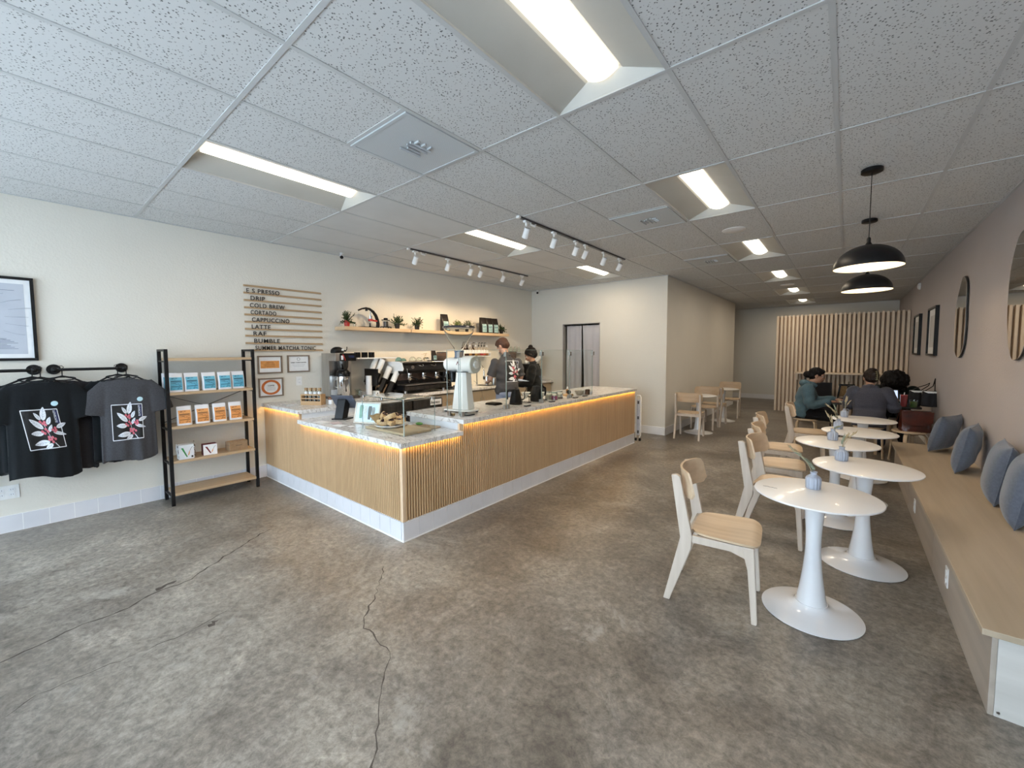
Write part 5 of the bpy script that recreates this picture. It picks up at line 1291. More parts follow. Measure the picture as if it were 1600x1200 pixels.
# glasses, roll, boxes, cup dispenser
for i, (x, y) in enumerate(((-5.20,2.985),(-5.28,3.02),(-5.12,2.95))):
    b = MB(); b.lathe([(0,0),(.030,0),(.036,.10),(.034,.10),(.028,.006),(0,.006)], n=24); o = b.build('drinking_glass', M['glass']); o.location = (x, y, TZ); tag(o, ['middle','back','front'][i]+' clear glass beside the airpot', 'glass', 'clear glasses beside the airpot')
b = MB(); b.lathe([(.012,0),(.040,0),(.040,.285),(.012,.285),(.012,0)], n=32); o = b.build('paper_roll', M['label_white']); o.location = (-5.13, 3.11, TZ); tag(o, 'tall white paper roll standing beside the cup dispenser', 'paper roll')
for i, (x, y, z, sx, sy, sz, m_, lab) in enumerate(((-5.16,3.335,0,.09,.16,.075,'kraft','lower kraft box under the black cup dispenser'),(-5.165,3.33,.076,.09,.15,.07,'kraft','upper kraft box stacked under the black cup dispenser'),(-5.11,3.205,0,.08,.06,.07,'label_white','small white box between the paper roll and kraft boxes'),(-5.28,3.14,0,.10,.14,.06,'label_white','flat white box behind the paper roll'))):
    r = thing('carton', (x, y, TZ+z+(.0005 if z else 0)), lab, 'box', group='small cartons by the cup dispenser')
    b = MB(); b.box(-sx/2, sx/2, -sy/2, sy/2, 0, sz); b.build('box', M[m_], r, smooth=False, bevel=.001)
    if i < 3:
        for q in (-.03, .03):
            if i == 2 and q < 0: continue
            b = MB(); b.cyl((sx/2, q if i < 2 else 0, sz*.55), (sx/2+.001, q if i < 2 else 0, sz*.55), .009, n=14); b.build('round_mark', M['ink'], r)
r = thing('cup_dispenser', (-5.18, 3.36, TZ), 'black slanted rack dispensing stacks of white paper cups', 'cup dispenser')
b = MB(); b.prism([(-.05,.15),(.13,.0),(.13,.03),(.05,.09),(-.20,.35),(-.22,.35)], .0, (0,0,0), (0,1,0), (0,0,1)); b.bm.free()
b = MB(); b.prism([(-.21,.155),(.145,.155),(.16,.0),(.02,.0),(-.0,.15)], .30, (0,0,0), (0,1,0), (0,0,1)); b.bm.free()
st = [((-.09,-.185,.20),(-.10,-.03,.52)), ((-.03,-.135,.16),(-.03,.03,.50)), ((.045,-.075,.08),(.045,.095,.39)), ((.12,-.0,.03),(.12,.165,.32))]
for i, (a, c) in enumerate(st):
    a = Vector(a); c = Vector(c); d = (c-a).normalized(); e = a + d*.17
    b = MB(); b.tube([a-d*.03, a-d*.028, e], [.03,.048,.050], 6, up=(1,0,0)); b.build('sleeve', M['black_plastic'], r, smooth=False)
b = MB(); b.box(-.14,.16,-.20,-.17,.15,.38); b.build('side_plate', M['black_plastic'], r, smooth=False)
b = MB(); b.box(-.14,-.02,-.17,.13,.155,.175); b.build('deck', M['black_plastic'], r, smooth=False)
b = MB(); b.box(-.14,-.12,-.17,.14,.0,.155); b.build('back_leg', M['black_plastic'], r, smooth=False); b = MB(); b.box(.03,.16,.08,.13,.0,.06); b.build('foot', M['black_plastic'], r, smooth=False)
base = Vector((-5.18, 3.36, TZ)); M['cup_white'] = noise_mat('white_paper_cup', (.78,.78,.76), (.74,.74,.72), 40, .5)
for i, (a, c) in enumerate(st):
    a = Vector(a)+Vector((0,0,0)); c = Vector(c); d = (c-a).normalized()
    q = thing('cup_stack', base + a, ['back','second','third','front'][i]+' slanted stack of white paper cups in the black dispenser', 'cup stack', group='stacks of paper cups in the dispenser')
    L = (c-a).length; n = int(L/.014); pts = []; rs = []
    for k in range(n):
        t = k/n*L; pts += [d*t, d*(t+.012)]; rs += [.0385, .0415]
    pts += [d*L, d*(L+.006)]; rs += [.036, .020]
    b = MB(); b.tube(pts, rs, 20); b.build('cups', M['cup_white'], q)
# papers on the fridge top
for i in range(4):
    b = MB(); b.obox((0,0,.001), (.12,.16,.0015), (0,0,radians(-20+17*i))); o = b.build('folded_paper', M['label_white'], smooth=False); o.location = (-4.66+.02*i, 3.02+.13*i, .8625+.002*i); tag(o, ['nearest','second','third','farthest'][i]+' loose white paper on the steel fridge top', 'paper', 'loose papers on the fridge top')

# ================================================================ ESPRESSO MACHINE
r = thing('espresso_machine', (-5.14, 3.94, TZ), 'large black espresso machine with chrome lever taps and two group heads', 'espresso machine')
prof = [(-.26,.05),(.24,.05),(.24,.115),(.07,.125),(.06,.30),(.20,.30),(.235,.34),(.215,.42),(.17,.462),(-.26,.462)]
b = MB(); b.prism(prof, .84, (0,0,0), (1,0,0), (0,0,1), (0,1,0)); b.build('body', M['black_plastic'], r, smooth=False, bevel=.006)
for s, m_ in ((-1, 'chrome'), (1, 'black_plastic')):
    pf = [(-.27,.30),(.10,.30),(.12,.34),(.235,.34),(.255,.37),(.22,.45),(.15,.475),(-.27,.475)]
    b = MB(); b.prism(pf, .012, (0, s*.427, 0), (1,0,0), (0,0,1), (0,1,0)); o = b.build('side_panel', M['white_plastic'] if s < 0 else M[m_], r, smooth=False, bevel=.003)
b = MB(); b.box(.20, .245, -.42, .42, .456, .464); b.tube([(.245,-.42,.464),(.245,.42,.464)], .006, 8); b.build('top_edge_trim', M['chrome'], r)
b = MB(); b.box(.07, .26, -.40, .42, .1255, .140); b.build('drip_tray', M['steel'], r, smooth=False, bevel=.003)
b = MB(); b.box(.2405, .247, -.40, .40, .060, .110); b.build('tray_front', M['dark_steel'], r, smooth=False)
b = MB(); b.box(.0605, .066, -.40, .40, .15, .29); b.build('splash_back', noise_mat('bronze_panel', (.16,.11,.09), (.12,.085,.07), 20, .35, metal=.6), r, smooth=False)
for y in (-.24, .02, .27):
    g_ = MB(); g_.lathe([(0,.225),(.036,.225),(.042,.235),(.042,.265),(.034,.275),(.034,.299),(0,.299)], (.14,y,0), n=24); g = g_.build('group_head', M['chrome'], r)
    b = MB(); b.tube([(.17,y,.24),(.25,y,.228),(.33,y,.215)], [.010,.013,.015], 10); b.build('portafilter_handle', M['black_plastic'], g)
    b = MB(); b.lathe([(0,.195),(.016,.195),(.034,.215),(.036,.2245),(0,.2245)], (.14,y,0), n=20); b.build('filter_basket', M['steel'], g)
for y in (-.12, .12):
    b = MB(); b.tube([(.225,y-.04,.425),(.255,y-.03,.415),(.262,y+.02,.400),(.250,y+.05,.408),(.240,y+.05,.425)], .006, 8); b.build('lever_tap', M['chrome'], r)
for s in (-1, 1):
    b = MB(); b.tube([(.22,s*.36,.40),(.26,s*.37,.37),(.265,s*.365,.28),(.255,s*.34,.19),(.26,s*.33,.17)], .005, 8); b.build('steam_wand', M['chrome'], r)
b = MB(); b.cyl((.228,-.25,.39), (.236,-.25,.39), .026, n=24); b.build('pressure_gauge', M['steel'], r)
for sx in (-.2,.2):
    for sy in (-.36,.36): b = MB(); b.cyl((sx,sy,0), (sx,sy,.05), .022, n=14); b.build('foot', M['steel'], r)
EZ = TZ+.4755
M['glass_teal'] = new_mat('teal_glass', (.45,.66,.64), .05, trans=.85, ior=1.3)
for i, (x, y, m_, R, hh) in enumerate(((-5.12,3.60,'glass_teal',.052,.062),(-5.16,3.71,'glass_teal',.045,.045),(-5.12,3.85,'glass',.055,.065),(-5.12,3.97,'glass',.048,.055))):
    b = MB(); b.lathe([(R,0),(R,.01),(R*.92,hh*.5),(R*.6,hh*.85),(R*.3,hh),(0,hh)], n=28); o = b.build('upturned_cup', M[m_]); o.location = (x, y, EZ); md = o.modifiers.new('s', 'SOLIDIFY'); md.thickness = .002
    tag(o, ['teal upturned glass cup at the left end of the espresso machine top','second teal upturned cup on the espresso machine','third, clear upturned cup on the espresso machine','fourth, clear upturned cup on the espresso machine'][i], 'cup', 'upturned cups on the espresso machine')
M['brass'] = noise_mat('brass_wire', (.55,.38,.18), (.48,.32,.15), 20, .3, metal=1.)
r = thing('wire_rack', (-5.14, 4.08, EZ), 'small brass wire stand with glass bulbs on the espresso machine', 'wire stand')
for k in range(4):
    b = MB(); a = pi*k/4; b.tube([(.03*cos(a),.05*sin(a)+.0,0),(.02*cos(a),.04*sin(a),.07),(0,.0+.02*k,.12)], .002, 6); b.build('wire', M['brass'], r)
b = MB(); b.tube([(0,-.05,.10),(0,.0,.105),(0,.06,.12)], .002, 6); b.build('cross_wire', M['brass'], r)
for k in (0, 1): b = MB(); b.ball((.0,.02+.05*k,.028), .026); b.build('glass_bulb', M['glass'], r)
o = coffee_bag(.095, .155, .05, M['lab_mint'], M['lab_dark_b'], M['bag_black'], label_z=(.08,.5), lw=.62); o.location = (-5.14, 4.285, EZ+.0005); o['label'] = 'small black coffee bag with mint label on the espresso machine'
# grinder right of the machine
def black_grinder(loc, label, hopper=True, rz=0):
    r = thing('coffee_grinder', loc, label, 'coffee grinder', rz=rz, group='black coffee grinders behind the bar')
    b = MB(); b.prism(rrect(.19,.30,.04), .30, (0,0,.19), (0,1,0), (1,0,0)); b.build('body', M['black_plastic'], r, bevel=.006)
    b = MB(); b.prism(rrect(.20,.34,.04), .04, (0.01,0,.02), (0,1,0), (1,0,0)); b.build('base', M['black_plastic'], r, bevel=.004)
    b = MB(); b.tube([(.13,0,.28),(.19,0,.26),(.20,0,.22)], [.02,.018,.014], 12); b.build('chute', M['dark_steel'], r)
    b = MB(); b.tube([(.13,-.03,.16),(.19,-.03,.155),(.19,.03,.155),(.13,.03,.16)], .006, 8); b.build('fork', M['chrome'], r)
    b = MB(); b.lathe([(0,.341),(.04,.341),(.045,.37),(.085,.47),(.09,.60),(.088,.60),(.083,.47),(.04,.372),(0,.372)], n=32); b.build('hopper', new_mat('smoked_hopper', (.42,.32,.26), .1, trans=.8, ior=1.2) if 'smoked_hopper' not in bpy.data.materials else bpy.data.materials['smoked_hopper'], r)
    b = MB(); b.lathe([(0,.375),(.038,.375),(.080,.47),(.083,.55),(0,.56)], n=28); b.build('beans', M['bean'], r)
    b = MB(); b.lathe([(0,.601),(.093,.601),(.093,.612),(0,.618)], n=28); b.build('hopper_lid', M['black_plastic'], r)
    return r
black_grinder((-5.22, 4.52, TZ), 'black coffee grinder with a bean-filled hopper right of the espresso machine')
r = thing('knock_box', (-5.05, 4.74, TZ), 'black tamping stand with a steel tamper right of the grinder', 'tamping stand')
b = MB(); b.prism(rrect(.14,.16,.02), .05, (0,0,.025), (1,0,0), (0,1,0)); b.build('box', M['black_plastic'], r, bevel=.004)
for y in (-.03, .03): b = MB(); b.tube([(0,y,.0505),(0,y,.06),(0,y,.085),(0,y,.11)], [.026,.026,.008,.016], 16); b.build('tamper', M['chrome'], r)
# ---------------------------------------------------------------- sink corner
r = thing('kitchen_tap', (-5.18, 5.30, TZ), 'steel gooseneck tap with a spring hose behind the bar', 'tap')
pts = [(0,0,0),(0,0,.25)] + [(.09-.09*cos(t), .0, .25+.12*sin(t)) for t in [pi*k/10 for k in range(1, 11)]] + [(.18,0,.17)]
b = MB(); b.tube(pts, .010, 12); b.build('neck', M['chrome'], r)
b = MB(); b.lathe([(0,0),(.028,0),(.028,.01),(.016,.02),(.016,.06),(0,.06)], n=20); b.build('base', M['chrome'], r)
b = MB(); b.tube([(0,0,.05),(.0,-.05,.075),(0,-.09,.085)], .006, 8); b.build('lever', M['chrome'], r)
b = MB(); b.cyl((.18,0,.12), (.18,0,.175), .017, n=16); b.build('spray_head', M['black_plastic'], r)
for i, (x, y, R, hh, m_, lab) in enumerate(((-5.08,5.46,.040,.15,'chrome','tall steel jug beside the tap'),(-5.03,5.60,.045,.11,'steel','wider steel milk jug in front of the man'),(-5.10,5.72,.042,.10,'dark_steel','dark jug beside the steel milk jug'),(-5.08,5.86,.05,.11,'label_white','white jug behind the dark jug'))):
    r = thing('milk_jug', (x, y, TZ+.012), lab, 'jug', group='milk jugs on the back worktop')
    b = MB(); b.lathe([(0,0),(R,0),(R*1.03,.01),(R*.92,hh*.7),(R*.86,hh),(R*.82,hh),(R*.88,hh*.7),(0,.008)], n=28); b.build('body', M[m_], r)
    b = MB(); b.tube([(0,-R*.85,hh*.9),(0,-R-.03,hh*.85),(0,-R-.03,hh*.35),(0,-R*.95,hh*.25)], .004, 8); b.build('handle', M[m_], r)
    b = MB(); b.prism([(-.014,0),(.014,0),(0,.022)], .006, (0, R*.84, hh-.004), (1,0,0), (0,1,0)); b.build('spout', M[m_], r)
b = MB(); b.prism(rrect(.60,.30,.03), .010, (-5.07,5.66,TZ+.0055), (0,1,0), (1,0,0)); o = b.build('black_tray', M['black_plastic'], bevel=.002, loc=(-5.07,5.66,TZ)); tag(o, 'flat black tray under the jugs on the back worktop', 'tray')
black_grinder((-5.17, 6.30, TZ), 'black coffee grinder partly hidden behind the woman')
r = thing('microwave', (-5.20, 6.80, TZ), 'black box appliance with a white drawer by the far wall corner', 'appliance')
b = MB(); b.box(-.18,.18,-.22,.22,.01,.36); b.build('body', M['black_plastic'], r, smooth=False, bevel=.006)
b = MB(); b.box(.181,.20,-.18,.18,.18,.21); b.build('drawer_edge', M['label_white'], r, smooth=False)
for sx in (-.14,.14):
    for sy in (-.18,.18): b = MB(); b.cyl((sx,sy,0), (sx,sy,.01), .012, n=10); b.build('foot', M['black_plastic'], r)
for i in range(4):
    a = Vector((-5.05+.03*i, 6.58+.07*i, TZ+.38-.0*i)); 
    q = thing('cup_stack', a, ['first','second','third','fourth'][i]+' slanted paper cup stack behind the woman', 'cup stack', group='slanted cup stacks behind the woman')
    d = Vector((.15,.75,.62)).normalized(); pts = []; rs = []
    for k in range(12): pts += [d*(k*.015), d*(k*.015+.013)]; rs += [.034,.037]
    b = MB(); b.tube(pts, rs, 16); b.build('cups', M['cup_white'], q)

# ================================================================ LOW WORKTOP: TILL, MENU FRAME, PASTRIES
LZ = ZL+.0005
M['slate'] = noise_mat('slate_blue_plastic', (.10,.11,.14), (.08,.09,.12), 20, .35)
r = thing('till_tablet', (-4.16, 2.20, LZ), 'slate tablet till on a black angled stand, its back to the room', 'till', rz=radians(28))
b = MB(); b.prism(rrect(.17,.15,.012), .010, (0,-.0,.005), (1,0,0), (0,1,0)); b.build('base', M['black_plastic'], r, smooth=False, bevel=.002)
b = MB(); b.prism([(-.075,.010),(.02,.010),(.075,.175),(-.01,.215)], .10, (0,0,0), (0,1,0), (0,0,1)); b.build('stand', M['black_plastic'], r, smooth=False, bevel=.006)
b = MB(); vs = b.obox((0,.045,.18), (.265,.012,.185), (radians(38),0,0)); b.build('tablet', M['slate'], r, smooth=False, bevel=.005)
b = MB(); b.obox((0,.052,.186), (.24,.002,.165), (radians(38),0,0)); b.build('screen', M['black_plastic'], r, smooth=False)
b = MB(); b.obox((.02,.032,.197), (.028,.003,.032), (radians(38),0,0)); b.build('logo_mark', M['black'], r, smooth=False, bevel=.001)
# framed menu on the counter
r = thing('table_frame', (-3.70, 2.20, LZ), 'small framed menu picture leaning back beside the pastries', 'picture frame', rz=radians(24))
T_ = Matrix.Rotation(radians(-16), 4, 'X')
def tilt_build(b, name, mat, **k):
    bmesh.ops.transform(b.bm, matrix=T_, verts=b.bm.verts); return b.build(name, mat, r, **k)
w2, hh, t = .145, .215, .016
b = MB()
for q in ((-w2,w2,0,t),(-w2,w2,hh-t,hh),(-w2,-w2+t,t,hh-t),(w2-t,w2,t,hh-t)): b.box(q[0],q[1],-.008,.008,q[2],q[3])
tilt_build(b, 'frame', noise_mat('champagne_frame', (.42,.38,.32), (.37,.33,.27), 20, .35, metal=.5), smooth=False, bevel=.001)
b = MB(); b.box(-w2+t, w2-t, -.004, .004, t, hh-t); tilt_build(b, 'print', noise_mat('pale_blue_print', (.50,.68,.80), (.62,.76,.84), 14, .3), smooth=False)
for i, (x, z, s, c) in enumerate(((-.07,.11,.03,(.20,.38,.30)),(-.02,.10,.028,(.60,.66,.64)),(.03,.10,.027,(.12,.14,.14)),(.07,.09,.024,(.30,.34,.33)))):
    b = MB(); b.prism([(-s*.5,-.06),(s*.5,-.06),(s*.8,.05),(s*.6,.075),(-s*.6,.075),(-s*.8,.05)], .001, (x,-.0050,z), (1,0,0), (0,0,1)); tilt_build(b, 'printed_drink', noise_mat('printed_drink_%d' % i, c, tuple(q*.8 for q in c), 30, .5), smooth=False)
b = MB(); b.box(-.02, .02, .010, .014, 0, .15); T_ = Matrix.Rotation(radians(22), 4, 'X') @ Matrix.Translation((0,.0,0)); bmesh.ops.translate(b.bm, verts=b.bm.verts, vec=(0,.06,0)); b.build('easel_leg', M['black'], r, smooth=False)
r = thing('glass_candle_jar', (-4.03, 2.40, LZ), 'small round glass jar with a black mark between till and menu frame', 'jar')
b = MB(); b.lathe([(0,0),(.035,0),(.045,.02),(.045,.06),(.030,.085),(.030,.10),(.028,.10),(.028,.084),(.042,.058),(.042,.02),(0,.005)], n=28); b.build('jar', M['glass'], r)
b = MB(); b.cyl((.02,-.0405,.04), (.0205,-.043,.04), .014, n=16); b.build('black_mark', M['ink'], r)
b = MB(); b.lathe([(0,.1005),(.031,.1005),(.031,.112),(0,.112)], n=24); b.build('lid', M['steel'], r)
for i, (x, y, sx, sy, a, m_) in enumerate(((-4.12,1.96,.16,.10,8,'label_white'),(-3.96,2.02,.14,.09,-10,'pinkish'),(-3.80,1.98,.12,.08,15,'label_white'),(-3.66,2.02,.06,.045,0,'label_white'))):
    if m_ == 'pinkish' and 'pinkish' not in M: M['pinkish'] = noise_mat('pinkish_paper', (.60,.50,.50), (.52,.43,.44), 60, .6)
    b = MB(); b.obox((0,0,.0015), (sx,sy,.002), (0,0,radians(a))); o = b.build('printed_card', M[m_], smooth=False); o.location = (x, y, LZ); tag(o, ['leftmost','pinkish','third','small rightmost'][i]+' printed card lying flat on the marble before the till', 'card', 'printed cards on the low worktop')
b = MB(); b.prism(rrect(.61,.295,.01), .020, (0,0,.010), (1,0,0), (0,1,0)); o = b.build('cutting_board', wood_mat('pale_board', (.58,.45,.29), (.50,.38,.23), 'X', grain=16), smooth=False, bevel=.003); o.location = (-3.18, 2.21, LZ); tag(o, 'pale wooden board under the pastry plate, inside the glass guard', 'board')
PX, PY, PZ = -3.27, 2.205, LZ+.0205
r = thing('pastry_plate', (PX, PY, PZ), 'round white plate heaped with scones on the pale board', 'plate')
b = MB(); b.lathe([(0,.010),(.09,.010),(.14,.018),(.150,.026),(.150,.023),(.14,.013),(.09,.004),(.085,.0),(0,0)], n=48); b.build('plate', M['white_plastic'], r)
for a in range(3): b = MB(); b.ball((.14*cos(2.1*a-1.2), .14*sin(2.1*a-1.2), .002), .006, n=10); b.build('foot', M['steel'], r)
M['scone'] = noise_mat('baked_scone', (.50,.29,.12), (.72,.52,.30), 26, .8, bump=.4, bscale=90); M['choc'] = noise_mat('dark_chip', (.05,.02,.02), (.08,.03,.03), 60, .5)
rnd = random.Random(21)
def scone(i, p, rot, lab):
    r = thing('scone', p, lab, 'scone', group='scones on the round plate'); r.rotation_euler = rot
    b = MB(); vs = b.prism([(0,-.055),(.062,.045),(0,.060),(-.062,.045)], .046, (0,0,.0), (1,0,0), (0,1,0))
    bmesh.ops.subdivide_edges(b.bm, edges=b.bm.edges, cuts=3, use_grid_fill=True)
    for v in b.bm.verts: v.co += Vector((rnd.uniform(-1,1), rnd.uniform(-1,1), rnd.uniform(-1,1)))*.0028
    o = b.build('crumb', M['scone'], r, sub=1)
    b = MB()
    for k in range(11): x, y = rnd.uniform(-.035,.035), rnd.uniform(-.02,.045); b.ball((x*(.4+.6*(y+.05)/.1), y, .0235), rnd.uniform(.007,.010), (1,1,.9), n=8)
    o = b.build('chocolate_chips', M['choc'], r); o['kind'] = 'stuff'
k = 0
for i in range(7):
    a = 2*pi*i/7+.3; scone(k, (PX+.088*cos(a), PY+.088*sin(a), PZ+.046), (radians(14)*sin(a)*-1, radians(14)*cos(a), a+pi/2), ['right','back right','back','back left','left','front left','front right'][i]+' scone of the lower ring on the plate'); k += 1
for i in range(4):
    a = 2*pi*i/4+.9; scone(k, (PX+.040*cos(a), PY+.040*sin(a), PZ+.088), (radians(30)*sin(a)*-1, radians(30)*cos(a), a-pi/2), ['back right','back left','front left','front right'][i]+' scone on top of the heap'); k += 1
b = MB()
V = b.grid(lambda u, v: ((.02+.062*v)*cos(2*pi*u)*1.0, (.02+.052*v)*sin(2*pi*u), .10*v + .006*sin(12*pi*u)*v), 36, 6, close_u=True)
o = b.build('paper_cone', noise_mat('brown_baking_paper', (.42,.27,.12), (.35,.21,.09), 30, .8), loc=None); o.location = (PX-.165+.0, PY-.02, LZ+.0215); o.rotation_euler = (0, radians(-14), 0); md = o.modifiers.new('s','SOLIDIFY'); md.thickness = .0015; tag(o, 'brown baking-paper cup at the left of the scone plate', 'paper cup')
b = MB(); b.prism(rrect(.30,.14,.02), .012, (0,0,.006), (1,0,0), (0,1,0)); o = b.build('serving_board', noise_mat('linen_board', (.45,.35,.25), (.38,.29,.20), 30, .8), smooth=False, bevel=.003); o.location = (-3.08, 2.44, LZ); o.rotation_euler = (0,0,radians(8)); tag(o, 'small brown board behind the pastry plate with a green napkin', 'board')
b = MB(); b.ball((0,0,.014), .035, (1.2,.8,.4)); o = b.build('green_napkin', noise_mat('green_cloth', (.14,.30,.08), (.10,.24,.06), 30, .9)); o.location = (-3.15, 2.43, LZ+.0125); tag(o, 'crumpled green napkin on the small brown board', 'napkin')
for i, (dx, dy, a) in enumerate(((.04,-.02,30),(.09,.0,-20))):
    b = MB(); b.bar((-.05,0,.003), (.05,0,.003), .008, .003); b.tube([(.05,0,.003),(.06,0,.004),(.075,0,.003)], [.004,.012,.006], 10, sq=(.3,1), up=(0,0,1)); o = b.build('teaspoon', M['pine']); o.location = (-3.13+dx, 2.44+dy, LZ+.0125); o.rotation_euler = (0,0,radians(a)); tag(o, ['left','right'][i]+' small wooden spoon on the brown board', 'spoon', 'small wooden spoons')

# ================================================================ HIGH WORKTOP: WHITE GRINDER, KETTLES, JARS
GX, GY = -3.035, 2.885
r = thing('shop_grinder', (GX, GY, TZ), 'tall white shop coffee grinder with a clear funnel hopper', 'coffee grinder', rz=radians(4))
M['enamel'] = noise_mat('white_enamel', (.83,.81,.77), (.80,.78,.74), 4, .22, coat=.4)
def lsec(b, secs, n=8):
    R = []
    for z, hx, hy, cx, ch in secs:
        pts = [(hx-ch,-hy),(hx,-hy+ch),(hx,hy-ch),(hx-ch,hy),(-hx+ch,hy),(-hx,hy-ch),(-hx,-hy+ch),(-hx+ch,-hy)]
        R.append([b.bm.verts.new((cx+x, y, z)) for x, y in pts])
    for A, B_ in zip(R, R[1:]):
        for k in range(8): b.bm.faces.new((A[k], A[(k+1)%8], B_[(k+1)%8], B_[k]))
    b.bm.faces.new(R[0][::-1]); b.bm.faces.new(R[-1])
b = MB(); lsec(b, [(.018,.190,.115,-.01,.05),(.030,.185,.110,-.01,.05),(.034,.12,.10,.0,.04)]); b.build('base', M['enamel'], r, smooth=False, bevel=.003)
b = MB(); lsec(b, [(.0345,.108,.090,.02,.040),(.20,.088,.075,.02,.034),(.42,.062,.062,.03,.026)]); b.build('column', M['enamel'], r, smooth=False, bevel=.003)
b = MB(); b.tube([(-.205,0,.485),(-.195,0,.485),(-.17,0,.485),(-.02,0,.485),(.0,0,.485),(.165,0,.485),(.185,0,.485)], [.045,.062,.070,.074,.086,.090,.090], 48, up=(0,0,1)); b.build('motor_body', M['enamel'], r)
b = MB(); b.tube([(.1855,0,.485),(.192,0,.485)], [.088,.084], 48, up=(0,0,1)); o = b.build('front_disc', noise_mat('cream_enamel', (.62,.61,.54), (.59,.58,.51), 4, .3), r)
b = MB(); b.tube([(.1925,0,.485),(.205,0,.485),(.208,0,.485)], [.042,.038,.030], 32, up=(0,0,1)); b.build('dial', M['enamel'], r)
b = MB(); b.obox((.03,0,.411), (.21,.15,.008)); b.build('dark_gasket', M['black_plastic'], r, smooth=False, bevel=.002)
b = MB(); b.tube([(-.03,0,.55),(-.03,0,.565),(-.03,0,.60),(-.03,0,.625)], [.055,.044,.044,.050], 24); b.build('hopper_collar', noise_mat('blue_grey_collar', (.10,.13,.19), (.08,.11,.16), 20, .3), r)
b = MB(); hp = [(.042,.626),(.060,.66),(.095,.71),(.125,.76),(.145,.81),(.155,.85)]
b.lathe([(x, z) for x, z in hp] + [(x-.003, z) for x, z in hp[::-1]], (-.03,0,0), n=48); b.build('hopper', M['guard_glass'], r)
b = MB(); b.lathe([(0,.851),(.160,.851),(.164,.856),(.160,.872),(0,.876)], (-.03,0,0), n=48); b.build('hopper_lid', new_mat('smoked_lid', (.05,.05,.06), .15, trans=.25), r)
b = MB(); b.tube([(-.12,0,.43),(-.12,0,.40),(-.12,0,.30)], [.030,.034,.028], 20); b.build('spout', M['black_plastic'], r)
b = MB(); b.tube([(-.10,0,.23),(-.15,0,.225),(-.18,0,.22)], .007, 8); b.build('bag_holder', M['black_plastic'], r)
b = MB(); b.prism([(-.022,-.018),(.022,-.018),(0,.022)], .002, (.03,-.0865,.50), (1,0,0), (0,0,1)); o = b.build('red_triangle_logo', M['maroon'], r, smooth=False); b = MB(); b.prism([(-.010,-.012),(.010,-.012),(0,.008)], .002, (.03,-.0880,.495), (1,0,0), (0,0,1)); b.build('logo_cutout', M['enamel'], r, smooth=False)
text_obj('lettering', '43', .05, M['ink'], r, (-.012,-.0705,.235), (0.0,-.05,-1), (1,0,0), .001, 1.5, .001)
for sx in (-.15,.13):
    for sy in (-.08,.08): b = MB(); b.cyl((sx,sy,0), (sx,sy,.018), .014, n=12); b.build('foot', M['black_plastic'], r)
b = MB(); b.box(-.03,.03,-.012,.012,0,.022); o = b.build('small_sign', M['brass'], smooth=False, bevel=.001); o.location = (-2.93, 2.655, TZ); tag(o, 'small dark gold name block in front of the white grinder', 'sign block')
b = MB(); b.box(-.06,.06,-.045,.045,0,.012); o = b.build('black_card_reader', M['black_plastic'], smooth=False, bevel=.002); o.location = (-2.83, 2.76, TZ); tag(o, 'flat dark steel plate on the worktop right of the grinder base', 'plate')
b = MB(); b.box(-.075,.075,-.065,.065,0,.018); b.box(-.07,.07,-.06,.06,.0185,.024); o = b.build('coffee_scale', M['black_plastic'], smooth=False, bevel=.003); o.location = (-3.15, 3.50, TZ); tag(o, 'flat black coffee scale between the white grinder and the first kettle', 'scale')
def kettle(loc, label, k=1., rz=0):
    r = thing('gooseneck_kettle', loc, label, 'kettle', rz=rz, group='black gooseneck kettles')
    b = MB(); b.lathe([(0,0),(.075,0),(.078,.004),(.078,.018),(.072,.022),(0,.022)], n=32); b.build('power_base', M['black_plastic'], r)
    b = MB(); b.lathe([(0,.023),(.072*k,.023),(.074*k,.03),(.060*k,.10*k),(.046*k,.155*k),(.044*k,.165*k),(0,.165*k)], n=36); b.build('body', M['black'], r)
    b = MB(); b.lathe([(0,.1655*k),(.044*k,.1655*k),(.040*k,.174*k),(.008,.178*k),(.008,.186*k),(.013,.190*k),(.012,.198*k),(0,.198*k)], n=28); b.build('lid', M['black'], r)
    b = MB(); b.tube([(.0,.062*k,.05*k),(.0,.098*k,.055*k),(.0,.11*k,.09*k),(.0,.105*k,.13*k),(.0,.125*k,.165*k),(.0,.145*k,.168*k)], [.010,.007,.006,.005,.0045,.004], 10); b.build('gooseneck_spout', M['black'], r)
    b = MB(); b.tube([(0,-.046*k,.155*k),(0,-.075*k,.168*k),(0,-.105*k,.150*k),(0,-.108*k,.10*k),(0,-.100*k,.06*k)], [.009,.010,.011,.010,.007], 10, sq=(1.3,.8)); b.build('handle', M['black_plastic'], r)
kettle((-2.975, 3.69, TZ), 'nearer black gooseneck kettle on its base behind the glass', 1.0, radians(-35))
kettle((-2.955, 4.07, TZ), 'farther black gooseneck kettle behind the glass', 1.08, radians(140))
M['paper_filter'] = noise_mat('filter_paper', (.76,.75,.70), (.72,.71,.66), 60, .8)
def dripper(loc, label, k=1.):
    r = thing('pour_over_stand', loc, label, 'coffee dripper', group='pour-over stands with paper filters')
    b = MB(); b.tube([(-.05*k,-.05*k,.002),(.05*k,-.05*k,.002),(.05*k,.05*k,.002),(-.05*k,.05*k,.002),(-.05*k,-.05*k,.002)], .003, 6); b.build('wire_base', M['black'], r)
    for s in (-1, 1): b = MB(); b.tube([(s*.05*k,0,.002),(s*.05*k,0,.08*k),(s*.02*k,0,.085*k)], .003, 6); b.build('wire_leg', M['black'], r)
    b = MB(); b.lathe([(.006,.045*k),(.058*k,.125*k),(.056*k,.125*k),(.004,.047*k),(.006,.045*k)], n=32); b.build('paper_filter', M['paper_filter'], r)
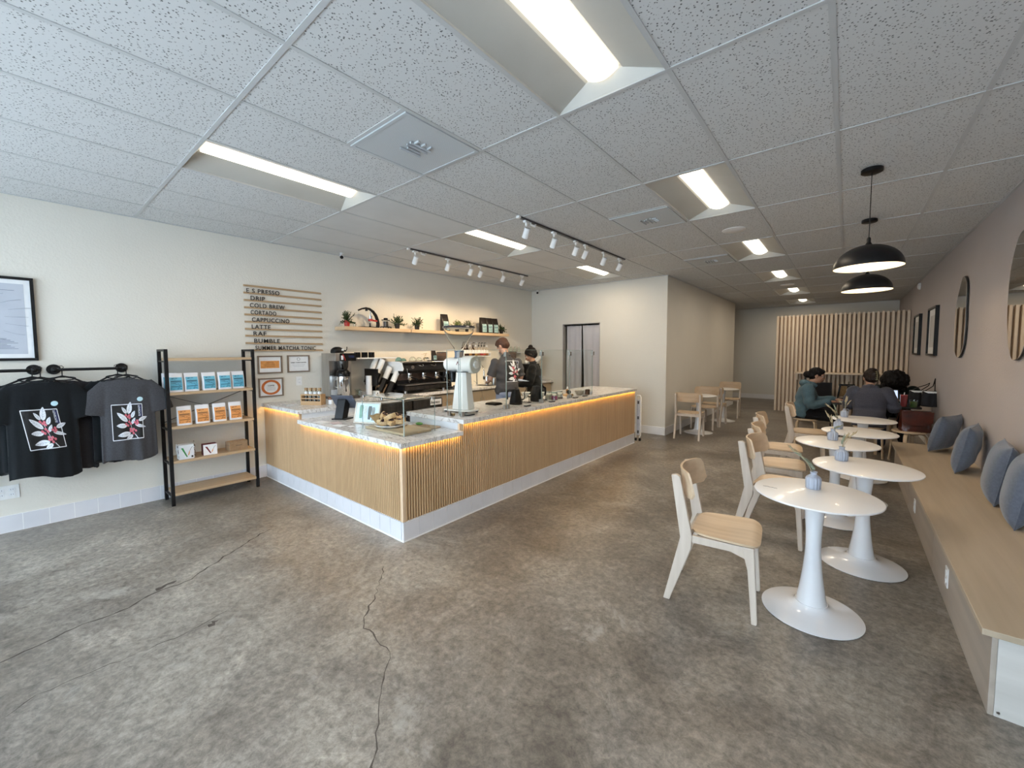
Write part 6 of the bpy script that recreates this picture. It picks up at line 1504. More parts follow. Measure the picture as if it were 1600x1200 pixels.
dripper((-2.98, 3.885, TZ), 'white paper filter in a black wire stand between the kettles')
dripper((-2.96, 4.22, TZ), 'smaller white filter in a wire stand right of the farther kettle', .8)
M['glass_pink'] = new_mat('pink_jar_content', (.60,.12,.30), .15, trans=.3, ior=1.3); M['glass_cream'] = noise_mat('cream_powder', (.66,.60,.50), (.60,.54,.44), 30, .6); M['glass_tea'] = noise_mat('dark_red_tea', (.20,.05,.05), (.14,.035,.035), 60, .6)
for i, (x, y, m_, lab, fl) in enumerate(((-2.95,4.335,'glass_cream','clear jar of cream powder, left of the pink jar',.8),(-2.845,4.31,'glass_pink','clear jar with bright pink contents behind the glass',.72),(-2.87,4.47,'glass_tea','clear jar of dark red tea right of the pink jar',.3))):
    r = thing('storage_jar', (x, y, TZ), lab, 'jar', group='clear storage jars on the high worktop')
    b = MB(); b.lathe([(0,0),(.038,0),(.041,.004),(.041,.078),(.036,.086),(.034,.086),(.038,.078),(.038,.005),(0,.004)], n=32); b.build('jar', M['glass'], r)
    b = MB(); b.lathe([(0,.006),(.0372,.006),(.0372,.075*fl),(0,.075*fl)], n=28); b.build('contents', M[m_], r)
    b = MB(); b.lathe([(0,.0865),(.038,.0865),(.040,.090),(.038,.100),(0,.102)], n=28); b.build('lid', M['glass'] if i != 1 else M['glass_teal'], r)
for i, (x, y) in enumerate(((-2.75,3.62),(-2.755,4.12),(-2.745,4.66),(-2.75,4.92))):
    b = MB(); b.box(-.02,.02,-.045,.045,0,.012); o = b.build('cable_clip', M['black_plastic'], smooth=False, bevel=.004); o.location = (x, y, TZ); tag(o, ['nearest','second','third','farthest'][i]+' small black block at the edge of the high worktop', 'black block', 'small black blocks on the worktop edge')
r = thing('round_whisk_holder', (-2.95, 4.80, TZ), 'round black holder on a small tan box, left of the bowl', 'holder')
b = MB(); b.box(-.05,.05,-.06,.06,0,.03); b.build('tan_box', M['pine'], r, smooth=False, bevel=.002)
b = MB(); b.ball((.02,-.01,.058), .030, (1,1,1)); b.build('black_ball', M['black_plastic'], r)
r = thing('tall_vial', (-3.02, 4.90, TZ), 'slim amber bottle with a white cap behind the black ball', 'bottle')
b = MB(); b.lathe([(0,0),(.020,0),(.020,.07),(.009,.085),(0,.085)], n=20); b.build('bottle', noise_mat('amber', (.22,.10,.03), (.18,.08,.02), 20, .2), r)
b = MB(); b.lathe([(0,.0855),(.010,.0855),(.010,.12),(0,.12)], n=16); b.build('cap', M['cup_white'], r)
b = MB(); b.lathe([(0,0),(.035,0),(.037,.006),(.055,.025),(.066,.055),(.067,.062),(.064,.062),(.052,.028),(.03,.010),(0,.009)], n=40); o = b.build('ceramic_bowl', noise_mat('grey_stoneware', (.40,.38,.33), (.34,.32,.27), 40, .45)); o.location = (-2.90, 5.02, TZ); tag(o, 'grey stoneware bowl near the end of the glass guard', 'bowl')
r = mug((-2.90, 5.155, TZ), 'white cup between the grey bowl and the dark cup', M['cup_white'], .032, .06, 'cup', 'cups at the end of the glass guard', False)
r = mug((-2.84, 5.20-.05, TZ), 'dark brown cup at the end of the glass guard', noise_mat('dark_brown_glaze', (.06,.03,.02), (.09,.045,.03), 30, .35), .033, .072, 'cup', 'cups at the end of the glass guard', False)
# ---- doorway curtains
M['curtain'] = noise_mat('grey_curtain', (.52,.51,.54), (.47,.46,.49), 3, .85, stretch=(4,4,.3))
r = thing('doorway_curtain', (-4.22, YB+.05, 0), 'pair of grey curtain panels hanging in the doorway behind the bar', 'curtain')
b = MB(); b.cyl((-.42,0,2.055), (.41,0,2.055), .009, n=12); b.build('rod', M['black'], r)
for (x0, x1, g0, g1) in ((-.355, -.006, 0, -.0), (.016, .405, .0, .05)):
    b = MB(); wv = lambda u: .007*sin(u*17)
    b.grid(lambda u, v: (x0+(x1-x0)*u + (g1 if x0 > 0 else -.0)*(1-v)*(1-u)*1.2 - (0.0), wv(u)*(.5+.5*(1-v)), .03+v*2.03), 40, 10); o = b.build('curtain_panel', M['curtain'], r); o.modifiers.new('s','SOLIDIFY').thickness = .002
# ---- white folding cart at the end of the counter
r = thing('folding_trolley', (-2.70, 6.64, 0), 'folded white tube-framed trolley on black castors at the end of the counter', 'trolley')
b = MB(); b.tube([(-.03,0,.05),(-.03,0,.74),(-.015,0,.775),(.035,0,.775),(.05,0,.74),(.05,0,.10),(.03,0,.06)], .010, 10); b.build('tube_frame', M['white_plastic'], r)
b = MB(); b.box(-.018,.038,-.004,.004,.10,.70); b.build('mesh_panel', noise_mat('pale_grey_panel', (.55,.56,.60), (.50,.51,.55), 30, .5), r, smooth=False)
for z in (.66,.40,.16): b = MB(); b.box(-.006,.022,-.006,-.0045,z-.03,z+.02); b.build('grey_label', M['dark_steel'], r, smooth=False)
for x in (-.03,.04): b = MB(); b.tube([(x-.012,0,.026),(x+.012,0,.026)], .026, 18, up=(0,0,1)); b.build('castor', M['black_plastic'], r)
# ================================================================ PEOPLE
M['skin'] = noise_mat('light_skin', (.52,.30,.21), (.47,.26,.18), 30, .5); M['skin2'] = noise_mat('warm_skin', (.40,.22,.145), (.35,.19,.12), 30, .5)
M['hair_brown'] = noise_mat('auburn_hair', (.075,.030,.014), (.035,.014,.008), 120, .55, bump=.5, bscale=160); M['hair_black'] = noise_mat('black_hair', (.004,.003,.003), (.009,.007,.007), 120, .65, bump=.4, bscale=160, spec=.2)
M['eye_white'] = noise_mat('eye_white', (.75,.73,.70), (.7,.68,.66), 30, .3); M['lips'] = noise_mat('lips', (.36,.13,.11), (.32,.11,.10), 40, .5)
V3 = Vector
def lerp(a, b, t): return a*(1-t)+b*t
def limb(b, pts, rs, n=18, sq=(1,1), up=None):
    """tapering limb through joints, rounded between them"""
    P = [V3(p) for p in pts]; Q = []; R = []
    for i in range(len(P)-1):
        k = 6
        p0 = P[max(i-1,0)]; p1 = P[i]; p2 = P[i+1]; p3 = P[min(i+2,len(P)-1)]
        for j in range(k if i < len(P)-2 else k+1):
            t = j/k; c = .5*((2*p1)+(-p0+p2)*t*.55+(2*p0*.55-(2+.55*1.0)*p1*1.0+0*p2)*0*t)
            Q.append(p1.lerp(p2, t)); R.append(lerp(rs[i], rs[i+1], t))
    for _ in range(2):
        Q2 = [q.copy() for q in Q]
        for i in range(1, len(Q)-1): Q[i] = Q2[i]*.5 + (Q2[i-1]+Q2[i+1])*.25
    b.tube(Q, R, n, sq=sq, up=up); b.ball(Q[0], R[0], n=14); b.ball(Q[-1], R[-1]*.96, n=14)
def hand(b, w, d, pal, side, curl=.5):
    """palm and five fingers; w wrist, d pointing direction, pal palm normal, side +1 left hand"""
    d = V3(d).normalized(); pal = V3(pal); pal = (pal - d*pal.dot(d)).normalized(); s = d.cross(pal)*side; w = V3(w)
    b.tube([w-d*.01, w+d*.02, w+d*.055, w+d*.085], [.024,.030,.036,.034], 14, sq=(.45,1.0) , up=tuple(pal))
    for i, (o, L) in enumerate(((-.030,.060),(-.010,.070),(.011,.066),(.031,.052))):
        p = w + d*.082 + s*o; q = d.copy(); pts = [p-d*.012]
        for j in range(3):
            a = curl*(.35+.5*j); q = (d*cos(a)+pal*sin(a)).normalized(); p = p + q*L*(.45,.32,.23)[j]; pts.append(p.copy())
        b.tube(pts, [.0095,.009,.0085,.0072], 10); b.ball(pts[-1], .0072, n=8)
    p = w + d*.022 - s*.026; q = (d*.6 - s*.7 + pal*.35).normalized(); pts = [p, p+q*.032, p+q*.032+(q*.6+d*.6+pal*.25*curl).normalized()*.026, p+q*.034+(q*.4+d*.8+pal*.4*curl).normalized()*.048]
    b.tube(pts, [.014,.0115,.010,.0085], 10); b.ball(pts[-1], .0085, n=8)
def head_shapes(b, c, R):
    T = lambda x, y, z: c + R @ V3((x, y, z)); e = R.to_euler()
    b.ball(T(-.012,0,.028), 1, (.098,.077,.092), 24, rot=e); b.ball(T(.020,0,-.02), 1, (.068,.064,.085), 24, rot=e)
    b.ball(T(.045,0,-.075), 1, (.034,.036,.026), 16, rot=e)
    b.tube([T(.078,0,.022), T(.092,0,-.002), T(.104,0,-.024), T(.088,0,-.034)], [.009,.010,.014,.010], 10)
    for s in (-1, 1):
        b.ball(T(.066,s*.030,-.022), 1, (.022,.022,.020), 12, rot=e); b.ball(T(.074,s*.030,.030), 1, (.014,.026,.010), 12, rot=e)
        b.ball(T(-.006,s*.078,-.004), 1, (.020,.010,.032), 12, rot=e)
    b.ball(T(.080,0,-.052), 1, (.012,.024,.009), 12, rot=e)
def person(loc, rz, label, P, top_mat, leg_mat, skin, hair_fn, hem=.0, sleeve='short', shoe=True, extra=None, bulk=1.0, collar=None, cat_extra=''):
    r = thing('person', loc, label, 'person', rz=rz)
    hip, chest, neck, head = (V3(P[k]) for k in ('hip','chest','neck','head'))
    R = Euler((P.get('roll', 0), P.get('pitch', 0), P.get('yaw', 0))).to_matrix()
    SH = P.get('sh', .185)
    up = (neck-hip).normalized()
    sh = {s: chest + V3((0, s*SH, .035)) + up*.045 for s in (-1, 1)}
    def torso(b, g):
        waist = hip.lerp(chest, .45)
        rows = [(hip - up*.06, .125+g, .165+g), (hip, .125+g, .172+g), (waist, .108+g, .150+g), (chest - up*.04, .122+g, .172+g), (chest+up*.05, .110+g, .178+g), (chest+up*.10, .080+g*.8, .135+g*.8), (neck, .050+g*.4, .062+g*.4)]
        Q = []
        for i in range(len(rows)-1):
            for t in (0, .25, .5, .75): Q.append((rows[i][0].lerp(rows[i+1][0], t), lerp(rows[i][1], rows[i+1][1], t), lerp(rows[i][2], rows[i+1][2], t)))
        Q.append(rows[-1]); n = 28; rings = []
        for i, (c, d, wd) in enumerate(Q):
            t = (Q[min(i+1, len(Q)-1)][0]-Q[max(i-1, 0)][0]).normalized(); fx = V3((0,1,0)).cross(t).normalized()
            rings.append([b.bm.verts.new(c + fx*d*cos(2*pi*k/n)*(1 if cos(2*pi*k/n) > 0 else .85) + V3((0,1,0))*wd*sin(2*pi*k/n)) for k in range(n)])
        for A, B_ in zip(rings, rings[1:]):
            for k in range(n): b.bm.faces.new((A[k], A[(k+1)%n], B_[(k+1)%n], B_[k]))
        b.bm.faces.new(rings[0][::-1]); b.bm.faces.new(rings[-1])
        b.ball(neck, .05+g*.3)
    arms = {1: P['armL'], -1: P['armR']}; legs = {1: P['legL'], -1: P['legR']}
    b = MB(); torso(b, 0.)
    b.tube([neck-up*.04, neck, neck.lerp(head, .55)], [.058,.052,.050], 16)
    head_shapes(b, head, R)
    for s in (-1, 1):
        el, wr, hd = (V3(q) for q in arms[s][:3]); limb(b, [sh[s], el, wr], [.050,.038,.026]); b.ball(sh[s], .058)
        hand(b, wr, hd-wr if False else hd, arms[s][3], s, arms[s][4])
        kn, an = V3(legs[s][0]), V3(legs[s][1]); limb(b, [hip+V3((0,s*.085,-.02)), kn, an], [.085,.056,.036]); 
        f = V3(legs[s][2]).normalized(); b.tube([an-f*.05-V3((0,0,.045)), an+f*.0-V3((0,0,.03)), an+f*.09-V3((0,0,.05)), an+f*.155-V3((0,0,.06))], [.028,.036,.034,.018], 12)
    body = voxelize(b, 'body', skin, r, .0065, 2)
    # face
    T = lambda x, y, z: head + R @ V3((x, y, z))
    for s in (-1, 1):
        e = MB(); e.ball(T(.072,s*.030,.008), .0125, n=12); ey = e.build('eye', M['eye_white'], r); e = MB(); e.ball(T(.080,s*.030,.007), .0065, n=10); e.build('iris', M['ink'], ey)
        e = MB(); e.tube([T(.085,s*.014,.028), T(.088,s*.030,.033), T(.078,s*.048,.028)], [.003,.004,.002], 6); e.build('eyebrow', M['hair_black'], r)
    e = MB(); e.tube([T(.086,-.020,-.052), T(.094,0,-.050), T(.086,.020,-.052)], [.003,.0065,.003], 8); e.build('lips', M['lips'], r)
    # trousers
    b = MB(); rows = [hip - up*.10, hip + up*.045]
    b.ball(hip-up*.04, 1, (.138,.182,.10), 24); b.tube([hip-up*.05, hip+up*.06], [.17,.158], 28, sq=(1,.80), up=(0,1,0))
    for s in (-1, 1):
        kn, an = V3(legs[s][0]), V3(legs[s][1]); limb(b, [hip+V3((0,s*.085,-.02)), kn, an+(kn-an)*.12], [.098,.074,.060], 20)
    voxelize(b, 'trousers', leg_mat, r, .008, 3)
    for s in (-1, 1):
        an = V3(legs[s][1]); f = V3(legs[s][2]).normalized(); b = MB()
        b.tube([an-f*.065-V3((0,0,.045)), an-f*.0-V3((0,0,.035)), an+f*.09-V3((0,0,.050)), an+f*.165-V3((0,0,.060)), an+f*.19-V3((0,0,.066))], [.036,.046,.043,.034,.018], 16); b.tube([an, an-V3((0,0,.04))], [.043,.045], 14)
        for v in b.bm.verts: v.co.z = max(v.co.z, an.z-.083)
        b.build('shoe', M['black_plastic'], r)
    # top
    b = MB(); torso(b, .020*bulk); rnd = random.Random(int(abs(loc[0]*100)))
    b.tube([hip - up*(.05+hem), hip - up*.01, hip + up*.10], [.178*bulk**.3,.186*bulk**.3,.172*bulk**.3], 28, sq=(1,.80), up=(0,1,0))
    for s in (-1, 1):
        el, wr = V3(arms[s][0]), V3(arms[s][1]); b.ball(sh[s], .070*bulk**.4)
        if sleeve == 'short': b.tube([sh[s], sh[s].lerp(el, .45), sh[s].lerp(el, .80)], [.068,.066,.066], 18)
        else: limb(b, [sh[s], el, wr.lerp(el, .06)], [.070*bulk,.062*bulk,.046*bulk], 18)
    if extra: extra(b, hip, chest, neck, head, up, sh)
    top = voxelize(b, 'top', top_mat, r, .008, 3)
    me = top.data; ph = rnd.uniform(0, 6)
    NN = [v.normal.copy() for v in me.vertices]
    for v, nn in zip(me.vertices, NN):
        c = v.co; v.co = c + nn*(.0035*sin(38*c.z+14*c.y+ph)+.0030*sin(55*c.z-31*c.x+ph*2))*(1.2 if c.z < chest.z else .6)
    if collar is not None: 
        b = MB(); b.tube([neck + V3((.062*cos(a), .070*sin(a), -.012-.02*cos(a))) for a in [2*pi*k/24 for k in range(25)]], .010, 8, cap=False); b.build('collar', collar, r)
    b = MB(); hair_fn(b, T, R, head); h = voxelize(b, 'hair', P['hairmat'], r, .006, 1)
    rn = random.Random(3)
    NN = [v.normal.copy() for v in h.data.vertices]
    for v, nn in zip(h.data.vertices, NN): c = v.co; v.co = c + nn*(.0022*sin(170*c.x+60*c.z)*sin(150*c.y+40*c.z))
    return r, top, T
def hair_cap(b, T, R, sx=1., front=.0):
    e = R.to_euler(); b.ball(T(-.022,0,.042), 1, (.104*sx,.086*sx,.092*sx), 24, rot=e); b.ball(T(-.050,0,-.004), 1, (.066,.080,.070), 20, rot=e)
# ---- man behind the bar
def hair_man(b, T, R, h):
    hair_cap(b, T, R); e = R.to_euler(); b.ball(T(.035,0,.095), 1, (.055,.060,.030), 18, rot=e); b.ball(T(.0,.0,.108), 1, (.07,.06,.028), 18, rot=e)
man, top, T = person((-3.97, 4.72, 0), radians(155), 'person, man behind the bar in a grey printed T-shirt, looking down',
    dict(hip=(0,0,.93), chest=(.02,0,1.27), neck=(.045,0,1.465), head=(.105,.02,1.595), pitch=.75, yaw=.5, hairmat=M['hair_brown'], sh=.19,
         armL=((.04,.27,1.10),(.26,.20,1.06),(1,-.25,-.1),(0,-.3,-1),.8), armR=((.04,-.27,1.10),(.27,-.16,1.07),(1,.2,-.1),(0,.3,-1),.8),
         legL=((.03,.10,.50),(-.01,.11,.085),(1,.15,0)), legR=((.03,-.10,.50),(-.01,-.11,.085),(1,-.15,0))),
    M['tee_char'], noise_mat('pale_denim', (.26,.30,.42), (.22,.26,.37), 60, .85), M['skin'], hair_man, hem=-.025, collar=M['tee_char'])
shirt_graphic(man, top, (-.4, .055, 1.07), (0,-1,0), (0,0,1), .225, .31, (1,0,0), fill=True)
# ---- woman behind the bar
def hair_bun(b, T, R, h):
    hair_cap(b, T, R); e = R.to_euler(); b.ball(T(-.065,0,.125), 1, (.040,.042,.036), 18, rot=e); b.tube([T(.03,.072,.045), T(.0,.083,.0), T(-.03,.07,-.04)], [.02,.018,.015], 10); b.tube([T(.03,-.072,.045), T(.0,-.083,.0), T(-.03,-.07,-.04)], [.02,.018,.015], 10)
person((-3.99, 5.48, 0), radians(205), 'person, woman with a high dark bun and black clothes, head bowed behind the bar',
    dict(hip=(0,0,.86), chest=(.02,0,1.16), neck=(.05,0,1.335), head=(.085,0,1.455), pitch=.50, yaw=.25, hairmat=M['hair_black'], sh=.165,
         armL=((.05,.23,1.0),(.25,.14,.98),(1,-.3,0),(0,-.3,-1),.8), armR=((.05,-.23,1.0),(.25,-.14,.98),(1,.3,0),(0,.3,-1),.8),
         legL=((.02,.09,.47),(-.01,.09,.085),(1,.1,0)), legR=((.02,-.09,.47),(-.01,-.09,.085),(1,-.1,0))),
    M['tee_black'], M['tee_dark'], M['skin2'], hair_bun, hem=.04, sleeve='long', collar=M['tee_black'])

# ================================================================ SEATED GROUP AT THE BACK
M['stool'] = wood_mat('bent_birch', (.58,.45,.31), (.50,.38,.25), 'Z', grain=26)
def stool():
    r = thing('round_stool', (0,0,0), 'x', 'stool', group='round bentwood stools')
    b = MB(); b.lathe([(0,.413),(.168,.413),(.175,.418),(.175,.434),(.170,.439),(0,.439)], n=48); b.build('seat', M['stool'], r)
    for k in range(4):
        a = pi/4+pi/2*k; c, s = cos(a), sin(a)
        b = MB(); b.tube([(.05*c,.05*s,.402),(.125*c,.125*s,.402),(.152*c,.152*s,.392),(.166*c,.166*s,.365),(.172*c,.172*s,.30),(.190*c,.190*s,.0)], [.011]*6, 10, sq=(1,1.9), up=(c,s,.01)); b.build('leg', M['stool'], r)
    return r
st0 = stool(); SS = [(-.47,8.02,'stool carrying the person in the teal hoodie'),(.27,7.72,'stool carrying the person in the dark grey jacket'),(.68,7.58,'stool with the brown leather bag on it, beside the mauve wall'),(.60,9.02,'stool hidden behind the table under the curly-haired person')]
for i, (x, y, lab) in enumerate(SS):
    o = st0 if i == 0 else copy_tree(st0); o.location = (x, y, 0); o['label'] = lab; o.rotation_euler = (0,0,.25*i)
r = thing('cafe_table', (.27, 8.42, 0), 'dark square-edged table the three seated people share', 'table')
b = MB(); b.prism(rrect(1.16,.66,.05), .025, (0,0,.6875), (1,0,0), (0,1,0)); b.build('tabletop', M['pot'], r, bevel=.003)
for sx in (-.42, .42):
    b = MB(); b.cyl((sx,0,.02), (sx,0,.6745), .03); b.build('leg', M['black'], r)
    b = MB(); b.prism(rrect(.10,.50,.02), .02, (sx,0,.01), (1,0,0), (0,1,0)); b.build('foot_plate', M['black'], r, bevel=.002)
TT = .7005
M['hoodie'] = cloth_mat('teal_fleece', (.085,.140,.165), (.065,.110,.130)); M['jacket'] = cloth_mat('slate_wool', (.070,.070,.088), (.055,.056,.070)); M['dark_green'] = cloth_mat('dark_green_knit', (.010,.018,.016)); M['trouser'] = cloth_mat('black_trousers', (.010,.010,.012)); M['denim'] = cloth_mat('dark_denim', (.030,.040,.065))
def hood(b, hip, chest, neck, head, up, sh):
    b.tube([neck+V3((-.02,-.10,-.01)), neck+V3((-.085,-.07,.0)), neck+V3((-.115,0,.0)), neck+V3((-.085,.07,.0)), neck+V3((-.02,.10,-.01))], [.035,.050,.058,.050,.035], 14)
    b.tube([neck+V3((.06,-.075,-.04)), neck+V3((-.02,-.10,-.01))], [.025,.035], 12); b.tube([neck+V3((.06,.075,-.04)), neck+V3((-.02,.10,-.01))], [.025,.035], 12)
def hair_lowbun(b, T, R, h):
    hair_cap(b, T, R); e = R.to_euler(); b.ball(T(-.125,.0,-.005), 1, (.058,.058,.055), 18, rot=e); b.ball(T(.045,0,.085), 1, (.045,.055,.030), 16, rot=e)
p1, _, T = person((-.50, 8.03, 0), radians(6), 'person in a teal hoodie with a low black bun, seated facing right',
    dict(hip=(-.05,0,.545), chest=(.015,0,.84), neck=(.085,0,1.0), head=(.145,0,1.115), pitch=.22, yaw=-.05, hairmat=M['hair_black'], sh=.175,
         armL=((.14,.22,.70),(.38,.16,.745),(1,-.2,0),(0,0,-1),.4), armR=((.06,-.235,.655),(.29,-.17,.735),(1,.3,.0),(0,0,-1),.4),
         legL=((.42,.12,.49),(.38,.13,.085),(1,.1,0)), legR=((.42,-.12,.49),(.36,-.13,.085),(1,-.1,0))),
    M['hoodie'], M['trouser'], M['skin2'], hair_lowbun, hem=.03, sleeve='long', extra=hood, bulk=1.25)
b = MB()
for s in (-1, 1): b.tube([T(.094, s*.030+.022*cos(a), .006+.018*sin(a)) for a in [2*pi*k/16 for k in range(17)]], .002, 5, cap=False)
b.tube([T(.095,-.008,.010), T(.098,0,.012), T(.095,.008,.010)], .002, 5)
for s in (-1, 1): b.tube([T(.092,s*.052,.010), T(.04,s*.078,.012), T(-.01,s*.082,.010)], .002, 5)
b.build('glasses', M['black_plastic'], p1)
def lapels(b, hip, chest, neck, head, up, sh):
    b.tube([neck+V3((-.045,-.075,.0)), neck+V3((-.075,0,.005)), neck+V3((-.045,.075,.0)), neck+V3((.06,.05,-.05))], [.024,.027,.024,.02], 12); b.tube([neck+V3((-.045,-.075,.0)), neck+V3((.06,-.05,-.05))], [.024,.02], 12)
def hair_clip(b, T, R, h):
    hair_cap(b, T, R, 1.03); e = R.to_euler(); b.ball(T(-.100,-.01,.02), 1, (.045,.055,.075), 18, rot=e); b.ball(T(-.06,0,.11), 1, (.05,.06,.03), 16, rot=e)
p2, _, T = person((.27, 7.74, 0), radians(86), 'person seen from behind in a dark slate jacket, hair clipped up, seated',
    dict(hip=(-.03,0,.545), chest=(.03,0,.84), neck=(.085,0,.995), head=(.125,.0,1.11), pitch=.25, yaw=.25, hairmat=M['hair_brown2'] if 'hair_brown2' in M else noise_mat('dark_brown_hair', (.010,.006,.005), (.022,.012,.009), 120, .6, bump=.5, bscale=160, spec=.3), sh=.175,
         armL=((.08,.25,.69),(.34,.18,.745),(1,-.2,0),(0,0,-1),.4), armR=((.08,-.27,.68),(.34,-.24,.745),(1,.2,.0),(0,0,-1),.4),
         legL=((.42,.12,.49),(.40,.13,.085),(1,.1,0)), legR=((.42,-.12,.49),(.40,-.13,.085),(1,-.1,0))),
    M['jacket'], M['denim'], M['skin2'], hair_clip, hem=.07, sleeve='long', extra=lapels, bulk=1.22)
b = MB()
for k in range(5): b.tube([T(-.140,-.02,.07-.028*k), T(-.160,-.035,.065-.028*k), T(-.150,-.060,.06-.028*k)], [.004,.006,.003], 8)
b.tube([T(-.15,-.03,.08), T(-.163,-.037,.01), T(-.15,-.03,-.06)], [.005,.007,.005], 8); b.build('hair_clip', noise_mat('tortoise_clip', (.16,.14,.07), (.10,.09,.05), 60, .3), p2)
def hair_curls(b, T, R, h):
    rn = random.Random(8); e = R.to_euler(); b.ball(T(-.025,0,.02), 1, (.150,.150,.140), 24, rot=e)
    for k in range(170):
        a = rn.uniform(0, 2*pi); z = rn.uniform(-.9, 1); q = math.sqrt(1-z*z); x, y = q*cos(a)*.14-.03, q*sin(a)*.15
        if x > .075 and z < .1: continue
        b.ball(T(x, y, z*.145+.01-(.06 if z < -.3 else 0)), rn.uniform(.020,.034), n=8)
person((.62, 8.98, 0), radians(-97), 'person with a big mass of black curly hair and dark clothes bent over the table',
    dict(hip=(-.05,0,.545), chest=(.06,0,.80), neck=(.15,0,.945), head=(.235,0,1.02), pitch=.75, yaw=.1, hairmat=M['hair_black'], sh=.205,
         armL=((.22,.27,.735),(.30,.06,.755),(.3,-1,0),(0,0,-1),.5), armR=((.22,-.27,.735),(.33,-.04,.755),(.3,1,.0),(0,0,-1),.5),
         legL=((.36,.12,.49),(.34,.13,.085),(1,.1,0)), legR=((.36,-.12,.49),(.34,-.13,.085),(1,-.1,0))),
    M['dark_green'], M['trouser'], M['skin2'], hair_curls, hem=.03, sleeve='long', bulk=1.25)
# laptop, drinks, paper, bags
r = thing('laptop', (.50, 8.40, TT), 'open laptop with a glowing pale screen on the shared table', 'laptop', rz=radians(8))
b = MB(); b.box(-.155,.155,-.11,.11,0,.014); b.build('keyboard_base', M['dark_steel'], r, smooth=False, bevel=.003)
b = MB(); b.obox((0,.142,.110), (.31,.008,.215), (radians(-15),0,0)); b.build('lid', M['dark_steel'], r, smooth=False, bevel=.002)
b = MB(); b.obox((0,.1365,.109), (.285,.002,.185), (radians(-15),0,0)); b.build('screen', new_mat('lit_screen', (.5,.6,.8), .3, emit=(.62,.74,1.), estr=.95), r, smooth=False)
r = thing('tablet_device', (-.13, 8.25, TT), 'thin pale tablet lying on the left end of the shared table', 'tablet')
b = MB(); b.box(-.10,.10,-.07,.07,0,.008); b.build('body', M['steel'], r, smooth=False, bevel=.002)
M['pink_drink'] = noise_mat('coral_drink', (.66,.11,.11), (.60,.09,.10), 40, .35); M['matcha'] = noise_mat('matcha_drink', (.12,.19,.05), (.10,.16,.04), 40, .35)
r = thing('pink_drink', (.66, 8.16, TT), 'tall coral pink iced drink with a white straw on the table', 'drink')
b = MB(); b.lathe([(0,0),(.034,0),(.036,.004),(.042,.165),(0,.165)], n=32); b.build('drink', M['pink_drink'], r)
b = MB(); b.lathe([(.0370,.0),(.0430,.166),(.0445,.172),(.0435,.175),(.0425,.170),(.0365,.002)], n=32); b.build('cup', M['glass'], r)
b = MB(); b.tube([(0,0,.166),(.004,.0,.205)], .006, 10); b.build('straw', M['label_white'], r)
r = thing('green_drink', (.76, 8.13, TT), 'short green iced drink right of the pink one', 'drink')
b = MB(); b.lathe([(0,0),(.036,0),(.038,.004),(.042,.082),(0,.082)], n=32); b.build('drink', M['matcha'], r)
b = MB(); b.lathe([(.039,.0),(.0445,.105),(.0435,.105),(.0385,.002)], n=32); b.build('cup', M['glass'], r)
# dark tote bags on the table end
for i, (x, y, m_, lab) in enumerate(((.80, 8.40, 'cup_white', 'black tote bag with a pale top band, left of two on the table end'), (.94, 8.36, 'cup_white', 'black tote bag against the mauve wall, right of two'))):
    r = thing('tote_bag', (x, y, TT), lab, 'bag', group='black tote bags on the table end')
    w_ = .075 if i == 0 else .085; b = MB()
    b.grid(lambda u, v: (w_*cos(2*pi*u)*(1-.15*v)*(1+.05*sin(8*pi*u)), .055*sin(2*pi*u)*(1-.35*v)*(1+.08*sin(6*pi*u+3*v)), .225*v+.006*sin(6*pi*u)*v), 36, 8, close_u=True)
    o = b.build('bag_body', M['tee_dark'], r); o.modifiers.new('s','SOLIDIFY').thickness = .004
    b = MB(); b.grid(lambda u, v: (w_*1.02*cos(2*pi*u)*.86, .0372*sin(2*pi*u)*1.02, .195+.028*v), 36, 1, close_u=True); o = b.build('top_band', M[m_], r, fixn=False); o.modifiers.new('s','SOLIDIFY').thickness = .002
    b = MB(); k = 1 if i else -1
    b.tube([(-.05,0,.22),(-.0+.03*k,-.02,.30 if i else .27),(.02+.03*k,-.01,.41 if i else .30),(.05,0,.36),(.055,.01,.22)], .006, 8) if i else b.tube([(-.05,0,.22),(.02,-.01,.27),(.10,-.02,.31),(.14,-.02,.34),(.13,.0,.30),(.05,.01,.22)], .006, 8)
    b.build('strap', M['black_plastic'], r)
# brown leather bag on the stool
M['leather'] = noise_mat('brown_leather', (.085,.016,.006), (.030,.006,.003), 9, .32, detail=6, bump=.3, bscale=20, coat=.3)
r = thing('leather_bag', (.735, 7.56, .4395), 'glossy reddish-brown leather bag standing on the stool by the wall', 'bag', rz=radians(4))
b = MB()
def lb(u, v):
    th = 2*pi*u; c, s = cos(th), sin(th); e = .40
    x = (abs(c)**e)*(1 if c > 0 else -1)*(.158-.012*v+.006*sin(5*th)); y = (abs(s)**e)*(1 if s > 0 else -1)*(.085*(1-.25*v)); k = .008*sin(7*th+5*v)*sin(pi*v)
    return (x, y+k*(1 if y > 0 else -1), .002+.27*v)
V = b.grid(lb, 56, 12, close_u=True); b.bm.faces.new([V[i][0] for i in range(56)]); b.bm.faces.new([V[i][12] for i in range(56)][::-1]); b.build('bag_body', M['leather'], r, bevel=.004)
b = MB(); b.prism([(-.155,.27),(.155,.27),(.15,.13),(.09,.085),(-.09,.085),(-.15,.13)], .006, (0,-.092,0), (1,0,0), (0,0,1)); b.build('flap', M['leather'], r, smooth=False, bevel=.003)
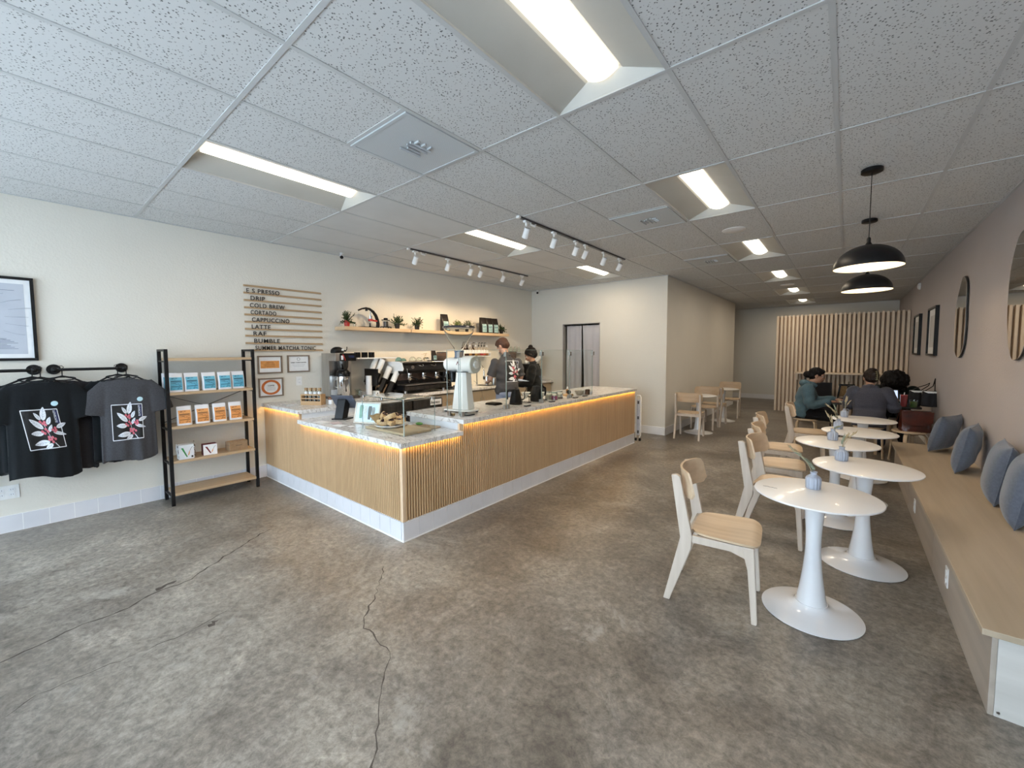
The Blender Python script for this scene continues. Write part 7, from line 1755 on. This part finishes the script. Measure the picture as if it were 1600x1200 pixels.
b = MB(); b.tube([(-.17,-.05,.24),(-.20,-.08,.12),(-.12,-.11,-.01),(-.04,-.12,-.045),(.02,-.115,-.03),(.05,-.10,.01)], .006, 8, sq=(1,.4)); b.build('strap', M['leather'], r)
# small dark seats / bags below the ledge in front of the screen
r = thing('dark_backpack', (.02, 11.75, 0), 'dark armchair-like tan and black folding seat below the ledge', 'folding chair')
b = MB(); b.prism([(-.22,.0),(-.19,.0),(-.10,.74),(-.13,.76)], .03, (0,-.10,0), (1,0,0), (0,0,1)); b.build('frame_leg', M['black'], r, smooth=False)
b = MB(); b.prism([(.22,.0),(.19,.0),(.10,.74),(.13,.76)], .03, (0,-.10,0), (1,0,0), (0,0,1)); b.build('frame_leg', M['black'], r, smooth=False)
b = MB(); b.box(-.13,.13,-.09,-.06,.50,.76); b.build('back_panel', noise_mat('tan_canvas', (.26,.17,.08), (.20,.13,.06), 30, .85), r, smooth=False, bevel=.01)
b = MB(); b.box(-.20,.20,-.06,.10,.40,.44); b.build('seat', M['black'], r, smooth=False, bevel=.01)
b = MB(); b.box(-.14,.14,-.095,-.055,.73,.77); b.build('top_rail', M['black'], r, smooth=False)
r = thing('black_box', (-.48, 11.83, 0), 'tall black frame behind the hooded person, below the ledge', 'frame')
b = MB(); b.box(-.28,.20,-.02,.02,.0,.95); b.bm.free(); b = MB()
for q in ((-.28,-.24,0,.93),(.20,.24,0,.78),(-.24,.20,.74,.78)): b.box(q[0],q[1],-.02,.02,q[2],q[3])
b.build('frame', M['black'], r, smooth=False)
b = MB(); b.box(-.24,.20,-.006,.006,.05,.74); b.build('dark_panel', M['tee_dark'], r, smooth=False)
r = thing('travel_bottle', (.05, 8.62, TT), 'black travel bottle with a pale band standing on the shared table', 'bottle')
b = MB(); b.lathe([(0,0),(.036,0),(.038,.005),(.038,.17),(.030,.19),(0,.19)], n=28); b.build('body', M['cup_white'], r)
b = MB(); b.lathe([(0,.1905),(.032,.1905),(.034,.23),(.024,.245),(0,.245)], n=28); b.build('lid', M['black_plastic'], r)
